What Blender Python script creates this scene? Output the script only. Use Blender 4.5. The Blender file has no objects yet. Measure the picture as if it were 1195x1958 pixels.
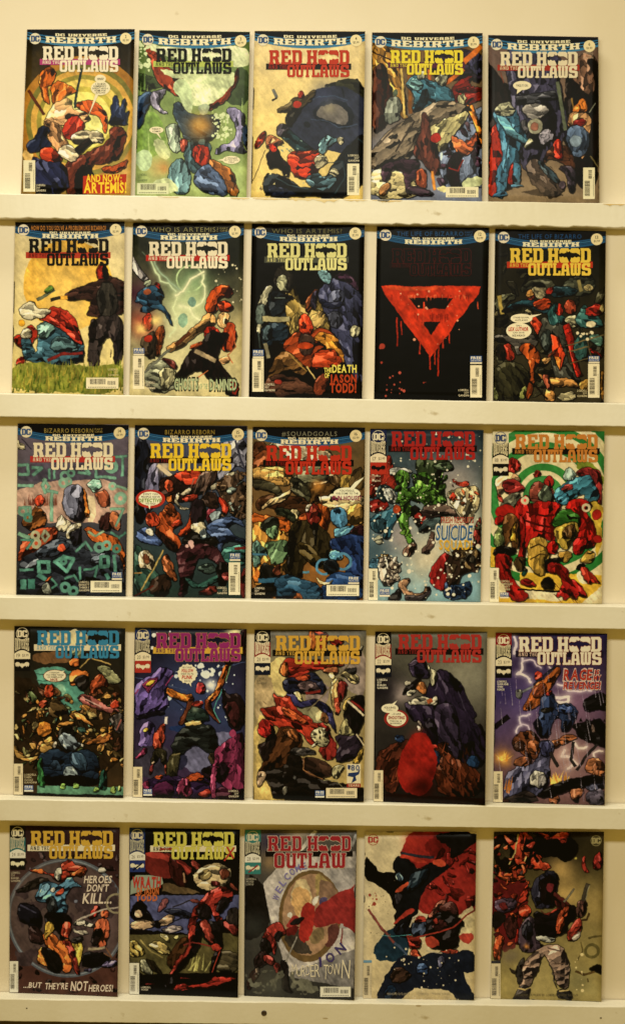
import bpy, math, random
import numpy as np
from mathutils import Vector, Matrix
from mathutils.geometry import tessellate_polygon

# ------------------------------------------------------------------ camera, light, exposure
S = bpy.context.scene
COL = S.collection
D = 2.0                      # lens to wall, metres
PX = 1265.0                  # photograph pixels per metre on the wall
PPX, PPY = 597.5, 790.0      # where the lens axis meets the wall (photograph pixels)
ROLL = math.radians(0.90)
CA, SA = math.cos(ROLL), math.sin(ROLL)

def P(x, y, d=0.0):
    """photograph position -> point standing d metres in front of the wall (wall = plane y 0)"""
    a, b = x - PPX, y - PPY
    X = CA * a + SA * b
    Y = -SA * a + CA * b
    k = (D - d) / D / PX
    return Vector((X * k, -d, -Y * k))

cam_d = bpy.data.cameras.new('camera')
cam = bpy.data.objects.new('camera', cam_d)
COL.objects.link(cam)
cam_d.sensor_fit = 'VERTICAL'
cam_d.sensor_height = 36.0
cam_d.lens = 36.0 * D * PX / 1958.0
cam_d.shift_y = -(979.0 - PPY) / 1958.0
cam_d.clip_start = 0.05
cam_d.clip_end = 60
cam.matrix_world = Matrix.Translation((0, -D, 0)) @ Matrix.Rotation(-ROLL, 4, 'Y') @ Matrix.Rotation(math.pi / 2, 4, 'X')
cam_d.dof.use_dof = True
cam_d.dof.focus_distance = D - 0.20
cam_d.dof.aperture_fstop = 6.3
S.camera = cam

wd = bpy.data.worlds.new('World')
S.world = wd
wd.use_nodes = True
wd.node_tree.nodes['Background'].inputs[0].default_value = (1.0, 0.67, 0.12, 1)
wd.node_tree.nodes['Background'].inputs[1].default_value = 0.335

def lamp(name, loc, target, sx, sy, power, col):
    l = bpy.data.lights.new(name, 'AREA')
    l.shape = 'RECTANGLE'
    l.size, l.size_y = sx, sy
    l.energy = power
    l.color = col
    o = bpy.data.objects.new(name, l)
    COL.objects.link(o)
    o.location = loc
    o.rotation_euler = (Vector(target) - Vector(loc)).to_track_quat('-Z', 'Y').to_euler()
    return o
lamp('shelf_lamp', (-0.15, -1.2, 0.74), (-0.15, -0.90, -0.2), 1.1, 0.16, 22, (1.0, 0.97, 0.77))
lamp('ceiling_lamp', (-0.75, -0.62, 2.60), (-0.75, -0.5, 0), 0.9, 0.35, 42, (1.0, 0.94, 0.74))

S.view_settings.view_transform = 'Standard'
S.view_settings.look = 'None'
S.view_settings.exposure = 0
S.view_settings.gamma = 1
S.view_settings.use_curve_mapping = False
S.cycles.max_bounces = 6
S.cycles.use_denoising = True

# ------------------------------------------------------------------ colour
def lin(c):
    c = np.asarray(c, float) / 255.0
    return np.where(c <= 0.04045, c / 12.92, ((c + 0.055) / 1.055) ** 2.4)
def enc(c):
    c = np.clip(c, 0, 1)
    return np.where(c <= 0.0031308, c * 12.92, 1.055 * c ** (1 / 2.4) - 0.055)
def hx(h):
    return tuple(int(h[i:i + 2], 16) for i in (0, 2, 4))
WHITE = [(242, 220, 172), (236, 218, 170), (228, 210, 160), (212, 194, 142), (194, 172, 116)]
def albedo(c, row):
    """colour as the warm room light shows it -> colour of the ink itself"""
    c = np.clip((np.asarray(c, float) - 8) * 1.045 * np.array((1.03, .97, .82)), 0, 255)
    if row >= 2:
        g = (c * np.array((.35, .5, .15))).sum(-1, keepdims=True)
        k = .08 if row == 2 else .15
        c = c * (1 - k) + g * k * np.array((1.06, 1.0, .78))
    a = lin(c) / lin(WHITE[row]) * np.array((0.78, 0.74, 0.65))
    return np.clip(a, 0.0025, 0.86)

MATS = {}
def ink(h, row, rough=0.38):
    key = (h, row, rough)
    if key not in MATS:
        m = bpy.data.materials.new('ink_' + h)
        m.use_nodes = True
        nt = m.node_tree
        b = nt.nodes['Principled BSDF']
        a = albedo(hx(h), row)
        # slight unevenness of the print
        tc = nt.nodes.new('ShaderNodeTexCoord')
        nz = nt.nodes.new('ShaderNodeTexNoise')
        nz.inputs['Scale'].default_value = 140
        nt.links.new(tc.outputs['Object'], nz.inputs['Vector'])
        mx = nt.nodes.new('ShaderNodeMix')
        mx.data_type = 'RGBA'
        mx.inputs[6].default_value = (*(a * 0.90), 1)
        mx.inputs[7].default_value = (*np.clip(a * 1.08, 0, 0.88), 1)
        nt.links.new(nz.outputs['Fac'], mx.inputs[0])
        nt.links.new(mx.outputs[2], b.inputs['Base Color'])
        b.inputs['Roughness'].default_value = rough
        b.inputs['Specular IOR Level'].default_value = 0.09
        MATS[key] = m
    return MATS[key]

def paint_mat(name, base, dirt, bump=0.06, rough=0.5):
    m = bpy.data.materials.new(name)
    m.use_nodes = True
    nt = m.node_tree
    b = nt.nodes['Principled BSDF']
    tc = nt.nodes.new('ShaderNodeTexCoord')
    n1 = nt.nodes.new('ShaderNodeTexNoise')
    n1.inputs['Scale'].default_value = 5
    n1.inputs['Detail'].default_value = 6
    n1.inputs['Roughness'].default_value = 0.6
    r1 = nt.nodes.new('ShaderNodeValToRGB')
    r1.color_ramp.elements[0].position = 0.38
    r1.color_ramp.elements[1].position = 0.66
    r1.color_ramp.elements[0].color = (*base, 1)
    r1.color_ramp.elements[1].color = (*dirt, 1)
    n3 = nt.nodes.new('ShaderNodeTexNoise')          # small scuffs
    n3.inputs['Scale'].default_value = 34
    n3.inputs['Detail'].default_value = 3
    r3 = nt.nodes.new('ShaderNodeValToRGB')
    r3.color_ramp.elements[0].position = 0.71
    r3.color_ramp.elements[1].position = 0.78
    mx = nt.nodes.new('ShaderNodeMix')
    mx.data_type = 'RGBA'
    mx.inputs[7].default_value = (dirt[0] * .72, dirt[1] * .66, dirt[2] * .55, 1)
    n2 = nt.nodes.new('ShaderNodeTexNoise')
    n2.inputs['Scale'].default_value = 160
    n2.inputs['Detail'].default_value = 3
    bp = nt.nodes.new('ShaderNodeBump')
    bp.inputs['Strength'].default_value = bump
    bp.inputs['Distance'].default_value = 0.002
    for n in (n1, n2, n3):
        nt.links.new(tc.outputs['Object'], n.inputs['Vector'])
    nt.links.new(n1.outputs['Fac'], r1.inputs[0])
    nt.links.new(n3.outputs['Fac'], r3.inputs[0])
    nt.links.new(r3.outputs[0], mx.inputs[0])
    nt.links.new(r1.outputs[0], mx.inputs[6])
    nt.links.new(mx.outputs[2], b.inputs['Base Color'])
    nt.links.new(n2.outputs['Fac'], bp.inputs['Height'])
    nt.links.new(bp.outputs[0], b.inputs['Normal'])
    b.inputs['Roughness'].default_value = rough
    return m

# ------------------------------------------------------------------ objects
def link(name, verts, faces, mats, parent=None, origin=None, mi=None, smooth=False):
    o0 = Vector(origin) if origin is not None else Vector((0, 0, 0))
    me = bpy.data.meshes.new(name)
    me.from_pydata([tuple(Vector(v) - o0) for v in verts], [], faces)
    for m in (mats if isinstance(mats, (list, tuple)) else [mats]):
        me.materials.append(m)
    if mi is not None:
        me.polygons.foreach_set('material_index', mi)
    if smooth:
        me.polygons.foreach_set('use_smooth', [True] * len(me.polygons))
    o = bpy.data.objects.new(name, me)
    COL.objects.link(o)
    if parent is not None:
        o.parent = parent
    elif origin is not None:
        o.location = o0
    return o

def thing(name, label, cat, loc, group=None):
    o = bpy.data.objects.new(name, None)
    o.empty_display_size = 0.02
    COL.objects.link(o)
    o.location = loc
    o['label'] = label
    o['category'] = cat
    if group:
        o['group'] = group
    return o

# ------------------------------------------------------------------ wall and ledges
wall_m = paint_mat('wall_paint', (0.80, 0.72, 0.585), (0.77, 0.685, 0.535))
ledge_m = paint_mat('ledge_paint', (0.79, 0.75, 0.65), (0.72, 0.67, 0.54), 0.10)
dark_m = paint_mat('dark_brown', (0.05, 0.028, 0.014), (0.03, 0.017, 0.009))

def box_faces():
    return [(0, 1, 2, 3), (7, 6, 5, 4), (0, 4, 5, 1), (1, 5, 6, 2), (2, 6, 7, 3), (3, 7, 4, 0)]
w = link('wall', [(-3, 0, -1.02), (3, 0, -1.02), (3, 0, 2.0), (-3, 0, 2.0), (-3, .1, -1.02), (3, .1, -1.02), (3, .1, 2.0), (-3, .1, 2.0)], box_faces(), wall_m)
w['kind'] = 'structure'
sk = link('base_strip', [(-3, -0.012, -1.6), (3, -0.012, -1.6), (3, -0.012, -0.905), (-3, -0.012, -0.905), (-3, -0.001, -1.6), (3, -0.001, -1.6), (3, -0.001, -0.905), (-3, -0.001, -0.905)], box_faces(), dark_m)  # dark brown strip below the lowest ledge
sk['kind'] = 'structure'

LD = 0.0235                  # ledge depth
# front upper edge left/right, front lower edge left/right
LEDGE = [(369.5, 389, 416, 435), (751.5, 771.3, 796.8, 815.7), (1140.5, 1159.2, 1185, 1203.5), (1527.5, 1544.6, 1569.7, 1587), (1909.2, 1924.3, 1953, 1968)]
LLAB = ['topmost cream ledge with yellowed, chipped upper edge under the blue banner comics',
        'second cream ledge from the top, under the comic with a sun disc over grass',
        'middle cream ledge, under the comic overlaid with turquoise symbols',
        'fourth cream ledge from the top, under the comic with a bright blue title',
        'lowest cream ledge, with a dark screw hole in its front and grey scuffs']
LTOP = []                    # two points of the top plane of every ledge (left, right)
rng = random.Random(4)
for k, (tl, tr, bl, br) in enumerate(LEDGE):
    A, B = P(0, tl, LD), P(1195, tr, LD)
    Cc, E = P(0, bl, LD), P(1195, br, LD)
    def ext(a, b, t): return a + (b - a) * t
    n = 240
    LTOP.append((A.copy(), B.copy()))
    root = thing('display_ledge', LLAB[k], 'ledge', (0, -LD / 2, (A.z + B.z) / 2), 'ledges holding the comic books')
    verts, faces = [], []
    sec = []
    bev = 0.0016
    for i in range(n + 1):
        t = -0.35 + 1.7 * i / n
        zt, zb, x = ext(A, B, t).z, ext(Cc, E, t).z, ext(A, B, t).x
        w1 = 0.00016 * math.sin(i * .31 + k) + rng.uniform(-1, 1) * 0.00012
        w2 = rng.uniform(-1, 1) * (0.0011 if k == 0 else 0.0002)
        pts = [(-0.0018, zt), (-LD + bev * 1.6, zt + w1), (-LD + bev * .5, zt - bev * .3 + w1), (-LD + w1, zt - bev + w1), (-LD, zb + bev * .7 + w2), (-LD + bev * .7, zb + w2), (-0.0018, zb)]
        for (y, z) in pts:
            verts.append((x, y, z))
    m = 7
    for i in range(n):
        for j in range(m):
            a, b = i * m + j, i * m + (j + 1) % m
            faces.append((a, b, b + m, a + m))
    faces.append(tuple(range(m)))
    faces.append(tuple(reversed(range(n * m, n * m + m))))
    link('board', verts, faces, ledge_m, root, root.location)
    if k == 0:               # yellowed glue and chips along the top edge
        st = paint_mat('old_glue', (0.62, 0.42, 0.13), (0.72, 0.60, 0.34), 0.2)
        for (xa, xb, hh) in [(482, 560, 4), (548, 600, 5), (596, 650, 7), (655, 705, 3.5), (708, 770, 4), (440, 478, 3), (300, 345, 2), (720, 745, 6), (1150, 1195, 4), (790, 830, 2.5)]:
            nn, base = 9, 0
            vs, fs = [], []
            for i in range(nn + 1):
                x = xa + (xb - xa) * i / nn
                yt = tl + (tr - tl) * x / 1195
                e = math.sin(math.pi * i / nn) ** .5
                vs.append(P(x, yt + 1.4, LD + .0004))
                vs.append(P(x, yt + 1.4 + (hh * e * rng.uniform(.35, 1)), LD + .0004))
            for i in range(nn):
                a = base + 2 * i
                fs.append((a, a + 1, a + 3, a + 2))
            link('glue_stain', vs, fs, st, root, root.location)
    if k == 4:
        c = P(505, 1937, LD)
        vs, fs = [], []
        R = 0.0042
        for i in range(20):
            a = 2 * math.pi * i / 20
            vs += [(c.x + R * math.cos(a), -LD - .0005, c.z + R * math.sin(a)), (c.x + R * .8 * math.cos(a), -LD - .0012, c.z + R * .8 * math.sin(a)), (c.x + R * .45 * math.cos(a), -LD - .0007, c.z + R * .45 * math.sin(a))]
        for i in range(20):
            a, b = 3 * i, 3 * ((i + 1) % 20)
            fs += [(a, a + 1, b + 1, b), (a + 1, a + 2, b + 2, b + 1)]
        fs.append(tuple(3 * i + 2 for i in range(20)))
        link('screw', vs, fs, dark_m, root, root.location)
        for (x, y, rx, ry) in [(1148, 1946.5, 2.0, 1.2), (52, 1928, 1.4, 1.2), (800, 1923, 5, 1.3), (622, 1947, 5, 1.0)]:
            vs = [P(x + rx * math.cos(i * .785) * (1 + .3 * (i % 2)), y + ry * math.sin(i * .785), LD + .0004) for i in range(8)]
            link('chip', vs, [tuple(range(8))], dark_m if rx < 3 else paint_mat('scuff', (0.42, 0.33, 0.2), (0.5, 0.4, 0.25)), root, root.location)

# ------------------------------------------------------------------ lettering: slab capitals, drawn here
SL = {
'H': [[0,0,.44,0,.44,.14,.36,.14,.36,.41,.64,.41,.64,.14,.56,.14,.56,0,1,0,1,.14,.93,.14,.93,.86,1,.86,1,1,.56,1,.56,.86,.64,.86,.64,.59,.36,.59,.36,.86,.44,.86,.44,1,0,1,0,.86,.07,.86,.07,.14,0,.14]],
'R': [[0,0,.43,0,.43,.13,.36,.13,.36,.40,.48,.40,.58,.26,.6,0,1,0,1,.13,.92,.13,.9,.3,.8,.46,.93,.57,.93,.87,.8,1,0,1,0,.87,.07,.87,.07,.13,0,.13],[.36,.56,.58,.56,.64,.62,.64,.78,.58,.84,.36,.84]],
'E': [[0,0,.97,0,.97,.34,.74,.34,.70,.16,.36,.16,.36,.42,.66,.42,.66,.6,.36,.6,.36,.84,.68,.84,.72,.68,.93,.68,.93,1,0,1,0,.87,.07,.87,.07,.13,0,.13]],
'D': [[0,0,.8,0,.97,.15,.97,.85,.8,1,0,1,0,.87,.07,.87,.07,.13,0,.13],[.36,.16,.6,.16,.67,.23,.67,.77,.6,.84,.36,.84]],
'O': [[.16,0,.84,0,1,.13,1,.87,.84,1,.16,1,0,.87,0,.13],[.37,.16,.63,.16,.7,.22,.7,.78,.63,.84,.37,.84,.3,.78,.3,.22]],
'U': [[0,1,.43,1,.43,.87,.36,.87,.36,.22,.42,.16,.6,.16,.66,.22,.66,.87,.6,.87,.6,1,1,1,1,.87,.94,.87,.94,.14,.8,0,.22,0,.08,.14,.08,.87,0,.87]],
'T': [[0,1,0,.64,.2,.64,.24,.84,.36,.84,.36,.13,.26,.13,.26,0,.74,0,.74,.13,.64,.13,.64,.84,.76,.84,.8,.64,1,.64,1,1]],
'L': [[0,0,.97,0,.97,.36,.74,.36,.70,.16,.36,.16,.36,.87,.44,.87,.44,1,0,1,0,.87,.07,.87,.07,.13,0,.13]],
'A': [[0,0,.4,0,.4,.13,.34,.13,.36,.32,.64,.32,.66,.13,.6,.13,.6,0,1,0,1,.13,.95,.13,.86,.82,.74,1,.26,1,.14,.82,.05,.13,0,.13],[.38,.47,.62,.47,.59,.83,.41,.83]],
'W': [[0,1,.32,1,.32,.87,.27,.87,.28,.2,.31,.16,.36,.16,.39,.2,.4,1,.6,1,.61,.2,.64,.16,.69,.16,.72,.2,.73,.87,.68,.87,.68,1,1,1,1,.87,.95,.87,.94,.12,.84,0,.58,0,.5,.07,.42,0,.16,0,.06,.12,.05,.87,0,.87]],
'S': [[.03,0,.82,0,.98,.13,.98,.5,.85,.59,.36,.62,.33,.66,.33,.79,.4,.84,.56,.84,.66,.7,.9,.7,.92,1,.2,1,.03,.87,.03,.56,.17,.45,.64,.41,.69,.36,.69,.22,.63,.16,.44,.16,.3,.32,.03,.32]],
'B': [[0,0,.8,0,.97,.13,.97,.42,.87,.51,.96,.6,.96,.87,.82,1,0,1,0,.87,.07,.87,.07,.13,0,.13],[.36,.15,.62,.15,.67,.2,.67,.38,.62,.43,.36,.43],[.36,.57,.62,.57,.66,.62,.66,.8,.62,.85,.36,.85]],
'I': [[0,0,1,0,1,.14,.74,.14,.74,.86,1,.86,1,1,0,1,0,.86,.26,.86,.26,.14,0,.14]],
'N': [[0,0,.4,0,.4,.13,.33,.13,.33,.58,.62,0,.92,0,.92,.87,1,.87,1,1,.6,1,.6,.87,.67,.87,.67,.42,.38,1,0,1,0,.87,.08,.87,.08,.13,0,.13]],
'C': [[.16,0,.84,0,1,.13,1,.4,.72,.4,.72,.22,.64,.16,.37,.16,.3,.22,.3,.78,.37,.84,.62,.84,.72,.68,.95,.68,.97,1,.16,1,0,.87,0,.13]],
'V': [[.36,0,.64,0,.94,.87,1,.87,1,1,.6,1,.6,.87,.66,.87,.5,.34,.34,.87,.4,.87,.4,1,0,1,0,.87,.06,.87]],
}
# the two round letters with the winged shape bitten out of them
SLB = [[[0,.64,.18,.70,.42,.66,.62,.70,.70,.86,.78,.76,.90,.76,1,.86,.84,1,.16,1,0,.87]],
       [[0,.42,.14,.34,.30,.42,.50,.33,.68,.38,.84,.16,.90,.05,.84,0,.16,0,0,.13]],
       [[0,.84,.06,.74,.30,.68,.60,.70,.85,.62,1,.50,1,.87,.84,1,.16,1]],
       [[.06,.12,.14,.34,.32,.31,.46,.40,.66,.34,.84,.40,1,.38,1,.13,.84,0,.16,0]]]

def loops(poly): return [[(p[i], p[i + 1]) for i in range(0, len(p), 2)] for p in poly]
def offset_loop(lp, d):
    a = sum(lp[i - 1][0] * lp[i][1] - lp[i][0] * lp[i - 1][1] for i in range(len(lp)))
    if a < 0: d = -d
    out, n = [], len(lp)
    for i in range(n):
        p0, p1, p2 = lp[i - 1], lp[i], lp[(i + 1) % n]
        def nrm(p, q):
            dx, dy = q[0] - p[0], q[1] - p[1]
            l = math.hypot(dx, dy) or 1
            return dy / l, -dx / l
        n1, n2 = nrm(p0, p1), nrm(p1, p2)
        k = 1 + n1[0] * n2[0] + n1[1] * n2[1]
        k = max(k, .5)
        out.append((p1[0] + d * (n1[0] + n2[0]) / k, p1[1] + d * (n1[1] + n2[1]) / k))
    return out

class Sheet:                 # flat shapes gathered in one mesh (picture coordinates)
    def __init__(s): s.v, s.f, s.m = [], [], []
    def loops(s, lps, mi=0):
        tri = tessellate_polygon([[Vector((x, y, 0)) for x, y in l] for l in lps])
        b = len(s.v)
        for l in lps: s.v += l
        for t in tri:
            s.f.append(tuple(b + i for i in t)); s.m.append(mi)
    def grid(s, x0, y0, x1, y1, nx=1, ny=1, mi=0):
        b = len(s.v)
        for j in range(ny + 1):
            for i in range(nx + 1):
                s.v.append((x0 + (x1 - x0) * i / nx, y0 + (y1 - y0) * j / ny))
        for j in range(ny):
            for i in range(nx):
                a = b + j * (nx + 1) + i
                s.f.append((a, a + 1, a + nx + 2, a + nx + 1)); s.m.append(mi)
    def band(s, xs, ya, yb, mi=0):
        b = len(s.v)
        for x, p, q in zip(xs, ya, yb): s.v += [(x, p), (x, q)]
        for i in range(len(xs) - 1):
            a = b + 2 * i
            s.f.append((a, a + 2, a + 3, a + 1)); s.m.append(mi)
    def ell(s, cx, cy, rx, ry, n=28, mi=0, wob=0, rag=0):
        b = len(s.v)
        s.v.append((cx, cy))
        for i in range(n):
            a = 2 * math.pi * i / n
            r = 1 + wob * math.sin(3 * a + cx) + rag * (i % 2)
            s.v.append((cx + rx * r * math.cos(a), cy + ry * r * math.sin(a)))
        for i in range(n):
            s.f.append((b, b + 1 + i, b + 1 + (i + 1) % n)); s.m.append(mi)
    def slab(s, ch, x0, y0, x1, y1, off=0, mi=0, poly=None):
        lps = loops(poly or SL[ch])
        q = [[(x0 + (x1 - x0) * x, y1 + (y0 - y1) * y) for x, y in l] for l in lps]
        if off: q = [offset_loop(l, off if i == 0 else -off) for i, l in enumerate(q)]
        s.loops(q, mi)
    def word(s, txt, x0, y0, x1, y1, off=0, gap=.1, mi=0):
        n = len(txt)
        ws = [.45 if c == ' ' else (.7 if c == 'I' else 1) for c in txt]
        u = (x1 - x0) / (sum(ws) + gap * (n - 1))
        x = x0
        for c, wd_ in zip(txt, ws):
            if c != ' ': s.slab(c, x, y0, x + u * wd_, y1, off, mi)
            x += u * (wd_ + gap)
    def bend(s, xc, hw, amt):
        s.v = [(x, y + amt * (1 - ((x - xc) / hw) ** 2)) for x, y in s.v]

GL = {}
def glyph(ch, bold):
    key = (ch, bold)
    if key not in GL:
        cu = bpy.data.curves.new('glyph', 'FONT')
        cu.body = ch
        cu.resolution_u = 2
        cu.offset = bold
        o = bpy.data.objects.new('glyph', cu)
        me = bpy.data.meshes.new_from_object(o)
        v = [(q.co.x, q.co.y) for q in me.vertices]
        f = [tuple(p.vertices) for p in me.polygons]
        xs = [q[0] for q in v] or [0, .3]
        x0 = min(xs)
        GL[key] = ([(x - x0, y) for x, y in v], f, max(xs) - x0)
        bpy.data.objects.remove(o); bpy.data.curves.remove(cu); bpy.data.meshes.remove(me)
    return GL[key]
def type_line(sh, txt, x0, y0, x1, y1, bold=.012, ital=0, gap=.09, rot=0, mi=0):
    """text fitted into a box (top y0, base y1)"""
    vs, fs, x = [], [], 0
    for c in txt:
        if c == ' ':
            x += .32; continue
        v, f, w_ = glyph(c, bold)
        b = len(vs)
        vs += [(px + x, py) for px, py in v]
        fs += [tuple(b + i for i in t) for t in f]
        x += w_ + gap
    x -= gap
    base = len(sh.v)
    hgt = .70
    cx, cy = (x0 + x1) / 2, (y0 + y1) / 2
    for px, py in vs:
        q = x0 + (px + ital * (py - .35)) / x * (x1 - x0)
        r = y1 + (y0 - y1) * py / hgt
        if rot:
            c_, s_ = math.cos(rot), math.sin(rot)
            q, r = cx + c_ * (q - cx) - s_ * (r - cy), cy + s_ * (q - cx) + c_ * (r - cy)
        sh.v.append((q, r))
    for t in fs:
        sh.f.append(tuple(base + i for i in t)); sh.m.append(mi)

# ------------------------------------------------------------------ printed pictures (painted in memory, abstract colour masses)
TW, TH = 330, 508
def vnoise(cell, seed, w=TW, h=TH):
    r = np.random.RandomState(seed)
    gw, gh = int(w / cell) + 3, int(h / cell) + 3
    g = r.rand(gh, gw)
    y, x = np.arange(h) / cell, np.arange(w) / cell
    yi, xi = y.astype(int), x.astype(int)
    fy, fx = y - yi, x - xi
    fy, fx = (fy * fy * (3 - 2 * fy))[:, None], (fx * fx * (3 - 2 * fx))[None, :]
    a, b = g[yi][:, xi], g[yi][:, xi + 1]
    c, d = g[yi + 1][:, xi], g[yi + 1][:, xi + 1]
    return (a * (1 - fx) + b * fx) * (1 - fy) + (c * (1 - fx) + d * fx) * fy
def fbm(cell, seed):
    return (vnoise(cell, seed) * .55 + vnoise(cell / 2.1, seed + 1) * .28 + vnoise(max(2, cell / 4.3), seed + 2) * .17)
def facets(w, h, cx, cy, ang, X, Y, seed):
    """jittered cells stretched along a direction: cell tone and distance to the nearest cell border"""
    c, s_ = math.cos(ang), math.sin(ang)
    U, V = (X * c + Y * s_) / cx, (-X * s_ + Y * c) / cy
    iu, iv = np.floor(U).astype(int), np.floor(V).astype(int)
    r = np.random.RandomState(seed)
    N = 128
    ju, jv, tone = r.rand(N, N), r.rand(N, N), r.rand(N, N)
    f1 = np.full(X.shape, 9.0); f2 = np.full(X.shape, 9.0); tn = np.zeros(X.shape); gd = np.zeros(X.shape)
    for a in (-1, 0, 1):
        for b in (-1, 0, 1):
            ka, kb = (iu + a) % N, (iv + b) % N
            du, dv = iu + a + ju[ka, kb] - U, iv + b + jv[ka, kb] - V
            d = np.hypot(du, dv)
            near = d < f1
            f2 = np.where(near, f1, np.minimum(f2, d))
            tn = np.where(near, tone[ka, kb], tn)
            gd = np.where(near, dv, gd)
            f1 = np.where(near, d, f1)
    return tn, f2 - f1, gd
def chaikin(p, n=2):
    p = np.asarray(p, float)
    for _ in range(n):
        q = np.roll(p, -1, 0)
        p = np.stack([p * .75 + q * .25, p * .25 + q * .75], 1).reshape(-1, 2)
    return p

class Book:
    def __init__(s, row, origin, scale, corners):
        s.row, s.o, s.sc = row, origin, scale
        s.c = np.array([(origin[0] + x * scale, origin[1] + y * scale) for x, y in corners])   # TL TR BR BL in photograph pixels
        s.layer = {}
        la, lb = LTOP[row]
        def zt(X): return la.z + (lb.z - la.z) * (X - la.x) / (lb.x - la.x)
        dep = [0.0042, 0.0085, 0.0115, 0.0042]
        for i in (2, 3):
            x, y = s.c[i]
            p0 = P(x, y, 0)
            if row >= 2:
                d = D * (1 - zt(p0.x) / p0.z)
                dep[i] = min(max(d, 0.0042), LD - .002)
            p = P(x, y, dep[i])
            s.c[i][1] += (p.z - zt(p.x) - .0003) * PX * D / (D - dep[i])
        s.dep = dep
        s.seed = int(abs(origin[0] * 7 + origin[1] * 13)) % 9973
        s.bow = [0.0016, -0.0012, 0.0022, 0.0008, -0.0006][s.seed % 5]
    def uv(s, x, y):
        """crop position -> position on the cover (0..1)"""
        px, py = s.o[0] + np.asarray(x, float) * s.sc, s.o[1] + np.asarray(y, float) * s.sc
        a, b, c, d = s.c
        u = np.full(px.shape, .5); v = np.full(px.shape, .5)
        for _ in range(5):
            X = a[0] * (1 - u) * (1 - v) + b[0] * u * (1 - v) + c[0] * u * v + d[0] * (1 - u) * v - px
            Y = a[1] * (1 - u) * (1 - v) + b[1] * u * (1 - v) + c[1] * u * v + d[1] * (1 - u) * v - py
            xu = (b[0] - a[0]) * (1 - v) + (c[0] - d[0]) * v; xv = (d[0] - a[0]) * (1 - u) + (c[0] - b[0]) * u
            yu = (b[1] - a[1]) * (1 - v) + (c[1] - d[1]) * v; yv = (d[1] - a[1]) * (1 - u) + (c[1] - b[1]) * u
            det = xu * yv - xv * yu
            u = u - (X * yv - Y * xv) / det
            v = v - (Y * xu - X * yu) / det
        return u, v
    def pt(s, u, v, off=0.0):
        a, b, c, d = s.c
        x = a[0] * (1 - u) * (1 - v) + b[0] * u * (1 - v) + c[0] * u * v + d[0] * (1 - u) * v
        y = a[1] * (1 - u) * (1 - v) + b[1] * u * (1 - v) + c[1] * u * v + d[1] * (1 - u) * v
        e = s.dep
        dd = e[0] * (1 - u) * (1 - v) + e[1] * u * (1 - v) + e[2] * u * v + e[3] * (1 - u) * v
        dd += s.bow * 4 * u * (1 - u) * (.4 + .6 * v) * (1 if s.bow > 0 else .7) + .0035 * max(0, u - .6) ** 2 * 4
        return P(x, y, dd + off)
    # --- picture
    def start(s):
        sd = s.seed
        s.img = np.zeros((TH, TW, 3))
        ty, tx = np.mgrid[0:TH, 0:TW]
        s.wx = tx + (fbm(46, sd) - .5) * 16 + (vnoise(7, sd + 9) - .5) * 3.2
        s.wy = ty + (fbm(46, sd + 20) - .5) * 16 + (vnoise(7, sd + 29) - .5) * 3.2
        s.tx, s.ty = tx.astype(float), ty.astype(float)
        s.n1, s.n2 = fbm(38, sd + 40), fbm(14, sd + 50)
        s.an = []
        for q in range(4):
            f = vnoise(8, sd + 70 + q) * .5 + vnoise(18, sd + 80 + q) * .5
            dy, dx = ((0, 1), (1, 1), (1, 0), (1, -1))[q]
            g = sum(np.roll(f, (dy * i, dx * i), (0, 1)) for i in range(0, 16, 2)) / 8
            g = (g - g.mean()) / g.std()
            s.an.append(g)
        s.vor = {}
        # streaks along a slanting brush direction
        k = .8
        s.n3 = vnoise(5, sd + 60)
        s.n3 = (s.n3 + np.roll(s.n3, (4, 3), (0, 1)) + np.roll(s.n3, (8, 6), (0, 1)) + np.roll(s.n3, (12, 9), (0, 1))) / 4
    def tex(s, pts):
        p = np.asarray(pts, float).reshape(-1, 2)
        u, v = s.uv(p[:, 0], p[:, 1])
        return np.stack([u * TW, v * TH], 1)
    def mask(s, q, warp=1.0):
        wx = s.tx + (s.wx - s.tx) * warp; wy = s.ty + (s.wy - s.ty) * warp
        x0, x1 = int(max(0, q[:, 0].min() - 14)), int(min(TW, q[:, 0].max() + 15))
        y0, y1 = int(max(0, q[:, 1].min() - 14)), int(min(TH, q[:, 1].max() + 15))
        M = np.zeros((TH, TW), bool)
        if x1 <= x0 or y1 <= y0: return M
        X, Y = wx[y0:y1, x0:x1], wy[y0:y1, x0:x1]
        m = np.zeros(X.shape, bool)
        for i in range(len(q)):
            ax, ay = q[i - 1]; bx, by = q[i]
            if ay == by: continue
            m ^= ((ay > Y) != (by > Y)) & (X < (bx - ax) * (Y - ay) / (by - ay) + ax)
        M[y0:y1, x0:x1] = m
        return M
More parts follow.
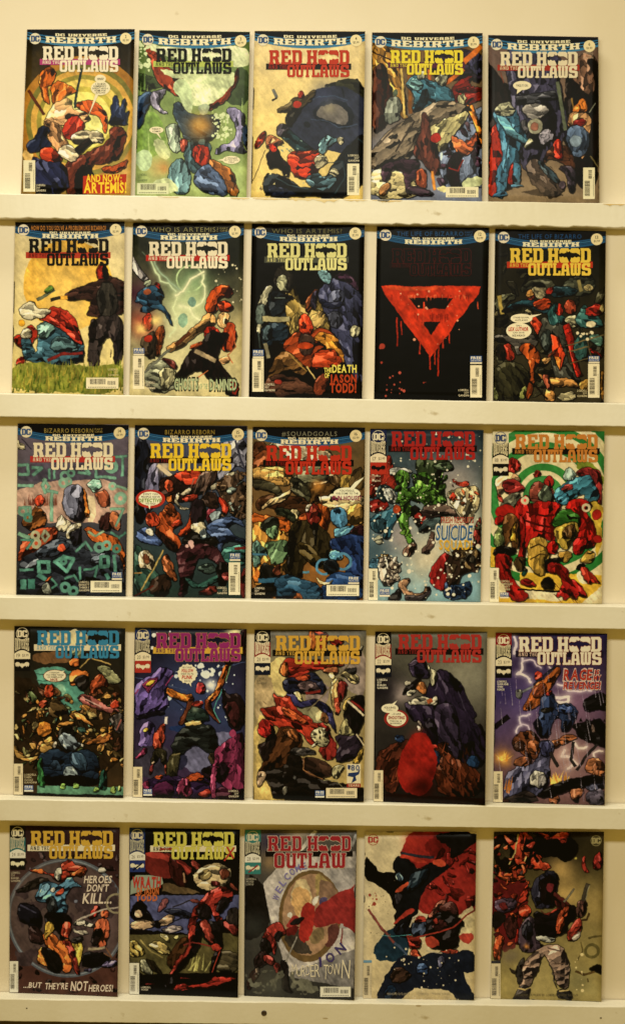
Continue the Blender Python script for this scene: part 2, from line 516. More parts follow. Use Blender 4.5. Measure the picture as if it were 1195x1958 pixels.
    def fill(s, M, c, var=.30, edge=.45, q=None):
        c = np.array(hx(c), float)
        if q is not None and edge:
            # comic-print modelling: lit and dark facets following the long side of the patch
            s.cnt = getattr(s, 'cnt', 0) + 1
            d = q - q.mean(0)
            ev, evec = np.linalg.eigh(d.T @ d)
            a = math.degrees(math.atan2(evec[1, 1], evec[0, 1])) % 180
            g = np.roll(s.an[int((a + 22.5) // 45) % 4], (s.cnt * 37 % TH, s.cnt * 23 % TW), (0, 1))
            size = math.sqrt(max(M.sum(), 1))
            k2, k3 = max(2, int(.10 * size)), max(2, int(.24 * size))
            sh = lambda a, b: M & ~np.roll(M, (a, b), (0, 1))
            big = size > 46
            key = (big, int((a + 15) // 30) % 6)
            if key not in s.vor:
                L, W_ = (34, 11) if big else (19, 7)
                bx = s.tx + (s.wx - s.tx) * 1.5; by = s.ty + (s.wy - s.ty) * 1.5
                s.vor[key] = facets(TW, TH, L, W_, math.radians(key[1] * 30), bx, by, s.seed + key[1] * 11 + big)
            tn, bd, gd = (np.roll(z, (s.cnt * 37 % TH, s.cnt * 23 % TW), (0, 1)) for z in s.vor[key])
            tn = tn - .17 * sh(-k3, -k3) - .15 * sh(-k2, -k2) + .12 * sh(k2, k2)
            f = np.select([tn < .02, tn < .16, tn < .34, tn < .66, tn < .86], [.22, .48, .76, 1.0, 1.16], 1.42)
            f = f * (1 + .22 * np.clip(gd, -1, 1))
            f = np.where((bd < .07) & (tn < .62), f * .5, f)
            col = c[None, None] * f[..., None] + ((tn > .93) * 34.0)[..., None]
            col = col * (1 + .10 * (s.n2 - .5))[..., None]
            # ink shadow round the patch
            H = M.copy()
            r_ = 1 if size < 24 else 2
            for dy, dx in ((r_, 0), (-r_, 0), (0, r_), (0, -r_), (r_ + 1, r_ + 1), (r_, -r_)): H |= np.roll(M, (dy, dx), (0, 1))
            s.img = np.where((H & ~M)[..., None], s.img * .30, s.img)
            s.img = np.where(M[..., None], np.clip(col, 0, 255), s.img)
            return
            E = np.zeros_like(M)
            for dy, dx in ((1, 0), (-1, 0), (0, 1), (0, -1)):
                E |= np.roll(M, (dy, dx), (0, 1)) != M
            if size > 34: E |= np.roll(E, (1, 1), (0, 1))
            E &= M
            s.img = np.where(E[..., None], s.img * .38, s.img)
            return
        sh = 1 + var * ((s.n1 - .5) * 1.6 + (s.n3 - .5) * 1.3 + (s.n2 - .5) * .8)
        col = np.clip(c[None, None] * sh[..., None], 0, 255)
        s.img = np.where(M[..., None], col, s.img)
        if edge:
            E = np.zeros_like(M)
            for dy, dx in ((1, 0), (-1, 0), (0, 1), (0, -1), (1, 1), (-1, -1)):
                E |= np.roll(M, (dy, dx), (0, 1)) != M
            E &= M
            s.img = np.where(E[..., None], s.img * (1 - edge), s.img)
    def paint(s, ops):
        s.start()
        for n, op in enumerate(ops):
            k, c = op[0], op[1]
            if k == 'g':
                a, b = np.array(hx(c), float), np.array(hx(op[2]), float)
                t = np.clip(s.ty / TH + (s.n1 - .5) * .25, 0, 1)[..., None]
                s.img = (a * (1 - t) + b * t) * (1 + .25 * (s.n1 - .5) + .15 * (s.n3 - .5))[..., None]
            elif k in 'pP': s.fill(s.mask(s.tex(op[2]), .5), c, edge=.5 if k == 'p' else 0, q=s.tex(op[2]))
            elif k in 'bB':
                q = s.tex(op[2])
                q = q.mean(0) + (q - q.mean(0)) * 1.06
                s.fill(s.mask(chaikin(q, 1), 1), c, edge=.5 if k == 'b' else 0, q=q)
            elif k in 'eE':
                cx, cy, rx, ry = op[2:6]
                r = op[6] if len(op) > 6 else 0
                a = np.linspace(0, 2 * math.pi, 40, endpoint=False)
                x, y = rx * np.cos(a), ry * np.sin(a)
                s.fill(s.mask(s.tex(np.stack([cx + x * math.cos(r) - y * math.sin(r), cy + x * math.sin(r) + y * math.cos(r)], 1)), .6), c, edge=.5 if k == 'e' else 0, var=op[7] if len(op) > 7 else .3)
            elif k == 'R':           # ring
                cx, cy, r0, r1 = op[2:6]
                q = s.tex([(cx, cy), (cx + 100, cy), (cx, cy + 100)])
                dx, dy = (q[1, 0] - q[0, 0]) / 100, (q[2, 1] - q[0, 1]) / 100
                w_ = op[6] if len(op) > 6 else .3
                rr = np.hypot((s.tx + (s.wx - s.tx) * w_ - q[0, 0]) / dx, (s.ty + (s.wy - s.ty) * w_ - q[0, 1]) / dy)
                s.fill((rr >= r0) & (rr < r1), c, edge=0, var=.15)
            elif k == 'l':           # brush line
                wd_, pts = op[2], np.asarray(op[3], float).reshape(-1, 2)
                for p, q in zip(pts[:-1], pts[1:]):
                    t = q - p; L = np.hypot(*t) or 1
                    nn = np.array([-t[1], t[0]]) / L * wd_ / 2
                    e = t / L * wd_ * .3
                    s.fill(s.mask(s.tex([p - e + nn, q + e + nn, q + e - nn, p - e - nn]), .45), c, edge=.3 if wd_ > 14 else 0)
            elif k == 'k':           # specks
                nn, (x0, y0, x1, y1), ra, rb = op[2], op[3], op[4], op[5]
                r = np.random.RandomState(n + s.seed)
                for _ in range(nn):
                    q = s.tex([(r.uniform(x0, x1), r.uniform(y0, y1))])[0]
                    rad = r.uniform(ra, rb) * .3 * (r.rand() ** 1.5 + .3)
                    yy, xx = int(q[1]), int(q[0])
                    K = int(rad + 2)
                    ys, xs = slice(max(0, yy - K), yy + K + 1), slice(max(0, xx - K), xx + K + 1)
                    mk = np.hypot(s.tx[ys, xs] - q[0], s.ty[ys, xs] - q[1]) < rad
                    s.img[ys, xs][mk] = hx(c)
            elif k == 's':           # strokes (rain, grass)
                nn, (x0, y0, x1, y1), ln, ang, wd_ = op[2:7]
                r = np.random.RandomState(n + s.seed)
                cs = c.split('/')
                for i in range(nn):
                    x, y = r.uniform(x0, x1), r.uniform(y0, y1)
                    a = math.radians(ang + r.uniform(-1, 1) * (op[7] if len(op) > 7 else 4)); L = ln * r.uniform(.5, 1.2)
                    dx, dy = math.cos(a) * L, -math.sin(a) * L
                    s.fill(s.mask(s.tex([(x - wd_ / 2, y), (x + dx, y + dy), (x + wd_ / 2, y)]), .2), cs[i % len(cs)], edge=0)
            elif k == 'n':           # clouds of colour
                cell, th, (x0, y0, x1, y1) = op[2], op[3], op[4]
                f = fbm(cell, s.seed + n * 7 + 3)
                q = s.tex([(x0, y0), (x1, y1)])
                ex = np.minimum(np.minimum(s.tx - q[0, 0], q[1, 0] - s.tx), np.minimum(s.ty - q[0, 1], q[1, 1] - s.ty))
                s.fill((f - .12 * np.clip(1 - ex / 22, 0, 1) > th) & (ex > 0), c, edge=op[5] if len(op) > 5 else 0)
            elif k == 'q':           # crowd of small patches
                r = np.random.RandomState(n * 13 + s.seed)
                nn, (x0, y0, x1, y1), ra, rb = op[2:6]
                cs = c.split('/')
                for i_ in range(nn):
                    x, y, R_ = r.uniform(x0, x1), r.uniform(y0, y1), r.uniform(ra, rb)
                    th, el = r.uniform(0, math.pi), r.uniform(.3, .75)
                    m_ = r.randint(5, 8)
                    an = np.sort(r.uniform(0, 2 * math.pi, m_))
                    rr_ = R_ * r.uniform(.7, 1.2, m_)
                    qx, qy = rr_ * np.cos(an), rr_ * el * np.sin(an)
                    q = s.tex(np.stack([x + qx * math.cos(th) - qy * math.sin(th), y + qx * math.sin(th) + qy * math.cos(th)], 1))
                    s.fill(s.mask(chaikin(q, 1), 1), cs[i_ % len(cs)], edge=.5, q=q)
            elif k == 'z':           # forked lightning
                r = np.random.RandomState(n + s.seed)
                pts = [np.array(v, float) for v in np.asarray(op[3], float).reshape(-1, 2)]
                for _ in range(2):
                    o_ = [pts[0]]
                    for p, q in zip(pts[:-1], pts[1:]):
                        L = np.hypot(*(q - p))
                        o_ += [(p + q) / 2 + r.uniform(-.16, .16, 2) * L, q]
                    pts = o_
                pts = np.array(pts)
                q = s.tex(pts)
                dmin = np.full((TH, TW), 1e9)
                for a, b_ in zip(q[:-1], q[1:]):
                    d = b_ - a; L2 = d @ d + 1e-6
                    tt = np.clip(((s.tx - a[0]) * d[0] + (s.ty - a[1]) * d[1]) / L2, 0, 1)
                    dmin = np.minimum(dmin, np.hypot(s.tx - a[0] - tt * d[0], s.ty - a[1] - tt * d[1]))
                w_ = op[2] * .14
                g = np.exp(-(dmin / (w_ * 3.2)) ** 2)[..., None] * .5
                s.img = s.img * (1 - g) + np.array(hx(c), float) * g
                s.img = np.where((dmin < w_ * (.6 + .8 * s.n1))[..., None], np.array(hx(c), float), s.img)
            elif k == 'h':           # soft glow of lighter ink
                cx, cy, rad, amt = op[2:6]
                q = s.tex([(cx, cy), (cx + 100, cy)])
                dx = (q[1, 0] - q[0, 0]) / 100
                rr = np.hypot(s.wx - q[0, 0], s.wy - q[0, 1]) / dx
                t = (amt * np.exp(-(rr / rad) ** 2))[..., None]
                s.img = s.img * (1 - t) + np.array(hx(c), float) * t
        im = s.img * (1 + (s.n2 - .5) * .16 + (vnoise(2.4, s.seed + 91) - .5) * .07)[..., None]
        im = (im * 6 + np.roll(im, 1, 0) + np.roll(im, 1, 1) + np.roll(im, -1, 0) + np.roll(im, -1, 1)) / 10
        a = enc(albedo(np.clip(im, 0, 255), s.row))
        px = np.ones((TH, TW, 4), np.float32)
        px[..., :3] = a[::-1]
        img = bpy.data.images.new('printed_cover', TW, TH)
        img.pixels.foreach_set(px.ravel())
        img.update()
        img.pack()
        m = bpy.data.materials.new('printed_cover')
        m.use_nodes = True
        nt = m.node_tree
        t = nt.nodes.new('ShaderNodeTexImage')
        t.image = img
        t.extension = 'EXTEND'
        b = nt.nodes['Principled BSDF']
        nt.links.new(t.outputs[0], b.inputs['Base Color'])
        nz = nt.nodes.new('ShaderNodeTexNoise')
        nz.inputs['Scale'].default_value = 22
        tc = nt.nodes.new('ShaderNodeTexCoord')
        nt.links.new(tc.outputs['Object'], nz.inputs['Vector'])
        bp = nt.nodes.new('ShaderNodeBump')
        bp.inputs['Strength'].default_value = .12
        bp.inputs['Distance'].default_value = .004
        nt.links.new(nz.outputs['Fac'], bp.inputs['Height'])
        nt.links.new(bp.outputs[0], b.inputs['Normal'])
        b.inputs['Roughness'].default_value = .36
        b.inputs['Specular IOR Level'].default_value = .09
        return m
    # --- solid
    def build(s, label, ops):
        base = s.pt(.5, 1)
        base = Vector((base.x, base.y + .001, base.z))
        s.root = thing('comic_book', label, 'comic book', base, 'comic books displayed on the ledges')
        s.base = base
        NX, NY = 16, 20
        edge = .0028 if s.seed % 3 else .0022
        def shell(name, off, thick, mats, inset=0, uvs=False):
            vs, fs, mi = [], [], []
            for o in (off, off - thick):
                for j in range(NY + 1):
                    for i in range(NX + 1):
                        u, v = i / NX, j / NY
                        if inset: u = inset + u * (1 - 1.6 * inset); v = inset + v * (1 - 1.6 * inset)
                        vs.append(s.pt(u, v, o))
            W = NX + 1; N = W * (NY + 1)
            for j in range(NY):
                for i in range(NX):
                    a = j * W + i
                    fs.append((a, a + W, a + W + 1, a + 1)); mi.append(0)
            nf = len(fs)
            for j in range(NY):
                for i in range(NX):
                    a = N + j * W + i
                    fs.append((a, a + 1, a + W + 1, a + W)); mi.append(1)
            rim = [i for i in range(W)] + [j * W + NX for j in range(1, NY + 1)] + [NY * W + i for i in range(NX - 1, -1, -1)] + [j * W for j in range(NY - 1, 0, -1)]
            for q in range(len(rim)):
                a, b = rim[q], rim[(q + 1) % len(rim)]
                fs.append((a, b, b + N, a + N)); mi.append(1)
            o = link(name, vs, fs, mats, s.root, base, mi)
            o.data.polygons.foreach_set('use_smooth', [i < nf for i in range(len(fs))])
            if uvs:
                lay = o.data.uv_layers.new(name='print')
                for p in o.data.polygons:
                    for li in p.loop_indices:
                        k = o.data.loops[li].vertex_index % N
                        lay.data[li].uv = ((k % W) / NX, 1 - (k // W) / NY)
            return o
        paper = ink('d8c79c', s.row, .7)
        shell('pages', -.0003, edge, [paper, paper], .004)
        shell('cover', 0, .00025, [s.paint(ops), ink('b8a680', s.row, .6)], 0, True)
    def put(s, name, sh, cols, layer=1, parent=None, rough=.38):
        if not sh.v: return None
        vv = np.array(sh.v)
        u, v = s.uv(vv[:, 0], vv[:, 1])
        u, v = np.clip(u, .002, .998), np.clip(v, .002, .998)
        pts = [s.pt(a, b, .00012 + .00016 * layer) for a, b in zip(u, v)]
        if isinstance(cols, str): cols = [cols]
        f = [t if True else t for t in sh.f]
        o = link(name, pts, f, [ink(c, s.row, rough) for c in cols], parent or s.root, s.base, sh.m)
        return o
    def rel(s, u, v):            # cover fraction -> crop position
        a, b, c, d = s.c
        x = a[0] * (1 - u) * (1 - v) + b[0] * u * (1 - v) + c[0] * u * v + d[0] * (1 - u) * v
        y = a[1] * (1 - u) * (1 - v) + b[1] * u * (1 - v) + c[1] * u * v + d[1] * (1 - u) * v
        return (x - s.o[0]) / s.sc, (y - s.o[1]) / s.sc

    # --- lettering and marks
    def title(s, x0, x1, y0, c, bar, andc, edge=None, outc=None, red_scribble=False):
        W = x1 - x0
        X = lambda t: x0 + t * W
        h = .177 * W
        if bar:
            b = Sheet(); b.grid(X(-.04), y0 + .166 * W, X(1.022), y0 + .243 * W, 12, 1)
            bo = s.put('title_bar', b, bar, 1)
            if andc:
                t = Sheet(); t.word('AND', X(-.006), y0 + .186 * W, X(.105), y0 + .232 * W, -.8, .26)
                t.word('THE', X(.128), y0 + .186 * W, X(.220), y0 + .232 * W, -.8, .26)
                s.put('lettering', t, andc, 3, bo)
        def letters(off):
            t = Sheet()
            for ch, a, b_ in (('R', 0, .130), ('E', .147, .277), ('D', .284, .411), ('H', .469, .598), ('D', .872, 1.0)):
                t.slab(ch, X(a), y0, X(b_), y0 + h, off)
            for k_, (a, b_) in enumerate(((.612, .738), (.738, .864))):
                for j in (0, 1):
                    t.slab('', X(a), y0, X(b_), y0 + h, off, poly=SLB[2 * k_ + j])
            if andc:
                for ch, a, b_ in (('O', .226, .322), ('U', .330, .428), ('T', .430, .522), ('L', .532, .625), ('A', .63, .738), ('W', .744, .875), ('S', .885, 1.0)):
                    t.slab(ch, X(a), y0 + .185 * W, X(b_), y0 + .335 * W, off)
            return t
        if edge: s.put('title_outline', letters(5), edge, 2)
        o = s.put('title_lettering', letters(1.2), c, 4)
        return o
    def badge(s, cx, cy, r, disc, letters, name='publisher_badge', ring=None, parent=None):
        b = Sheet(); b.ell(cx, cy, r, r, 36)
        o = s.put(name, b, disc, 3, parent)
        t = Sheet()
        t.slab('D', cx - r * .78, cy - r * .52, cx - r * .02, cy + r * .52, 1.5); t.slab('C', cx + r * .02, cy - r * .52, cx + r * .78, cy + r * .52, 1.5)
        if ring:
            a = np.linspace(0, 2 * math.pi, 41)
            bb = len(t.v)
            for q in a: t.v += [(cx + r * math.cos(q), cy + r * math.sin(q)), (cx + r * .92 * math.cos(q), cy + r * .92 * math.sin(q))]
            for i in range(40): t.f.append((bb + 2 * i, bb + 2 * i + 1, bb + 2 * i + 3, bb + 2 * i + 2)); t.m.append(0)
        s.put('lettering', t, letters, 4, o)
        return o
    def price(s, num, cost, cx, cy, r):
        b = Sheet(); b.ell(cx, cy, r, r, 32)
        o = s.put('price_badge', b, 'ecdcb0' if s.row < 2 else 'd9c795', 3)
        t = Sheet()
        w_ = 26 if len(num) > 1 else 13
        type_line(t, num, cx - w_ / 2 - 2, cy - r * .62, cx + w_ / 2 + 2, cy - r * .08, .004)
        type_line(t, cost, cx - r * .5, cy + r * .12, cx + r * .5, cy + r * .48, .004)
        s.put('lettering', t, '4a4434', 4, o)
    def banner(s, kind, num, cost, heading=None, hc=None, hx0=.2, hx1=.8, part=None, serif=False):
        N = 24
        us = [i / N for i in range(N + 1)]
        def curve(f0, f1, pw=2):
            return [f0 + (f1 - f0) * (1 - abs(2 * u - 1) ** pw) for u in us]
        sh = Sheet()
        blue, lt, dk = ('2c6894', '4080ac', '0c1418') if kind == 'A' else ('24557f', '376f9c', '0b0f10')
        def cr(vs, mi, ve):
            b = len(sh.v)
            for u, p, q in zip(us, vs, ve): sh.v += [s.rel(u, p), s.rel(u, q)]
            for i in range(N):
                a = b + 2 * i
                sh.f.append((a, a + 2, a + 3, a + 1)); sh.m.append(mi)
        if kind == 'A':
            lv = [(0, 0), (.008, .030), (.016, .050), (.022, .060), (.030, .070), (.036, .076), (.044, .084), (.050, .089), (.058, .104)]
            seq = [1, 2, 0, 2, 1, 2, 0, 1]
            for i in range(8):
                cr(curve(*lv[i]), 2 if i == 0 else seq[i], curve(*lv[i + 1]))
        else:
            lv = [(0, 0), (.028, .070), (.034, .078), (.037, .081), (.043, .087), (.046, .090), (.052, .096), (.055, .098), (.066, .110)]
            seq = [2, 0, 2, 1, 2, 0, 2, 0]
            for i in range(8): cr(curve(*lv[i]), seq[i], curve(*lv[i + 1]))
        o = s.put('masthead_banner', sh, [blue, lt, dk], 1)
        a0 = s.rel(0, 0)[0]; W = s.rel(1, .05)[0] - s.rel(0, .05)[0]
        yA = s.rel(.5, 0)[1]
        H = s.rel(.5, 1)[1] - yA
        t = Sheet()
        L = s.rel(0, .06)[0]
        if kind == 'A':
            t.word('DC UNIVERSE', L + .265 * W, yA + .021 * H, L + .745 * W, yA + .036 * H, .6, .16)
            t.word('REBIRTH', L + .175 * W, yA + .042 * H, L + .83 * W, yA + .078 * H, .8, .07)
            t.bend(L + .5 * W, .33 * W, .008 * H)
        else:
            t.word('DC UNIVERSE', L + .315 * W, yA + .057 * H, L + .69 * W, yA + .068 * H, .4, .16)
            t.word('REBIRTH', L + .25 * W, yA + .071 * H, L + .76 * W, yA + .095 * H, .8, .07)
            t.bend(L + .505 * W, .26 * W, .004 * H)
        s.put('lettering', t, 'efe4c4' if s.row < 2 else 'e2d6b0', 4, o)
        if heading:
            t = Sheet()
            type_line(t, heading, L + hx0 * W, yA + .025 * H, L + hx1 * W, yA + .051 * H, .006 if not serif else -.006, 0, .17)
            s.put('heading_lettering', t, hc, 3, o)
            if part:
                t = Sheet()
                for i, q in enumerate(part): type_line(t, q, L + (hx1 + .015) * W, yA + (.025 + .014 * i) * H, L + (hx1 + .085) * W, yA + (.036 + .014 * i) * H, 0)
                s.put('heading_lettering', t, hc, 3, o)
        by = .056 if kind == 'A' else .049
        s.badge(*s.rel(.078, by), .0515 * W, 'e6dcc4' if s.row < 2 else 'd6caa8', '3d557f')
        s.price(num, cost, *s.rel(.918, by), .053 * W)
    BAT = [0,.18,.05,.18,.07,.34,.12,.2,.3,.2,.42,.36,.62,.44,.86,.4,1,.22,.96,-.1,.84,-.3,.78,-.12,.66,-.2,.6,-.34,.5,-.14,.36,-.16,.26,-.2,.12,-.34,0,-.5]
    def emblem(s, sh, cx, cy, hw, hh, mi=0):
        q = loops([s.BAT])[0]
        q = [(x, y) for x, y in q] + [(-x, y) for x, y in reversed(q[1:-1])]
        sh.loops([[(cx + hw * x, cy - hh * 2 * y) for x, y in q]], mi)
    def column(s, num, box, dcc, ubg, uc, ebox, ec, cost='$3.99', slash=None):
        TLx, TLy = s.rel(0, 0); W = s.rel(1, .1)[0] - s.rel(0, .1)[0]; H = s.rel(.5, 1)[1] - s.rel(.5, 0)[1]
        x0, w_ = TLx, .143 * W
        y = lambda f: TLy + f * H
        sh = Sheet(); sh.grid(x0, y(0), x0 + w_, y(.075), 3, 2, 0); sh.grid(x0, y(.075), x0 + w_, y(.165), 3, 2, 1)
        o = s.put('publisher_panel', sh, [box, ubg], 2)
        cx = x0 + w_ * .5
        s.badge(cx, y(.046), .056 * W, box, dcc, ring=True)
        t = Sheet()
        n = len('UNIVERSE')
        g = w_ * .9 / n
        for i, ch in enumerate('UNIVERSE'):
            k_ = abs(i - 3.5) / 3.5
            t.slab(ch, x0 + w_ * .05 + g * i, y(.083 - .012 * k_), x0 + w_ * .05 + g * (i + .82), y(.134 + .014 * k_ ** 2), .5)
        s.put('lettering', t, uc, 4, o)
        p = Sheet()
        q = [(x0, y(.195)), (x0 + w_, y(.195))] + [(x0 + w_ * (1 - i / 10), y(.163 - .02 * math.sin(math.pi * i / 10))) for i in range(11)]
        p.loops([q])
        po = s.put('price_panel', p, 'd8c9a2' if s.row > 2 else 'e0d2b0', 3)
        t = Sheet()
        type_line(t, num, x0 + w_ * .14, y(.163), x0 + w_ * .36, y(.185), 0)
        type_line(t, cost, x0 + w_ * .5, y(.165), x0 + w_ * .9, y(.181), 0)
        s.put('lettering', t, '6a5f48', 4, po)
        e = Sheet(); e.grid(x0, y(.195), x0 + w_, y(.265), 3, 2)
        eo = s.put('series_badge', e, ebox, 2)
        t = Sheet(); s.emblem(t, cx, y(.230), w_ * .44, .019 * H)
        s.put('winged_emblem', t, ec, 3, eo)
        if slash:
            t = Sheet(); t.loops([[(x0 + w_ * .2, y(.252)), (x0 + w_ * .78, y(.21)), (x0 + w_ * .84, y(.216)), (x0 + w_ * .26, y(.258))]])
            s.put('slash', t, slash, 4, eo)
    def barcode(s, x0, y0, x1, y1, vert, bg='e6dcbc', tear=None):
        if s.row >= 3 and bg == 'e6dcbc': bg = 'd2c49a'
        sh = Sheet(); sh.grid(x0, y0, x1, y1, 3, 3)
        o = s.put('barcode_label', sh, bg, 2)
        t = Sheet()
        r = random.Random(int(x0 + y0))
        w_, h_ = x1 - x0, y1 - y0
        def bars(a, b, q0, q1):
            p = a
            while p < b:
                k_ = r.choice((2.2, 3.2, 4.5, 6)) * 1.15
                e = min(p + k_, b)
                if vert: t.grid(x0 + q0 * w_, y0 + p, x0 + q1 * w_, y0 + e)
                else: t.grid(x0 + p, y0 + q0 * h_, x0 + e, y0 + q1 * h_)
                p += k_ + r.choice((2.2, 3.5, 5)) * 1.15
        if vert:
            bars(.08 * h_, .36 * h_, .45, .75); bars(.42 * h_, .90 * h_, .12, .58)
            for f in range(14): t.grid(x0 + .86 * w_, y0 + (.3 + .045 * f) * h_, x0 + .9 * w_, y0 + (.3 + .045 * f + .03) * h_)
        else:
            bars(.12 * w_, .60 * w_, .1, .6); bars(.66 * w_, .92 * w_, .3, .66)
            for f in range(16): t.grid(x0 + (.06 + .055 * f) * w_, y0 + .84 * h_, x0 + (.06 + .055 * f + .038) * w_, y0 + .9 * h_)
        s.put('barcode', t, '4c4638', 3, o)
    def free(s, x0, y0, x1, y1):
        sh = Sheet(); h = y1 - y0
        sh.grid(x0, y0, x1, y0 + .74 * h, 1, 1, 0); sh.grid(x0, y0 + .78 * h, x1, y1, 1, 1, 1)
        o = s.put('digital_code_label', sh, ['3a5a92', 'ddd3b8'], 2)
        t = Sheet(); type_line(t, 'FREE', x0 + 6, y0 + .08 * h, x1 - 6, y0 + .40 * h, .03)
        type_line(t, 'DIGITAL CODE', x0 + 6, y0 + .48 * h, x1 - 6, y0 + .66 * h, .0)
        s.put('lettering', t, 'e4dcc6', 3, o)
    def lines(s, name, rows, c, layer=3, parent=None, bold=.014, ital=0):
        t = Sheet()
        for q in rows:
            txt, x0, y0, x1, y1 = q[:5]
            type_line(t, txt, x0, y0, x1, y1, bold, ital, rot=q[5] if len(q) > 5 else 0)
        return s.put(name, t, c, layer, parent)
    def credit(s, x0, y0, x1, y1, names, c='d8ccb0', right=False):
        n = len(names); st = (y1 - y0) / n; mx = max(map(len, names))
        rows = []
        for i, q in enumerate(names):
            w_ = (x1 - x0) * len(q) / mx
            a = x1 - w_ if right else x0
            rows.append((q, a, y0 + st * i, a + w_, y0 + st * (i + .72)))
        s.lines('credits_lettering', rows, c, 3, None, .01)
    def bubble(s, ells, tail, rows, rim=None, c='ece0c0', tc='3a342a', red=None, redc='b8321e', rag=0):
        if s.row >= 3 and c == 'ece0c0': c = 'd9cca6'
        o = None
        if rim:
            b = Sheet(); b.ell(*rim[1:5]); o = s.put('speech_bubble', b, rim[0], 1)
        b = Sheet()
        n0 = len(ells)
        lay = 2
        for i, e in enumerate(ells):
            bb = Sheet(); bb.ell(*e, n=36 if not rag else 28, rag=rag)
            q = s.put('speech_bubble', bb, c, lay + i * .5)
            o = o or q
            if i == 0 and tail:
                tt = Sheet(); tt.loops([[(tail[j], tail[j + 1]) for j in range(0, len(tail), 2)]])
                s.put('speech_tail', tt, c, lay - .4, q)
        if rows: s.lines('lettering', rows, tc, 4.2, o, .006)
        if red: s.lines('lettering', red, redc, 4.3, o, .03, .15)

# ------------------------------------------------------------------ the twenty-five comic books
A_ = 230 / 1195
B_ = 235 / 1195
LSG = ['LOBDELL', 'SOY', 'GANDINI']

# --- top row
b = Book(0, (35, 45), A_, [(92, 58), (1160, 55), (1120, 1690), (30, 1680)])
b.build('comic book with golden rings and a yellow slogan on red at lower right', [
 ('g', '1a160e', '9a7a3a'), ('R', 'a8742e', 640, 960, 560, 640), ('R', '7a7436', 640, 960, 510, 560), ('R', 'd8a850', 640, 960, 455, 510), ('R', '9c9140', 640, 960, 410, 455), ('R', 'e8cc6c', 640, 960, 340, 410),
 ('R', 'c2b24e', 640, 960, 290, 340), ('R', 'f0e07c', 640, 960, 200, 290), ('E', 'f2ea90', 640, 960, 205, 205), ('h', 'e8b868', 1080, 1500, 220, .7), ('B', 'e8be74', [60, 1250, 150, 1260, 160, 1360, 55, 1370]),
 ('l', '2c3a38', 24, [628, 450, 560, 830]), ('l', '5a2c18', 30, [110, 670, 250, 900]), ('b', 'c06022', [215, 520, 300, 425, 370, 470, 345, 590, 275, 640, 330, 800, 230, 730]),
 ('b', 'cc6a28', [330, 610, 430, 575, 590, 660, 560, 690, 440, 740, 420, 860, 350, 770]), ('b', 'c45a24', [560, 800, 730, 745, 860, 850, 885, 1010, 850, 1090, 830, 930, 660, 870]),
 ('b', 'd9a878', [380, 780, 530, 740, 520, 860, 640, 850, 740, 960, 560, 980, 420, 1000, 250, 1000, 300, 900]), ('b', 'd29c6c', [245, 970, 420, 1000, 480, 1150, 520, 1230, 400, 1300, 300, 1130]),
 ('b', '5c2a1c', [470, 1400, 650, 1300, 900, 1180, 900, 1050, 1055, 1060, 1035, 1230, 950, 1370, 700, 1410, 600, 1680, 470, 1680]),
 ('b', 'b03420', [440, 1040, 500, 930, 600, 920, 670, 1000, 640, 1090, 530, 1150, 460, 1110]), ('b', 'c9b898', [380, 1260, 510, 1190, 610, 1290, 555, 1385, 430, 1330]), ('b', 'cdbd9c', [520, 1100, 610, 1070, 830, 1070, 850, 1170, 700, 1190, 560, 1190]),
 ('p', '1c140f', [570, 1240, 700, 1130, 740, 1180, 610, 1300]), ('b', '1e2742', [900, 1010, 930, 900, 935, 720, 985, 730, 1000, 850, 1050, 740, 1075, 760, 1040, 900, 1110, 850, 1050, 960, 1085, 1005]),
 ('b', '1d2339', [100, 1180, 180, 1120, 210, 1030, 330, 1045, 260, 1130, 345, 1190, 200, 1250, 120, 1270]), ('b', 'aa3a20', [215, 1260, 290, 1210, 440, 1330, 420, 1380, 270, 1370]),
 ('b', '232642', [140, 1320, 250, 1360, 470, 1380, 480, 1680, 170, 1690]), ('b', '120c0a', [570, 1430, 760, 1420, 700, 1690, 560, 1690]), ('b', 'b04e24', [830, 1420, 980, 1410, 1080, 1320, 1060, 1430, 900, 1490]), ('P', '0e0a0a', [175, 1590, 320, 1600, 340, 1690, 170, 1690]),
 ('h', 'f4e8a0', 470, 780, 60, .35)])
b.banner('A', '2', '$2.99'); b.title(248, 997, 228, 'efe2cc', 'b0407c', 'efe2cc')
b.barcode(55, 1358, 172, 1670, True); b.credit(182, 1595, 275, 1675, LSG)
b.bubble([(820, 642, 95, 70), (818, 550, 55, 42)], (770, 700, 800, 705, 702, 915), [('HNH!', 788, 538, 850, 560), ('I GUESS', 770, 592, 870, 608), ('SOMEBODY', 750, 614, 880, 630), ("DOESN'T HAVE A", 740, 636, 895, 652), ('HOME FOR', 760, 658, 872, 674), ('OUTLAWS', 770, 680, 866, 694)])
sh = Sheet(); sh.loops([[(648, 1515), (1078, 1495), (1072, 1610), (1050, 1690), (645, 1690)]]); o = b.put('slogan_panel', sh, 'b03018', 1)
b.lines('slogan_lettering', [('AND NOW:', 678, 1500, 1030, 1572), ('ARTEMIS!', 655, 1578, 1078, 1680)], 'ecc632', 3, o, .03)

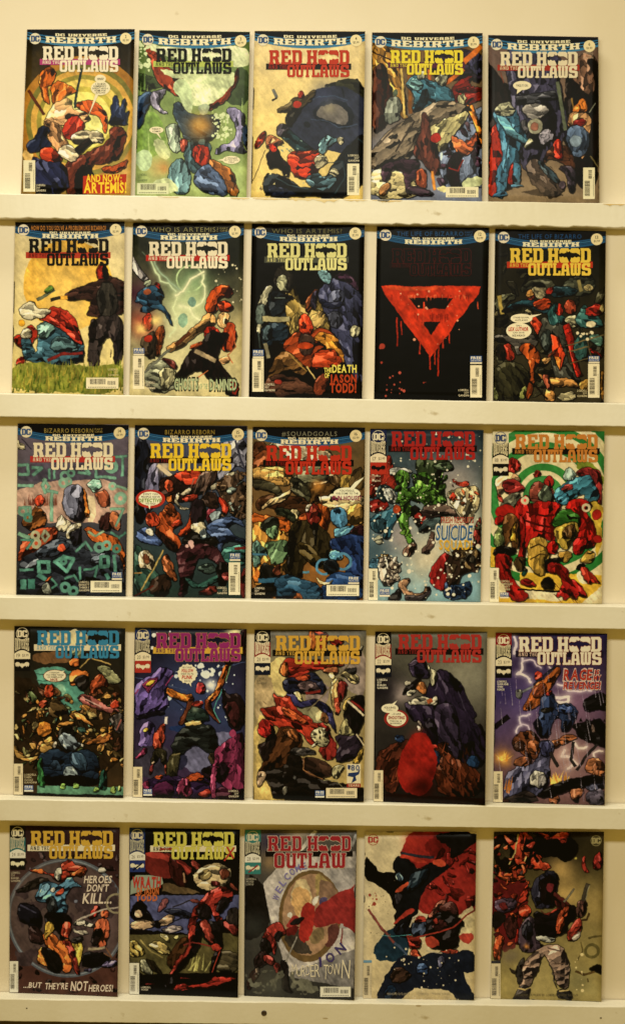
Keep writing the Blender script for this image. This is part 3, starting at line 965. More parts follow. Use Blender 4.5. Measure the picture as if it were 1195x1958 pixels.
b = Book(0, (250, 45), A_, [(88, 65), (1185, 82), (1150, 1700), (45, 1692)])
b.build('comic book with milky green cover and black title on a lime bar', [
 ('g', '4a6030', 'a8b878'), ('b', '2e3c22', [60, 480, 330, 560, 280, 640, 60, 660]), ('B', '2c3a24', [1030, 440, 1180, 480, 1180, 800, 950, 800, 990, 640]), ('h', 'b8cc80', 200, 1150, 180, .8), ('h', 'c8d8a0', 700, 420, 380, .55),
 ('B', '7c9a4c', [60, 950, 260, 880, 330, 1050, 330, 1250, 60, 1400]), ('s', '90ac5c/6a8842/a8c078', 26, (70, 500, 1150, 1400), 240, 90, 22, 3),
 ('b', '8e3a22', [140, 210, 260, 260, 330, 420, 560, 500, 560, 600, 470, 720, 400, 650, 300, 600, 210, 400]), ('b', '8a3c22', [880, 640, 1010, 560, 1050, 440, 1060, 560, 960, 760, 780, 870, 790, 800]),
 ('B', 'd2dcae', [300, 440, 520, 480, 1000, 480, 1010, 580, 960, 660, 800, 800, 620, 800, 560, 760, 590, 560, 380, 520]), ('B', 'c4d4a8', [440, 580, 520, 540, 600, 640, 600, 900, 540, 920, 500, 740, 430, 660]), ('E', 'e2e8bc', 740, 690, 130, 90),
 ('B', 'dfe6bc', [180, 210, 300, 220, 1060, 230, 1150, 250, 1150, 400, 1050, 450, 250, 300]), ('k', 'd8e4b8', 46, (60, 180, 190, 470), 8, 24), ('B', '9aa890', [640, 810, 780, 800, 760, 910, 700, 930]),
 ('b', '2e3c4a', [560, 900, 700, 920, 880, 900, 850, 1080, 800, 1160, 560, 1160, 480, 1000, 420, 820, 500, 760]), ('b', '46606a', [560, 1150, 800, 1150, 780, 1420, 640, 1500, 540, 1400]), ('h', 'c88a36', 690, 1020, 120, .85), ('h', 'd8b060', 670, 1000, 60, .5),
 ('b', '2c3f5c', [62, 740, 150, 680, 230, 690, 250, 760, 150, 860, 120, 980, 60, 1080]), ('b', '8c86a0', [210, 690, 290, 660, 360, 640, 330, 720, 290, 770, 300, 850, 380, 880, 300, 880, 220, 830]), ('b', '7c769a', [950, 850, 1060, 850, 1150, 920, 1110, 1080, 1090, 1180, 1150, 1280, 960, 1240, 860, 1290, 870, 1220, 1020, 1180, 1060, 1000, 960, 900]),
 ('b', '2a3a54', [1110, 1080, 1160, 980, 1160, 1260, 1120, 1180]), ('k', 'd4deb0', 60, (800, 900, 1000, 1150), 8, 26), ('B', 'c9d2a0', [220, 1160, 300, 1150, 380, 1260, 380, 1340, 260, 1320]), ('h', 'ce7a3c', 330, 1420, 60, .7), ('h', 'd4ae70', 260, 1430, 110, .6),
 ('b', '6d8f98', [390, 1420, 480, 1330, 560, 1400, 600, 1560, 560, 1690, 440, 1690, 390, 1560]), ('b', 'a6b4a2', [360, 1000, 470, 1000, 480, 1120, 520, 1160, 470, 1290, 400, 1260, 360, 1120]), ('b', '9c4230', [480, 1130, 560, 1140, 560, 1230, 510, 1290]), ('b', 'a8341f', [620, 1240, 700, 1190, 790, 1240, 800, 1330, 740, 1420, 680, 1420, 630, 1330]),
 ('b', '4f5f80', [640, 1480, 760, 1400, 880, 1440, 960, 1580, 970, 1690, 760, 1690, 640, 1600]), ('b', '9a5f2c', [800, 1330, 960, 1430, 1030, 1500, 1060, 1690, 970, 1690, 930, 1520, 800, 1420]), ('B', 'cfd8a8', [200, 1560, 380, 1530, 470, 1620, 470, 1690, 60, 1690]), ('E', 'b4c8a0', 130, 1360, 80, 110)])
b.banner('A', '3', '$2.99'); b.title(255, 1003, 248, '14160e', 'b4c060', '2c3016')
b.barcode(65, 1585, 380, 1695, False, 'd4d6b0'); b.credit(72, 1490, 165, 1575, LSG, '6a7450')
b.bubble([(258, 1058, 70, 34)], (250, 1085, 275, 1085, 310, 1152), [('THERE IT', 212, 1040, 300, 1054), ('COMES!', 218, 1064, 298, 1078)])
b.bubble([(1000, 1355, 86, 40)], (935, 1340, 935, 1365, 860, 1358), [('A THOUGHT', 940, 1330, 1060, 1342), ('OR TWO WITH', 930, 1350, 1070, 1362), ('YOU!', 970, 1370, 1030, 1382)])

b = Book(0, (475, 45), A_, [(62, 70), (1160, 75), (1135, 1720), (25, 1705)])
b.build('comic book with cream cover, red title and a huge dark blue dome at the right', [
 ('g', 'e8d2a2', 'e6c878'), ('h', 'f0d888', 300, 1100, 420, .6), ('b', '2a2a1c', [750, 620, 900, 580, 1160, 570, 1150, 900, 900, 760]), ('B', '2a2e40', [600, 760, 700, 660, 900, 640, 1060, 690, 1150, 780, 1150, 1250, 1000, 1330, 780, 1220, 640, 1260, 320, 1110, 380, 1040, 430, 960, 500, 880]),
 ('B', '171c26', [640, 880, 720, 780, 860, 750, 1000, 800, 1050, 960, 980, 1040, 840, 1000, 680, 950]), ('h', '3c4260', 760, 720, 130, .6), ('B', '6a6462', [665, 890, 740, 800, 860, 780, 960, 840, 1000, 940, 960, 1000, 850, 990, 740, 930]), ('h', '9a9078', 800, 830, 60, .6), ('l', '3c4a64', 9, [600, 770, 700, 730, 860, 720, 980, 760]), ('l', '3c4a64', 9, [620, 940, 760, 960, 900, 1030, 1080, 1000]), ('l', '1a2028', 10, [930, 640, 950, 730]), ('e', '181c24', 580, 1000, 28, 28),
 ('p', '24383e', [310, 1110, 390, 1040, 640, 1250, 520, 1310]), ('s', '7a9088', 10, (320, 1100, 520, 1300), 34, -50, 26), ('b', '101418', [180, 1560, 230, 1460, 420, 1540, 560, 1640, 760, 1560, 900, 1270, 1150, 1080, 1150, 1715, 210, 1715, 165, 1640]), ('l', '34444a', 12, [220, 1500, 400, 1600, 600, 1640]), ('l', '2c3c42', 9, [760, 1390, 930, 1370, 960, 1520, 860, 1680]), ('l', '2c3c42', 8, [1080, 1150, 1150, 1190]), ('b', '1c2030', [190, 1600, 420, 1650, 520, 1710, 220, 1710]),
 ('b', '4c4028', [290, 840, 400, 800, 440, 740, 560, 730, 680, 660, 640, 740, 560, 820, 480, 880, 420, 870, 290, 880]), ('E', 'a83020', 490, 805, 45, 34), ('b', 'a4341e', [500, 690, 530, 655, 560, 690, 550, 740, 510, 740]), ('b', '1a1712', [370, 900, 480, 860, 540, 850, 460, 960, 420, 1030, 370, 980]), ('b', '3e3840', [280, 1030, 330, 980, 400, 1020, 350, 1110, 290, 1110]), ('l', '767670', 30, [248, 660, 275, 730]), ('l', '2c241c', 16, [235, 765, 280, 740]),
 ('b', 'a83a20', [130, 1090, 180, 1060, 190, 1110, 150, 1180, 80, 1240, 60, 1190]), ('b', 'c07a50', [190, 1130, 250, 1120, 350, 1160, 300, 1200, 240, 1240, 180, 1250]), ('b', '18100f', [200, 1260, 300, 1240, 330, 1350, 390, 1380, 410, 1520, 360, 1500, 330, 1430, 200, 1430]), ('b', 'a02c1a', [200, 1210, 270, 1200, 290, 1250, 230, 1290]), ('l', '5c4c34', 7, [170, 1260, 40, 1570]), ('s', 'd8c890', 8, (210, 1470, 600, 1600), 30, 70, 24),
 ('b', 'b83a1e', [410, 1290, 560, 1290, 700, 1265, 660, 1370, 700, 1450, 620, 1500, 520, 1540, 440, 1490, 400, 1370]), ('b', '5b7a86', [690, 1240, 740, 1110, 820, 1120, 880, 1150, 800, 1200, 760, 1290, 710, 1290]), ('b', '53707e', [560, 1540, 680, 1470, 740, 1540, 860, 1500, 870, 1580, 780, 1660, 660, 1620]), ('b', 'c2b898', [860, 1150, 920, 1110, 940, 1160, 910, 1210]), ('b', 'bdb292', [640, 1330, 760, 1310, 790, 1370, 720, 1430, 660, 1430]), ('b', 'c2b898', [800, 1490, 860, 1440, 900, 1480, 870, 1530]), ('s', '5a4a34', 5, (110, 1600, 150, 1660), 40, 80, 9)])
b.banner('A', '4', '$2.99'); b.title(207, 1003, 265, 'b83a22', '1c1612', 'a02c1c')
b.barcode(982, 1392, 1100, 1705, True); b.credit(990, 1300, 1098, 1378, LSG, 'd8ccb0', True)

b = Book(0, (700, 50), A_, [(58, 62), (1155, 68), (1150, 1720), (45, 1700)])
b.build('comic book with yellow title over a billowing grey cloth and orange beams', [
 ('g', '6a4a1e', '7c84a0'), ('b', 'b08038', [60, 180, 240, 200, 330, 420, 420, 880, 330, 900, 250, 600, 60, 500]), ('l', '2a1a0a', 14, [60, 250, 330, 370]), ('b', '38180c', [60, 520, 100, 400, 200, 400, 200, 560, 260, 620, 210, 960, 60, 1060]), ('b', '241008', [100, 400, 150, 370, 195, 420, 190, 520, 100, 530]), ('l', 'd8b868', 26, [350, 430, 380, 900]), ('l', '8a5620', 40, [430, 480, 440, 860]),
 ('b', '28202e', [560, 240, 1150, 240, 1150, 560, 1000, 500, 700, 560]), ('b', '34324c', [1020, 330, 1150, 230, 1150, 470, 1050, 440]), ('l', 'd8742a', 60, [980, 350, 1130, 200]), ('l', 'd06c28', 44, [800, 560, 960, 430]), ('l', 'cc6a2a', 34, [625, 430, 630, 540]), ('p', '7c88a8', [900, 900, 1150, 800, 1150, 1600, 780, 1600, 700, 1300]), ('q', '33222a/2a1c26/463040', 26, (740, 880, 1140, 1480), 40, 90), ('p', 'd87c2a', [990, 770, 1060, 780, 1150, 1060, 1150, 1180]),
 ('b', '6a6e66', [180, 840, 220, 710, 280, 690, 340, 740, 345, 880, 250, 960, 200, 960]), ('E', '54604e', 290, 660, 26, 34), ('b', '7a2018', [830, 640, 950, 520, 1090, 480, 1000, 580, 1150, 620, 1150, 720, 1040, 760, 870, 760]), ('b', '4c0e0c', [860, 620, 1150, 600, 1150, 640, 950, 660]),
 ('b', '3e6a80', [410, 580, 520, 470, 590, 520, 640, 560, 720, 580, 830, 630, 860, 760, 760, 800, 600, 800, 520, 860, 470, 840, 500, 690, 430, 620]), ('b', '6d96a0', [420, 570, 500, 500, 560, 560, 540, 630, 450, 620]), ('b', '16242c', [560, 640, 620, 620, 600, 760, 540, 830, 470, 860]), ('b', 'a8a892', [510, 450, 580, 430, 590, 500, 530, 520]), ('b', '9c9c88', [690, 500, 800, 460, 810, 520, 770, 600, 700, 570]), ('b', 'bcb68e', [900, 690, 960, 660, 990, 720, 950, 780, 910, 760]),
 ('b', '7a6c5c', [60, 1200, 330, 960, 560, 850, 700, 770, 860, 760, 1040, 830, 960, 860, 640, 980, 620, 1070, 520, 1100, 440, 1290, 330, 1290, 160, 1400, 60, 1380]), ('b', 'b4aa7c', [620, 1000, 800, 930, 1030, 830, 900, 1000, 820, 1160, 700, 1260, 680, 1160, 640, 1090]), ('l', '3a3028', 16, [470, 950, 290, 1240]), ('l', '433830', 14, [330, 960, 110, 1180]), ('l', '453a30', 14, [520, 1080, 380, 1290]), ('l', '2a241e', 20, [700, 800, 860, 790]),
 ('b', 'c8b888', [60, 1440, 220, 1420, 400, 1440, 500, 1500, 560, 1700, 50, 1700]), ('b', '402a38', [150, 1440, 240, 1340, 440, 1320, 520, 1330, 510, 1480, 420, 1560, 440, 1690, 390, 1640, 380, 1440, 250, 1430, 240, 1530, 190, 1540]), ('b', '5a3026', [530, 1060, 560, 880, 610, 880, 620, 1060, 700, 1200, 740, 1430, 700, 1460, 620, 1400, 560, 1330, 460, 1270, 500, 1130]), ('e', 'a8281c', 690, 1115, 52, 50), ('b', '7c3a1e', [530, 1400, 610, 1440, 600, 1620, 480, 1580]), ('l', 'd88c38', 30, [660, 1440, 680, 1620]), ('b', '8a6038', [120, 1650, 200, 1560, 260, 1570, 180, 1680]), ('b', '3c2c3c', [700, 1500, 780, 1520, 760, 1620, 720, 1560]), ('b', '3a2a34', [400, 1600, 560, 1600, 690, 1690, 450, 1690]),
 ('b', 'b86238', [850, 1080, 900, 1120, 1000, 1160, 1100, 1130, 1060, 1220, 980, 1290, 920, 1260, 860, 1170]), ('b', 'a44c28', [970, 1110, 1040, 1120, 1100, 1040, 1110, 1160, 1020, 1200]), ('b', '1c1016', [830, 1280, 900, 1240, 950, 1330, 910, 1440, 920, 1590, 840, 1600, 790, 1480]), ('l', '8c2a1e', 18, [820, 1410, 910, 1440, 960, 1330]), ('B', 'd2d8a8', [960, 1520, 1140, 1480, 1140, 1600, 940, 1600]), ('B', 'd8cf98', [700, 1600, 800, 1590, 800, 1660, 720, 1640])])
b.banner('A', '5', '$2.99'); b.title(243, 962, 240, 'e6d23c', '54203c', 'dcc83a'); b.barcode(790, 1597, 1112, 1700, False)

b = Book(0, (920, 55), B_, [(65, 60), (1135, 80), (1145, 1690), (65, 1660)])
b.build('comic book with grey brown cover, white title and a dark tyre shape near its foot', [
 ('g', '6c5650', '8a765c'), ('b', '7a5a48', [940, 220, 1130, 300, 1120, 500, 1060, 700, 960, 560, 880, 500]), ('s', '4c3028', 14, (900, 420, 1080, 640), 110, 0, 9), ('b', '181210', [68, 330, 130, 420, 230, 560, 290, 560, 300, 760, 350, 800, 350, 1500, 68, 1580]), ('l', '8e4a34', 9, [180, 420, 210, 520]), ('b', '17110f', [830, 480, 900, 500, 980, 600, 1060, 700, 1110, 480, 1000, 310, 1130, 360, 1135, 1500, 920, 1500, 800, 1000]),
 ('b', '3d3a50', [190, 180, 730, 210, 760, 600, 830, 960, 780, 1060, 640, 1220, 430, 1440, 340, 1000, 290, 600]), ('p', '4a4a52', [330, 660, 720, 600, 740, 680, 340, 740]), ('l', '5c6250', 36, [740, 520, 810, 980]), ('b', '110e12', [560, 720, 660, 740, 730, 880, 700, 1060, 560, 1170, 400, 1150, 440, 960, 520, 900]), ('b', '8c8684', [390, 790, 460, 730, 580, 730, 650, 790, 600, 850, 480, 870]), ('b', '9690a0', [560, 1040, 640, 970, 710, 1010, 660, 1100, 570, 1140]), ('e', 'a8a48e', 525, 945, 78, 82), ('e', 'a06a58', 520, 950, 42, 46), ('b', '6e6a70', [380, 900, 440, 880, 450, 1010, 400, 1020]),
 ('b', 'a02c1a', [110, 900, 190, 1040, 210, 1300, 140, 1560, 120, 1620, 70, 1580, 80, 1300]), ('b', '8c2418', [280, 1260, 360, 1300, 380, 1520, 300, 1540, 240, 1480]), ('b', '3e6a86', [120, 830, 180, 780, 330, 790, 370, 920, 400, 1010, 440, 1080, 400, 1160, 370, 1100, 360, 1320, 370, 1520, 310, 1520, 300, 1200, 210, 1640, 150, 1600, 150, 1380, 210, 1240, 200, 1050, 130, 920]), ('b', '5a8aa0', [140, 860, 220, 850, 330, 990, 440, 1080, 400, 1130, 220, 990]), ('l', '2a4658', 14, [260, 1080, 220, 1360]), ('b', '3a6686', [120, 1600, 220, 1580, 250, 1630, 110, 1640]), ('b', '3a6686', [290, 1520, 410, 1530, 400, 1550, 280, 1550]), ('b', '8e8c76', [120, 800, 230, 700, 330, 790, 300, 840, 170, 850]), ('b', 'c6c4a0', [400, 1130, 470, 1060, 500, 1120, 420, 1160]),
 ('b', 'c89668', [830, 900, 880, 800, 1010, 830, 1060, 900, 1030, 1060, 1010, 1200, 990, 1250, 970, 1210, 1000, 1050, 900, 960, 850, 960]), ('b', 'b86a28', [880, 790, 930, 690, 990, 670, 1020, 760, 1000, 820, 910, 810]), ('b', '7a1c18', [890, 880, 1010, 880, 1000, 940, 900, 950]), ('b', '50607c', [830, 960, 960, 940, 1050, 1040, 1030, 1190, 920, 1250, 840, 1130]), ('e', '7c8ca0', 910, 1090, 55, 60), ('l', '8a8a78', 10, [1040, 810, 1100, 720]), ('l', '80622e', 12, [870, 670, 890, 770]),
 ('b', '50301f', [640, 1220, 720, 1130, 830, 1130, 890, 1210, 900, 1370, 840, 1430, 820, 1330, 760, 1290, 690, 1260, 620, 1320]), ('b', '38303a', [730, 1350, 900, 1340, 920, 1480, 880, 1610, 830, 1560, 830, 1440]), ('b', 'b02c1a', [695, 1110, 740, 1070, 780, 1110, 790, 1250, 740, 1270, 700, 1190]), ('P', '2a2018', [380, 1590, 560, 1540, 800, 1620, 700, 1640]), ('b', '463a34', [430, 1370, 480, 1290, 540, 1265, 640, 1370, 740, 1500, 800, 1520, 780, 1580, 690, 1640, 600, 1600, 500, 1500]), ('b', '2c3a44', [540, 1290, 600, 1290, 760, 1480, 720, 1510, 600, 1400]), ('s', '241c1a', 16, (460, 1330, 700, 1600), 90, -50, 7), ('b', '5a4c58', [740, 1510, 800, 1490, 820, 1550, 760, 1570]), ('h', '9a8468', 500, 1640, 200, .4), ('l', '7a6c44', 14, [1060, 1240, 1130, 1340])])
b.banner('A', '6', '$2.99'); b.title(185, 935, 225, 'e4d6ba', 'a03424', 'dccca8')
b.barcode(988, 1350, 1100, 1655, True); b.credit(985, 225, 1085, 295, LSG, 'b09c88', True)
b.bubble([(395, 552, 88, 44)], (350, 582, 400, 590, 342, 635), [('PASS IT ON.', 340, 540, 452, 562)])

# --- second row
b = Book(1, (15, 415), B_, [(75, 45), (1140, 40), (1125, 1705), (42, 1690)])
b.build('comic book with a big yellow sun disc above green grass', [
 ('g', 'd6c8a0', 'dcca84'), ('E', 'dfae46', 590, 660, 440, 445), ('h', 'e8c878', 560, 640, 330, .5), ('h', 'e0cc88', 600, 1000, 260, .55),
 ('b', '3a2620', [860, 640, 900, 600, 1010, 590, 1140, 650, 1138, 1000, 1110, 900, 1080, 960, 860, 960, 760, 960, 800, 860, 820, 790, 620, 820, 570, 800, 580, 740, 740, 690, 800, 655]), ('b', '8a2618', [855, 520, 900, 460, 950, 460, 990, 520, 960, 600, 900, 610, 870, 590]), ('b', '18120f', [930, 470, 980, 490, 1000, 580, 930, 620]), ('b', '34302a', [880, 660, 1040, 650, 1060, 960, 880, 960]), ('b', '38302e', [860, 970, 1090, 960, 1120, 1180, 1100, 1440, 1040, 1440, 1030, 1240, 970, 1140, 900, 1260, 880, 1470, 790, 1460, 800, 1180]), ('b', '1c1614', [790, 1040, 860, 990, 840, 1220, 790, 1210]), ('l', '120e0c', 16, [800, 1190, 930, 1200]), ('l', '120e0c', 16, [1030, 1210, 1120, 1190]),
 ('l', '646a54', 30, [290, 800, 450, 710]), ('b', '5c7c34', [360, 710, 440, 670, 460, 710, 400, 740]), ('l', '2c2820', 34, [430, 800, 520, 780]), ('l', 'd09a3c', 40, [520, 785, 570, 785]),
 ('b', 'a03020', [60, 1150, 160, 1130, 200, 1050, 260, 1080, 280, 1200, 160, 1280, 60, 1220]), ('b', '88281c', [70, 1400, 150, 1340, 180, 1430, 80, 1440]), ('b', '3f6272', [280, 1060, 400, 1000, 560, 1060, 680, 1160, 730, 1250, 710, 1440, 180, 1410, 170, 1280, 130, 1180, 230, 1170, 260, 1260, 300, 1330, 310, 1180]), ('b', '6d8f88', [290, 1040, 420, 1020, 450, 1100, 340, 1190, 280, 1130]), ('b', '5a7a80', [430, 1170, 600, 1180, 700, 1270, 520, 1310, 430, 1300]), ('l', '7c2a24', 30, [400, 1390, 520, 1330, 720, 1320]), ('b', 'a83424', [310, 980, 420, 880, 470, 870, 600, 930, 690, 1050, 725, 1240, 640, 1180, 530, 1090, 410, 1010]), ('l', '6a1c14', 12, [480, 910, 640, 1060, 700, 1180]), ('l', '6a1c14', 10, [400, 940, 560, 1060]),
 ('b', 'c8c0a4', [120, 880, 250, 820, 300, 900, 420, 880, 400, 930, 300, 980, 220, 1010, 150, 960]), ('b', 'b8b094', [120, 1130, 160, 1080, 230, 1110, 220, 1180, 130, 1170]), ('e', 'd8a030', 140, 1030, 34, 34),
 ('B', '7a7e34', [45, 1440, 300, 1420, 700, 1450, 1130, 1430, 1130, 1710, 40, 1700]), ('s', '8c8a3c/5c6a26/a0923e/48581e/746c2c', 190, (45, 1500, 1130, 1720), 120, 84, 18, 18), ('s', '6f7a30/949046', 60, (45, 1450, 1130, 1490), 80, 88, 10, 14), ('s', '4a4034', 4, (990, 1320, 1010, 1400), 60, 88, 12)])
b.banner('B', '7', '$2.99', 'HOW DO YOU SOLVE A PROBLEM LIKE BIZARRO?', 'c8843a', .15, .83)
b.title(210, 985, 212, '15120e', 'b03c28', '5a1a12'); b.barcode(765, 1562, 1078, 1668, False); b.credit(978, 1472, 1078, 1552, ['LOBDELL', 'SOY', 'GANDINI'], 'ccc08c', True)

b = Book(1, (240, 415), B_, [(75, 55), (1155, 60), (1125, 1725), (40, 1710)])
b.build('comic book with pale green lightning and a pale green slogan along its foot', [
 ('g', '181c16', 'd8cc9a'), ('h', '14160f', 950, 380, 300, .9), ('h', '3c1c2c', 120, 750, 160, .85), ('h', '6a8a64', 640, 660, 190, .9), ('h', 'b8ce9a', 620, 880, 210, .9), ('h', 'd6dab0', 560, 1050, 220, .9), ('h', 'dcca8e', 1080, 1200, 260, .7), ('h', '9a3428', 170, 1050, 120, .9), ('h', 'd8d0a0', 480, 1350, 220, .8),
 ('R', 'a8c090', 625, 600, 120, 135), ('z', 'e4e4c0', 20, [760, 530, 560, 720, 490, 760]), ('z', 'c4d4ae', 16, [250, 430, 340, 620, 490, 720]), ('z', '94aa90', 14, [280, 420, 400, 590, 520, 700]), ('z', 'dce2ba', 16, [760, 560, 770, 760, 660, 880, 530, 860]), ('z', 'd2dcb0', 14, [500, 780, 460, 880, 490, 1060, 430, 1160]), ('z', 'e0e4bc', 18, [530, 860, 640, 920, 740, 1010]), ('E', '8cae94', 560, 1000, 50, 70), ('E', '7da090', 640, 830, 40, 50),
 ('p', 'd6cfd2', [70, 380, 75, 500, 170, 630, 215, 600]), ('k', 'd8d0b0', 30, (850, 450, 1150, 900), 4, 14), ('l', '5a6a5a', 10, [160, 340, 210, 390]),
 ('b', '2c4a62', [130, 720, 230, 680, 330, 680, 380, 770, 340, 830, 380, 900, 440, 1000, 450, 1060, 390, 960, 290, 880, 190, 930, 150, 900, 180, 830, 100, 830, 130, 780]), ('b', '8a241c', [280, 640, 340, 650, 340, 700, 300, 690]), ('b', '9ca48c', [165, 640, 230, 610, 240, 660, 190, 690]), ('E', '8c4a2c', 205, 725, 36, 26),
 ('b', '8c4824', [290, 1090, 370, 1070, 350, 1330, 290, 1370, 270, 1200]), ('b', 'a02c1c', [160, 1020, 190, 940, 250, 940, 260, 1060, 180, 1100]), ('b', '504434', [130, 1200, 250, 1100, 300, 1200, 290, 1370, 200, 1370]), ('h', 'f0d080', 145, 1080, 55, 1), ('h', 'f0d888', 290, 1010, 50, 1), ('e', 'a03020', 215, 1180, 42, 40), ('b', '7a7c68', [190, 1450, 330, 1400, 460, 1440, 480, 1560, 440, 1690, 200, 1690]), ('b', 'c4be94', [330, 1490, 440, 1460, 480, 1520, 450, 1620, 380, 1690, 340, 1620]), ('b', '63302a', [330, 1390, 450, 1380, 500, 1470, 440, 1460]),
 ('b', 'b04a1e', [800, 800, 850, 700, 960, 670, 1050, 720, 1010, 790, 940, 760, 890, 830, 900, 920, 800, 950, 770, 880]), ('b', 'a03a1c', [900, 820, 1000, 800, 1060, 880, 990, 920, 920, 910]), ('b', 'd8b078', [920, 920, 1010, 940, 1010, 1010, 960, 1080, 890, 1030]), ('b', 'a44220', [970, 1050, 1050, 1020, 1090, 1150, 1060, 1270, 960, 1300, 930, 1180]), ('b', 'd8a868', [770, 960, 860, 950, 860, 1050, 760, 1110, 640, 1200, 520, 1270, 420, 1310, 430, 1240, 580, 1150, 700, 1060]), ('l', '54301c', 40, [500, 1230, 620, 1130]), ('l', '6c6c60', 22, [190, 1500, 430, 1290]),
 ('b', 'a82c18', [780, 1080, 880, 1070, 940, 1140, 880, 1250, 780, 1220]), ('b', '17110f', [820, 1120, 920, 1130, 1000, 1140, 980, 1200, 890, 1320, 900, 1400, 1030, 1560, 1090, 1720, 970, 1720, 940, 1610, 820, 1560, 720, 1460, 560, 1590, 490, 1560, 620, 1320, 740, 1240]), ('l', '9c8a6c', 46, [690, 1300, 860, 1390]), ('b', 'b0542c', [620, 1270, 720, 1200, 760, 1220, 680, 1270]), ('l', 'b8683a', 10, [700, 1560, 800, 1490]), ('l', 'b05c34', 9, [1030, 1100, 1080, 1250, 1000, 1340, 1040, 1420]), ('b', 'd0a06c', [900, 1370, 1000, 1340, 1020, 1400, 940, 1430]), ('b', '8c2a1c', [1020, 1570, 1090, 1600, 1080, 1720, 1020, 1710])])
b.banner('B', '9', '$2.99', 'WHO IS ARTEMIS?', '8a8458', .16, .77, ['PART', 'ONE'], True); b.title(232, 995, 242, 'e6dcc2', 'b02a20', 'e0d2b8')
b.barcode(75, 1350, 185, 1672, True); b.free(82, 1275, 185, 1345); b.credit(200, 1600, 290, 1680, LSG)
b.lines('slogan_outline', [('GHOSTS', 470, 1562, 715, 1684), ('DAMNED', 812, 1568, 1090, 1690)], '2c3020', 2, None, .07)
b.lines('slogan_lettering', [('GHOSTS', 478, 1572, 708, 1676), ('OF THE', 722, 1620, 800, 1670), ('DAMNED', 820, 1578, 1082, 1680)], 'a8b48c', 4, None, .03)

b = Book(1, (468, 420), B_, [(70, 40), (1165, 52), (1140, 1715), (40, 1695)])
b.build('comic book with black cover, pale yellow title and yellow and orange slogan at lower right', [
 ('g', '0d0c09', '14110c'), ('b', '7a6838', [440, 560, 520, 700, 570, 850, 640, 760, 700, 700, 760, 900, 830, 1060, 640, 1060, 480, 1140, 400, 1000, 380, 860]), ('b', 'b49c58', [440, 960, 520, 900, 530, 1080, 440, 1120]), ('b', 'bc9c60', [620, 960, 760, 860, 780, 1000, 690, 1060]), ('b', '6e3c20', [590, 860, 650, 700, 720, 680, 680, 800, 620, 900]), ('h', 'd8c078', 700, 980, 60, .6),
 ('b', '2a2620', [270, 620, 320, 480, 410, 450, 470, 540, 480, 660, 400, 700]), ('b', 'a8a888', [310, 560, 400, 540, 430, 600, 410, 660, 440, 700, 330, 670]), ('b', 'b4b094', [120, 850, 160, 720, 210, 650, 270, 660, 220, 760, 180, 880]), ('b', '525c56', [110, 860, 180, 800, 190, 900, 160, 1030, 110, 1020]), ('b', '1d2226', [220, 740, 290, 680, 420, 740, 500, 760, 400, 800, 370, 920, 410, 940, 250, 940, 230, 850]), ('l', '5c6660', 12, [290, 760, 390, 760]), ('l', 'a49c74', 52, [180, 965, 415, 965]), ('b', '24303a', [180, 1010, 410, 1000, 420, 1130, 380, 1230, 290, 1150, 260, 1230, 180, 1230]), ('b', '4a5a60', [190, 1030, 260, 1030, 270, 1130, 190, 1200]), ('b', 'a09c84', [110, 1030, 160, 1020, 160, 1090, 110, 1090]), ('l', '3a4440', 14, [130, 1090, 150, 1250]), ('l', '8c8468', 40, [200, 1210, 230, 1340]),
 ('b', '383a52', [740, 660, 860, 590, 1000, 580, 1130, 680, 1140, 1000, 1080, 1240, 1140, 1400, 1140, 1600, 960, 1380, 900, 1120, 830, 1060, 780, 860, 720, 780]), ('b', '32202e', [880, 540, 980, 530, 1100, 610, 1130, 700, 1000, 610, 900, 590]), ('b', '4c5066', [800, 700, 950, 680, 960, 800, 830, 860]), ('b', '1e2030', [720, 760, 840, 800, 940, 780, 960, 830, 790, 860]), ('l', '20222e', 12, [960, 680, 990, 980]), ('b', '3c3e4a', [800, 890, 920, 900, 930, 1000, 870, 1060, 810, 1010]), ('b', '7296a0', [690, 500, 750, 470, 820, 500, 850, 560, 800, 620, 720, 560]), ('b', 'b8b494', [1020, 1080, 1060, 1020, 1130, 1060, 1100, 1130, 1040, 1140]), ('b', '3c3648', [650, 730, 700, 690, 700, 880, 660, 860]),
 ('b', '8c3c1c', [380, 1230, 430, 1150, 520, 1110, 640, 1100, 700, 1060, 800, 1070, 870, 1160, 780, 1200, 720, 1270, 640, 1420, 540, 1400, 470, 1320, 400, 1290]), ('b', 'c04020', [520, 1000, 560, 925, 620, 930, 660, 1020, 650, 1080, 600, 1130, 550, 1110]), ('b', '3c2c24', [520, 1120, 660, 1130, 680, 1290, 560, 1330]), ('e', 'b8441e', 590, 1235, 80, 36), ('b', 'b47a30', [660, 1160, 740, 1090, 840, 1120, 920, 1180, 960, 1330, 950, 1390, 860, 1300, 760, 1200]), ('b', '9c3a1c', [720, 1280, 840, 1240, 920, 1320, 940, 1400, 720, 1440, 640, 1400]), ('b', '70502c', [200, 1540, 330, 1320, 420, 1290, 560, 1400, 600, 1450, 540, 1520, 420, 1440, 300, 1520, 220, 1560]), ('b', '54382a', [200, 1580, 340, 1490, 480, 1540, 640, 1620, 700, 1700, 220, 1700]), ('l', '9c7c40', 12, [440, 1310, 600, 1470]), ('l', 'c8b070', 16, [600, 1420, 680, 1540]), ('e', '8c3024', 330, 1570, 40, 26), ('b', '6c3420', [670, 1560, 780, 1470, 830, 1560, 760, 1700, 660, 1700])])
b.banner('B', '10', '$2.99', 'WHO IS ARTEMIS?', '6e6a44', .18, .80, None, True); b.title(222, 992, 232, 'd8d490', '4c4e42', 'c4c084')
b.barcode(75, 1350, 185, 1672, True); b.free(80, 1265, 185, 1348); b.credit(195, 1592, 292, 1675, LSG)
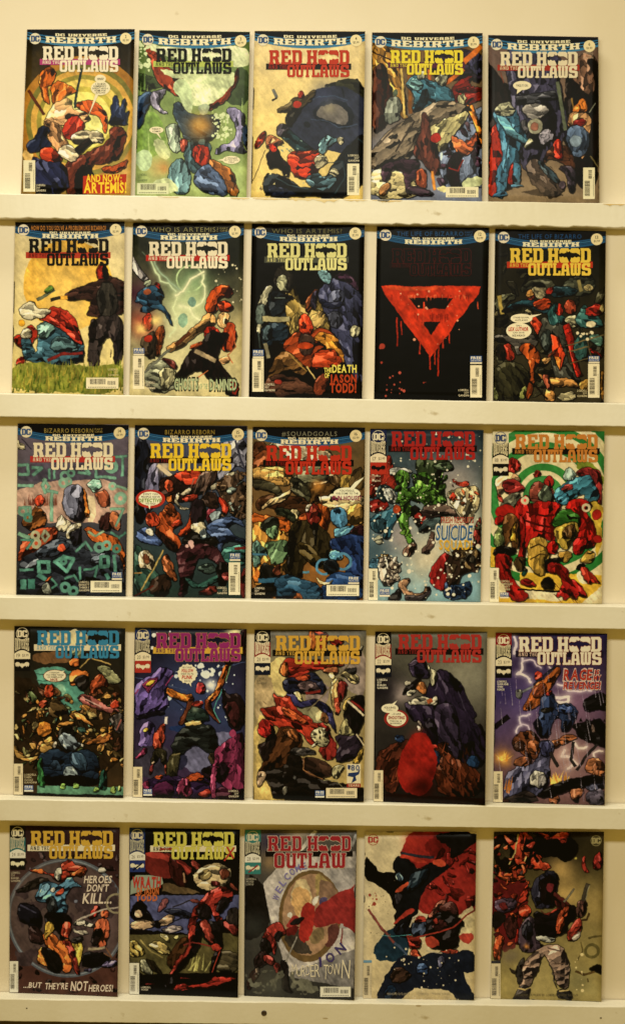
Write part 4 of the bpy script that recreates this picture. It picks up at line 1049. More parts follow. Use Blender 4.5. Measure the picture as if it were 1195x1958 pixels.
b.lines('slogan_lettering', [('THE', 770, 1440, 845, 1484), ('DEATH', 850, 1412, 1086, 1486), ('OF', 776, 1492, 822, 1538)], 'dccf60', 3, None, .03)
b.lines('slogan_lettering', [('JASON', 826, 1508, 1086, 1582), ('TODD!', 828, 1592, 1084, 1680)], 'a8401e', 3, None, .04)

b = Book(1, (705, 425), B_, [(78, 40), (1170, 55), (1140, 1715), (50, 1695)])
b.build('nearly black comic book with a single dripping red shape and hardly visible title', [
 ('g', '0b0a07', '0e0c09'), ('h', '1c2420', 1120, 250, 120, .5), ('P', 'b8341a', [120, 612, 1085, 622, 1060, 700, 600, 1310, 150, 700]), ('P', '14100c', [390, 730, 820, 738, 740, 842, 470, 838]), ('P', '14100c', [520, 960, 690, 962, 605, 1090]), ('P', 'c84a24', [160, 620, 700, 625, 640, 660, 210, 655]), ('s', '8c2412/d0603a', 34, (200, 700, 980, 720), 60, -90, 14, 4), ('s', '8c2412', 20, (420, 880, 780, 900), 80, -90, 14, 4),
 ('l', 'a02c18', 16, [275, 930, 272, 1200]), ('l', 'a02c18', 14, [590, 1270, 592, 1430]), ('l', '982814', 14, [675, 1200, 670, 1490]), ('l', 'b03620', 16, [495, 1160, 492, 1280]), ('l', 'b03620', 16, [725, 1100, 715, 1220]), ('l', 'a02c18', 12, [315, 960, 315, 1090]), ('l', 'a83018', 12, [775, 1020, 780, 1170]), ('l', 'b83c20', 14, [535, 780, 535, 1060]), ('l', 'a83018', 12, [640, 1230, 640, 1380]), ('l', 'c04a2c', 12, [1055, 780, 1060, 840]),
 ('k', 'dc9a78', 26, (260, 630, 900, 1200), 5, 15), ('k', '9c3c2c', 4, (80, 1200, 140, 1560), 14, 22), ('k', 'b05040', 14, (160, 1420, 350, 1690), 10, 22), ('k', '9c3c2c', 3, (530, 1500, 600, 1560), 5, 10)])
b.banner('B', '12', '$2.99', 'THE LIFE OF BIZARRO', '28507c', .18, .77, ['PART', 'ONE'])
b.title(230, 992, 262, '100b08', '1c0d0a', '3a0f0b', '521410')
b.barcode(985, 1390, 1097, 1703, True); b.free(985, 1300, 1097, 1377); b.credit(870, 1622, 970, 1700, LSG, 'd4c8a8', True)

b = Book(1, (930, 430), B_, [(82, 38), (1158, 60), (1138, 1710), (60, 1695)])
b.build('comic book with yellow title on red bar over a murky olive scene', [
 ('g', '14130d', '3c3624'), ('q', '24221a/302e20/1a1810/3a3828', 44, (90, 220, 1140, 1650), 50, 130), ('l', '0c0c08', 30, [340, 640, 420, 460, 520, 420]), ('l', '2c2a1c', 5, [170, 560, 160, 400, 230, 240]), ('b', '3e3e30', [330, 660, 400, 560, 560, 500, 660, 570, 640, 640, 440, 640]), ('b', '4a4a38', [80, 720, 200, 660, 280, 700, 180, 780, 160, 850, 80, 800]), ('b', '3a3c30', [740, 570, 820, 510, 1020, 500, 1050, 620, 960, 700, 820, 660]), ('l', 'a08c48', 40, [120, 700, 150, 860]), ('l', '8c8050', 40, [890, 540, 920, 640]), ('b', 'b0a070', [950, 600, 990, 570, 1045, 610, 1010, 660, 970, 640]), ('b', 'b4a676', [75, 850, 100, 840, 112, 890, 80, 890]),
 ('b', '8c8468', [450, 620, 520, 580, 580, 600, 580, 690, 530, 720, 460, 660]), ('b', '14140f', [460, 570, 510, 540, 570, 570, 570, 600, 470, 600]), ('b', '24424c', [160, 830, 270, 760, 400, 740, 470, 740, 620, 760, 640, 850, 500, 850, 360, 790, 260, 830, 170, 860]), ('b', '20343a', [640, 610, 780, 600, 880, 620, 860, 680, 740, 690, 640, 700]), ('b', 'a8401e', [460, 760, 540, 720, 620, 720, 620, 790, 560, 830, 490, 820]), ('b', '8c3420', [380, 700, 450, 640, 480, 700, 420, 740]), ('b', '97281a', [580, 620, 660, 600, 650, 660, 590, 680]), ('b', 'c08c4c', [380, 690, 440, 630, 470, 670, 420, 710]),
 ('b', '8a3c26', [755, 760, 800, 720, 860, 760, 850, 850, 800, 870, 760, 830]), ('b', 'a82c1c', [670, 820, 720, 730, 740, 860, 700, 900]), ('b', '284c4c', [590, 900, 640, 780, 700, 760, 660, 880, 760, 880, 760, 960, 640, 990]), ('b', 'a09c7c', [770, 900, 880, 880, 900, 970, 830, 1010, 770, 950]), ('b', '2c4e4c', [880, 860, 960, 760, 1000, 860, 1100, 900, 1130, 980, 940, 1000, 870, 940]), ('b', '94281c', [960, 800, 1080, 780, 1140, 840, 1080, 880, 960, 880]), ('e', 'd4c8a4', 1015, 965, 48, 32),
 ('b', '3c3c34', [500, 1000, 560, 900, 640, 1000, 720, 960, 780, 1060, 760, 1300, 900, 1500, 860, 1580, 680, 1500, 620, 1260, 520, 1160]), ('b', '2a302c', [520, 1060, 600, 1000, 640, 1120, 600, 1250, 530, 1160]), ('p', 'b83e20', [620, 1060, 690, 1090, 760, 1260, 710, 1420, 640, 1240]), ('p', 'd07a30', [660, 1280, 720, 1290, 710, 1410]), ('p', 'b03c22', [420, 950, 460, 870, 530, 960, 490, 1060]), ('p', '9a2418', [740, 980, 800, 960, 850, 1100, 900, 1400, 930, 1460, 870, 1480, 820, 1300]), ('b', '8c8464', [350, 830, 400, 830, 460, 900, 420, 880]),
 ('b', '325450', [860, 1080, 960, 1060, 980, 1180, 920, 1320, 850, 1280]), ('b', '4e7064', [980, 1060, 1120, 1080, 1130, 1180, 1020, 1160]), ('b', '8c2018', [990, 1190, 1120, 1250, 1110, 1280, 1000, 1220]), ('l', '6a5c3c', 12, [770, 1175, 1140, 1070]), ('l', '6a5c3c', 12, [790, 1235, 980, 1180]), ('l', '5c5034', 10, [810, 1350, 980, 1290]), ('l', '5c5034', 10, [970, 1120, 1010, 1280]), ('b', '9a8a58', [1080, 820, 1140, 770, 1140, 860]), ('k', 'e0d4b0', 12, (880, 1040, 1060, 1110), 8, 22),
 ('b', '46423c', [70, 1080, 300, 1090, 420, 1050, 500, 1140, 300, 1290, 280, 1160, 80, 1140]), ('b', '8c2c1c', [150, 1180, 220, 1160, 270, 1230, 260, 1330, 190, 1300]), ('b', '1c1610', [80, 1200, 150, 1160, 190, 1230, 180, 1310, 110, 1300]), ('b', '2e2c1c', [70, 1420, 160, 1340, 300, 1350, 420, 1460, 350, 1600, 360, 1690, 60, 1690]), ('b', 'a44c20', [330, 1200, 400, 1150, 480, 1200, 510, 1330, 460, 1440, 440, 1600, 400, 1690, 370, 1640, 430, 1480, 430, 1350, 350, 1260]), ('b', '7c8048', [330, 1600, 380, 1560, 370, 1690, 320, 1690]), ('b', '8c9058', [70, 1550, 110, 1640, 110, 1700, 65, 1690]), ('b', 'c08a4c', [500, 1460, 560, 1480, 740, 1480, 860, 1540, 860, 1580, 740, 1560, 640, 1560, 670, 1690, 560, 1690, 600, 1560]), ('b', '8c4a34', [540, 1460, 620, 1460, 620, 1620, 560, 1560]), ('l', '17120c', 16, [280, 1380, 590, 1690]), ('b', '5a2c1c', [560, 1280, 700, 1200, 640, 1270]), ('b', 'b08450', [520, 1290, 640, 1280, 600, 1340, 550, 1360]), ('b', 'a07c3c', [880, 1530, 990, 1480, 990, 1600, 900, 1600]), ('b', 'b8ae88', [690, 1640, 840, 1620, 860, 1700, 700, 1700]), ('b', '9c7030', [1098, 1450, 1140, 1430, 1136, 1690, 1098, 1690])])
b.banner('B', '13', '$2.99', 'THE LIFE OF BIZARRO', '234a78', .21, .78); b.title(228, 1012, 228, 'e2c24c', 'b4381e', 'd8b048')
b.barcode(985, 1350, 1095, 1680, True); b.free(990, 1275, 1095, 1345); b.credit(880, 1602, 975, 1680, LSG, 'd0c298', True)
b.bubble([(312, 1030, 122, 78), (338, 910, 106, 45)], (400, 882, 430, 905, 535, 866), [('STAND DOWN,', 258, 893, 412, 908), ('OUTLAWS!', 275, 918, 398, 934), ('ONLY', 285, 972, 338, 986), ('CAN SAVE', 255, 1040, 365, 1054), ('BIZARRO!', 250, 1066, 372, 1084)], red=[('LEX LUTHOR', 212, 994, 405, 1030)])

# --- third row
b = Book(2, (15, 800), B_, [(100, 48), (1180, 62), (1150, 1725), (85, 1712)])
b.build('comic book whose lilac cover is overlaid with turquoise symbols, left end of the middle row', [
 ('g', '655a68', '2a3032'), ('b', 'cfc4a0', [100, 180, 190, 290, 100, 290]), ('l', '2c2834', 10, [140, 190, 230, 300]), ('B', '4a4452', [95, 440, 1160, 430, 1160, 600, 95, 620]), ('B', 'b09080', [95, 620, 1160, 600, 1160, 1000, 95, 1000]), ('s', '6c3c30/8c5440', 18, (100, 840, 480, 850), 110, 90, 18, 1), ('B', 'd0bc98', [770, 760, 860, 760, 840, 1000, 760, 1000]),
 ('b', '8c5428', [130, 1010, 260, 850, 360, 900, 390, 1000, 300, 1090, 200, 1090]), ('b', 'ac3c24', [265, 800, 310, 730, 370, 780, 340, 850, 290, 850]), ('b', '9a5034', [860, 720, 980, 700, 1000, 850, 930, 870, 880, 800]), ('b', '38201c', [870, 970, 1010, 900, 1000, 1060, 930, 1080]), ('b', 'b86c44', [980, 900, 1090, 940, 1080, 1100, 990, 1040]),
 ('b', 'b04c2c', [100, 1300, 160, 1160, 300, 1080, 480, 1060, 420, 1240, 200, 1300, 100, 1400]), ('b', 'c06028', [760, 1060, 900, 1100, 1060, 1160, 1130, 1280, 1140, 1420, 1110, 1700, 1060, 1400, 960, 1220, 820, 1180]), ('b', '2a2e36', [180, 1330, 420, 1210, 560, 1150, 700, 1200, 760, 1300, 960, 1240, 1100, 1360, 1110, 1700, 110, 1700, 130, 1400]), ('b', '3c4450', [300, 1240, 500, 1170, 600, 1230, 480, 1320, 260, 1330]),
 ('b', '66687c', [540, 760, 560, 680, 640, 640, 730, 680, 760, 800, 730, 940, 640, 990, 560, 920]), ('p', '17141a', [690, 780, 760, 720, 780, 900, 720, 1000, 640, 1000, 690, 900]), ('b', 'c06c28', [730, 660, 770, 760, 780, 940, 750, 960, 750, 780]), ('b', 'cabfa0', [500, 930, 560, 1000, 620, 1020, 560, 1100, 460, 1100]), ('b', 'bcb292', [560, 1100, 640, 1020, 740, 1030, 660, 1120, 580, 1180]), ('p', '1c1a1e', [600, 1120, 720, 1060, 720, 1200, 640, 1240]), ('b', 'b84a2c', [480, 1230, 540, 1220, 550, 1290, 490, 1290]), ('b', '7c8490', [160, 1440, 290, 1340, 300, 1390, 190, 1470]), ('b', '748090', [800, 1370, 900, 1300, 980, 1310, 900, 1400]), ('b', 'b4582c', [330, 1600, 430, 1530, 420, 1570]), ('b', '1c1c22', [110, 1640, 300, 1600, 420, 1600, 520, 1700, 110, 1710]),
 ('l', '618e7c', 31, [100, 450, 200, 450, 200, 540, 110, 540]), ('l', '5a8676', 34, [240, 480, 330, 480, 250, 550]), ('l', '61907e', 27, [400, 490, 400, 580]), ('l', '61907e', 27, [450, 500, 450, 580]), ('R', '689783', 560, 560, 22, 50), ('R', '5e8d7a', 620, 530, 17, 41), ('l', '689986', 31, [690, 520, 800, 540, 740, 470]), ('l', '689986', 31, [860, 480, 860, 570, 920, 570]), ('R', '6b9a86', 1010, 470, 28, 66), ('l', '689581', 31, [930, 570, 1050, 580]), ('l', '61907c', 31, [1120, 380, 1120, 550]), ('l', '61907c', 27, [1020, 375, 1160, 375]),
 ('l', '75a18b', 34, [110, 650, 240, 650]), ('l', '78a58d', 31, [340, 590, 400, 660, 360, 720, 330, 650, 360, 590]), ('R', '7fa890', 540, 625, 20, 50), ('R', '7fa890', 590, 610, 15, 39), ('p', '98c8b4', [770, 640, 830, 590, 900, 600, 920, 660, 840, 720]), ('R', '86af96', 1020, 660, 15, 41), ('R', '7fa890', 1100, 780, 23, 64), ('l', '83ac93', 27, [1060, 660, 1160, 690]), ('l', '75a189', 34, [430, 710, 430, 990]), ('l', '729e88', 31, [380, 700, 480, 720]), ('l', '6e9a84', 31, [120, 860, 220, 860, 220, 1000]), ('R', '6b957f', 150, 900, 20, 50), ('l', '729e86', 27, [1000, 880, 1130, 880, 1050, 1040]), ('l', '6e977f', 40, [110, 1120, 200, 1160]),
 ('R', 'a8a886', 265, 1140, 17, 48), ('R', 'a1a586', 275, 1210, 18, 52), ('l', '9aa183', 27, [360, 1090, 400, 1140, 360, 1190, 330, 1140, 360, 1090]), ('l', '839e7f', 24, [790, 1100, 860, 1140, 930, 1090]), ('R', '689a89', 890, 1250, 22, 55), ('R', '6b9e8d', 960, 1230, 20, 50), ('l', '619786', 27, [660, 1290, 760, 1200, 820, 1280]), ('l', '5a9584', 40, [290, 1390, 400, 1390, 400, 1490, 300, 1490, 300, 1390]), ('l', '5e9a89', 37, [460, 1390, 540, 1340, 640, 1370, 570, 1490, 460, 1390]), ('R', '548d7c', 540, 1390, 11, 39), ('l', '4d7f6f', 24, [130, 1180, 240, 1180, 180, 1260]), ('l', '548979', 24, [1000, 1100, 1080, 1160, 1140, 1110]), ('R', '4d8272', 200, 960, 17, 46), ('l', '508474', 24, [560, 1560, 640, 1520, 680, 1580]), ('R', '4b7f6f', 1060, 1260, 17, 46), ('l', '4b7f6f', 24, [430, 1560, 480, 1620, 420, 1660]), ('l', '5a9383', 37, [910, 1340, 980, 1340, 980, 1440, 910, 1440, 910, 1340]), ('l', '5a9383', 34, [1040, 1330, 1050, 1480]), ('l', '548d7c', 27, [700, 1450, 700, 1560]), ('l', '548d7c', 27, [740, 1470, 830, 1460, 880, 1430, 850, 1540]), ('l', '4d8276', 46, [300, 1520, 360, 1560]), ('l', '4d8274', 62, [150, 1580, 150, 1640]), ('l', '3f7468', 71, [230, 1580, 230, 1630]), ('R', '578d7e', 560, 1640, 20, 52), ('R', '578d7e', 640, 1680, 20, 52), ('l', '4d8276', 40, [960, 1520, 980, 1560]), ('l', '54897a', 27, [120, 1470, 240, 1470]), ('b', 'a4a898', [320, 1630, 400, 1600, 440, 1700, 360, 1700])])
b.banner('B', '14', '$2.99', 'BIZARRO REBORN', '8c7838', .24, .68, ['PART', 'ONE']); b.title(252, 1028, 238, 'dccfae', 'b0302a', 'd8c8a8')
b.barcode(808, 1580, 1110, 1690, False); b.free(1015, 1495, 1112, 1570); b.credit(695, 1582, 797, 1688, ['LOBDELL', 'BENNETT', 'THIBERT', 'GANDINI'], 'c8bc9c', True)

b = Book(2, (245, 805), B_, [(68, 40), (1160, 48), (1140, 1722), (45, 1710)])
b.build('comic book with yellow title on black bar and red rimmed bubble at its left', [
 ('g', '4a4c66', '24352f'), ('b', '161820', [65, 200, 200, 220, 260, 500, 290, 700, 120, 760, 60, 700]), ('b', '64627c', [200, 420, 330, 400, 330, 640, 200, 900, 140, 880]), ('b', '8a8a9c', [900, 200, 1150, 190, 1150, 470, 1050, 420, 1000, 500, 860, 600]), ('l', '3c3c4c', 20, [1040, 200, 1140, 480]), ('b', '0e0e0e', [60, 760, 180, 880, 130, 1010, 60, 960]), ('l', 'd0c0a0', 40, [290, 430, 450, 560]), ('h', 'e8d0a4', 350, 440, 60, .8),
 ('b', '2a1a14', [330, 560, 460, 520, 600, 480, 720, 480, 860, 500, 800, 640, 660, 720, 480, 800, 360, 740, 310, 620]), ('b', 'ae3820', [440, 510, 580, 470, 710, 480, 740, 580, 600, 620, 500, 580]), ('b', '5c4a40', [700, 500, 860, 490, 780, 660, 640, 680]), ('s', '35241c/70584a', 20, (640, 480, 860, 680), 180, 250, 14, 8), ('b', 'c8bc9c', [500, 700, 600, 640, 600, 690, 540, 720]), ('b', 'c4b898', [470, 700, 500, 690, 490, 800, 560, 850, 620, 850, 520, 860, 460, 800]), ('b', '94301e', [520, 740, 660, 700, 680, 760, 560, 800]), ('b', 'a84426', [360, 580, 430, 570, 450, 640, 410, 700, 370, 660]),
 ('b', 'b8b094', [780, 660, 900, 560, 1000, 500, 1100, 500, 1060, 640, 1000, 720, 940, 780, 900, 660]), ('b', '4c3a2a', [850, 640, 960, 520, 1060, 560, 1150, 620, 1150, 980, 980, 900, 960, 780, 900, 740]), ('q', '5c4630/74583c/3a2c20/8c9a90', 34, (880, 520, 1140, 960), 26, 66), ('b', '2a1d16', [700, 760, 780, 680, 860, 720, 860, 830, 760, 830]), ('b', 'a4301c', [870, 740, 930, 760, 970, 860, 940, 920, 900, 860]), ('b', '742a34', [750, 850, 860, 850, 860, 980, 770, 1000]), ('b', '8fa0a4', [790, 910, 860, 860, 900, 890, 860, 980, 820, 980]),
 ('b', 'b2401e', [600, 860, 660, 840, 680, 900, 620, 1020, 620, 1060, 520, 1140, 500, 1090, 590, 1000]), ('b', '241a1c', [640, 760, 740, 800, 760, 960, 640, 1000, 600, 900]), ('b', 'a84a20', [310, 900, 360, 840, 480, 880, 500, 1000, 420, 1060, 500, 1140, 520, 1230, 450, 1270, 340, 1150, 270, 1060]), ('b', '8c4420', [340, 830, 420, 780, 470, 870, 430, 920]), ('b', '241610', [270, 1030, 420, 1150, 500, 1250, 430, 1280, 300, 1120]), ('b', 'ac3c20', [180, 960, 200, 900, 270, 895, 310, 960, 280, 1020, 200, 1020]), ('b', 'b4642c', [370, 730, 430, 720, 430, 770, 380, 780]), ('b', 'a4381e', [410, 980, 500, 940, 520, 1010, 430, 1040]),
 ('b', 'd0c4a0', [620, 990, 740, 980, 770, 1040, 720, 1130, 700, 1070, 620, 1050]), ('b', '44567c', [780, 1020, 900, 950, 1000, 940, 1100, 990, 1130, 1040, 1000, 1000, 960, 1080, 1140, 1160, 1140, 1190, 1000, 1160, 920, 1180, 920, 1260, 870, 1270, 870, 1140, 800, 1080]), ('b', '8a9aa0', [700, 1060, 770, 1030, 780, 1110, 720, 1130]), ('b', '14120e', [620, 1060, 700, 1090, 700, 1160, 860, 1100, 870, 1200, 640, 1200, 520, 1200]), ('b', '40527c', [60, 1110, 180, 1030, 290, 1100, 340, 1210, 230, 1200, 130, 1180]), ('b', 'c4c0aa', [180, 1060, 240, 1040, 260, 1110, 190, 1110]),
 ('b', '3c1f22', [500, 1260, 640, 1200, 780, 1190, 900, 1270, 950, 1380, 920, 1560, 860, 1560, 880, 1400, 780, 1320, 680, 1330, 600, 1560, 560, 1680, 500, 1690, 540, 1560, 490, 1380]), ('b', '120e0c', [860, 1360, 960, 1400, 950, 1600, 860, 1580]), ('b', '2e5048', [560, 1500, 700, 1600, 860, 1500, 860, 1560, 720, 1620, 600, 1600]), ('l', '3e7064', 30, [680, 1600, 860, 1510]), ('b', '5a241c', [640, 1690, 840, 1590, 860, 1700]), ('b', '33403a', [660, 1420, 800, 1360, 860, 1440, 760, 1480]), ('b', '2f4a40', [60, 1200, 130, 1230, 330, 1560, 340, 1690, 60, 1690]), ('b', 'b0a282', [90, 1290, 190, 1250, 260, 1330, 250, 1440, 170, 1400, 110, 1420]), ('b', '6c4028', [140, 1300, 200, 1290, 220, 1360, 170, 1380]), ('b', '8c4c28', [330, 1330, 400, 1300, 430, 1400, 490, 1540, 440, 1560, 350, 1460]), ('b', '281c14', [220, 1560, 340, 1480, 420, 1560, 380, 1690, 240, 1690]), ('l', 'b49c58', 18, [130, 1640, 270, 1400, 340, 1260]), ('l', 'a87c44', 12, [60, 1480, 130, 1470]), ('l', '5c2418', 16, [60, 1700, 250, 1600]), ('b', '3c7068', [900, 1240, 1130, 1190, 1130, 1400, 960, 1400]), ('l', '6c2218', 26, [1040, 1240, 1140, 1230]), ('b', '5a201c', [1095, 1440, 1140, 1430, 1138, 1700, 1095, 1700]), ('b', '72302c', [900, 1480, 980, 1480, 980, 1560, 920, 1540]), ('k', 'd0a8a0', 6, (540, 1170, 640, 1240), 14, 26)])
b.banner('B', '15', '$2.99', 'BIZARRO REBORN', '8c742c', .27, .71); b.title(220, 1005, 220, 'e0bc2a', '1a1212', '781f16')
b.barcode(980, 1375, 1090, 1690, True); b.free(990, 1285, 1092, 1360); b.credit(868, 1612, 962, 1690, LSG, 'd0c4a4', True)
b.bubble([(218, 755, 112, 68)], (195, 815, 222, 818, 212, 860), [("DON'T YOU", 150, 702, 292, 718), ('PEOPLE HAVE', 130, 728, 312, 746), ('TO DO?', 172, 796, 268, 812)], rim=('b23020', 220, 757, 143, 90), red=[('DETECTIVE', 106, 754, 326, 788)], redc='6c8a28')

b = Book(2, (470, 808), B_, [(68, 42), (1160, 48), (1140, 1725), (50, 1712)])
b.build('comic book with red title on black bar over a tan and orange street', [
 ('g', '5a4c30', '8c5a28'), ('b', 'd8c49c', [180, 180, 560, 200, 700, 260, 860, 300, 840, 560, 560, 620, 420, 300]), ('b', '4c2c18', [75, 180, 180, 190, 240, 360, 70, 380]), ('b', '7a4020', [70, 370, 180, 240, 260, 380, 260, 460, 70, 540]), ('b', 'b48a48', [70, 430, 420, 440, 420, 600, 280, 600, 70, 540]), ('b', '3c3826', [70, 540, 300, 600, 340, 700, 180, 660, 70, 660]), ('l', '2c281c', 8, [120, 430, 360, 480, 430, 580]), ('s', '2c281c', 10, (140, 430, 420, 580), 110, 88, 7, 4), ('b', '3c3a28', [430, 520, 640, 560, 660, 660, 640, 760, 540, 740, 430, 660]), ('s', '1c1c14', 14, (440, 540, 640, 700), 120, 88, 7, 4), ('l', '1c1c14', 10, [430, 520, 650, 640]), ('b', '6a6a50', [470, 520, 620, 440, 760, 420, 820, 540, 620, 600]), ('b', '4a3418', [640, 640, 900, 560, 900, 680, 760, 720, 680, 800, 640, 740]), ('b', '3e2614', [320, 700, 640, 760, 560, 900, 420, 900, 220, 820, 110, 860, 120, 740]), ('b', 'ccb07c', [300, 700, 460, 640, 400, 560, 440, 690, 300, 780, 120, 870]), ('b', 'd2bc88', [720, 700, 1150, 700, 1150, 800, 960, 900, 860, 800, 760, 830]), ('b', 'cc9c4c', [970, 830, 1150, 760, 1150, 980, 980, 960]), ('b', 'a4853c', [910, 520, 1010, 480, 1020, 620, 920, 660]), ('b', '5e4a28', [1020, 480, 1150, 420, 1150, 640, 1000, 640]), ('h', 'cc8838', 700, 620, 60, .8), ('b', '4e3a20', [800, 520, 920, 500, 900, 640, 840, 600]),
 ('b', 'b85a20', [60, 880, 180, 910, 400, 940, 420, 1040, 320, 1060, 60, 1000]), ('s', '7c3014/d08040', 16, (60, 900, 420, 1000), 150, -6, 10), ('b', 'c88c3c', [60, 1000, 150, 980, 420, 1080, 400, 1300, 330, 1480, 160, 1560, 60, 1560]), ('b', 'a8501c', [640, 820, 760, 780, 820, 900, 780, 1040, 720, 1060]), ('s', '502410', 8, (680, 800, 800, 1040), 200, 100, 8), ('b', 'd4c490', [420, 840, 520, 860, 500, 960, 420, 960]), ('b', 'aa5024', [510, 920, 620, 870, 600, 940, 540, 960]), ('b', 'bc6a28', [60, 1360, 160, 1380, 160, 1540, 60, 1560]),
 ('b', '262a1c', [280, 880, 330, 810, 420, 850, 480, 920, 470, 990, 400, 930]), ('b', '1e2018', [130, 1000, 200, 940, 300, 920, 310, 1040, 200, 1080]), ('b', '526c4c', [200, 1040, 300, 1000, 310, 1080, 280, 1140, 220, 1100]), ('b', '5f7c58', [180, 1180, 300, 1150, 400, 1140, 410, 1230, 370, 1330, 260, 1390, 220, 1290]), ('b', '4c6a60', [60, 1190, 130, 1160, 160, 1230, 220, 1280, 130, 1310, 130, 1390, 60, 1400]), ('l', '4a7c98', 20, [60, 1280, 200, 1290]), ('b', '171612', [150, 1360, 260, 1390, 330, 1460, 300, 1600, 120, 1560]), ('b', '6c3824', [260, 1420, 360, 1350, 330, 1480, 270, 1480]), ('l', '33607c', 46, [130, 1540, 300, 1530]),
 ('b', '2c2514', [420, 1040, 520, 970, 640, 980, 760, 1060, 810, 1140, 780, 1300, 840, 1420, 700, 1400, 560, 1300, 520, 1540, 360, 1420, 440, 1240]), ('b', '403418', [480, 1140, 640, 1200, 760, 1340, 700, 1400, 540, 1300]), ('p', '15120c', [640, 1000, 700, 1000, 680, 1200]), ('b', '12100c', [410, 1060, 470, 1060, 440, 1400, 400, 1440]), ('b', '5c1c14', [590, 870, 620, 790, 700, 790, 735, 870, 700, 980, 640, 1000, 600, 950]), ('b', 'c8bc9c', [580, 860, 600, 800, 660, 780, 620, 810, 600, 880]), ('b', '95422c', [640, 830, 690, 820, 690, 860, 650, 870]),
 ('b', '4c82a6', [820, 850, 900, 810, 960, 850, 980, 950, 930, 1010, 860, 1000, 820, 930]), ('b', '5c92b0', [850, 1040, 920, 1010, 1050, 980, 1000, 1060, 930, 1120, 860, 1110]), ('b', '22345e', [810, 1140, 900, 1120, 1040, 1090, 1140, 1080, 1145, 1460, 1080, 1500, 960, 1480, 980, 1400, 1020, 1320, 960, 1260, 830, 1230]), ('b', '30181c', [1000, 1040, 1140, 980, 1140, 1100, 1040, 1090]), ('b', '64a0c0', [800, 1270, 840, 1230, 930, 1260, 960, 1320, 880, 1350, 820, 1330]), ('R', '4f86a8', 940, 1350, 66, 92), ('R', '4f86a8', 760, 1400, 60, 84), ('b', '14181a', [760, 1340, 860, 1340, 920, 1400, 860, 1480, 780, 1450]), ('b', '223c66', [800, 1480, 960, 1470, 1140, 1500, 1140, 1720, 700, 1720, 760, 1560]),
 ('b', '2c4c64', [280, 1560, 360, 1470, 560, 1540, 720, 1580, 730, 1720, 560, 1720, 500, 1620, 440, 1720, 280, 1720]), ('b', 'd0c08c', [680, 1500, 760, 1560, 850, 1500, 800, 1560, 740, 1580]), ('b', 'a0582c', [460, 1720, 510, 1620, 560, 1720]), ('b', '17140f', [60, 1600, 280, 1560, 280, 1720, 60, 1720]), ('l', '5c96b0', 24, [550, 1450, 610, 1450])])
b.banner('B', '16', '$2.99', '#SQUADGOALS', '74705a', .26, .75); b.title(200, 1030, 225, 'b8301c', '15110d', '7c1c12')
b.barcode(785, 1578, 1100, 1685, False); b.free(995, 1495, 1100, 1570); b.credit(88, 1600, 185, 1680, LSG)
b.bubble([(982, 690, 130, 58)], (1010, 640, 1050, 645, 1150, 530, 1060, 580), [('YOU FOOLS,', 910, 652, 1056, 672), ('WELCOME TO THE', 874, 680, 1092, 698)], red=[('FUN HOUSE!', 842, 712, 1118, 754)], redc='8c2a50')

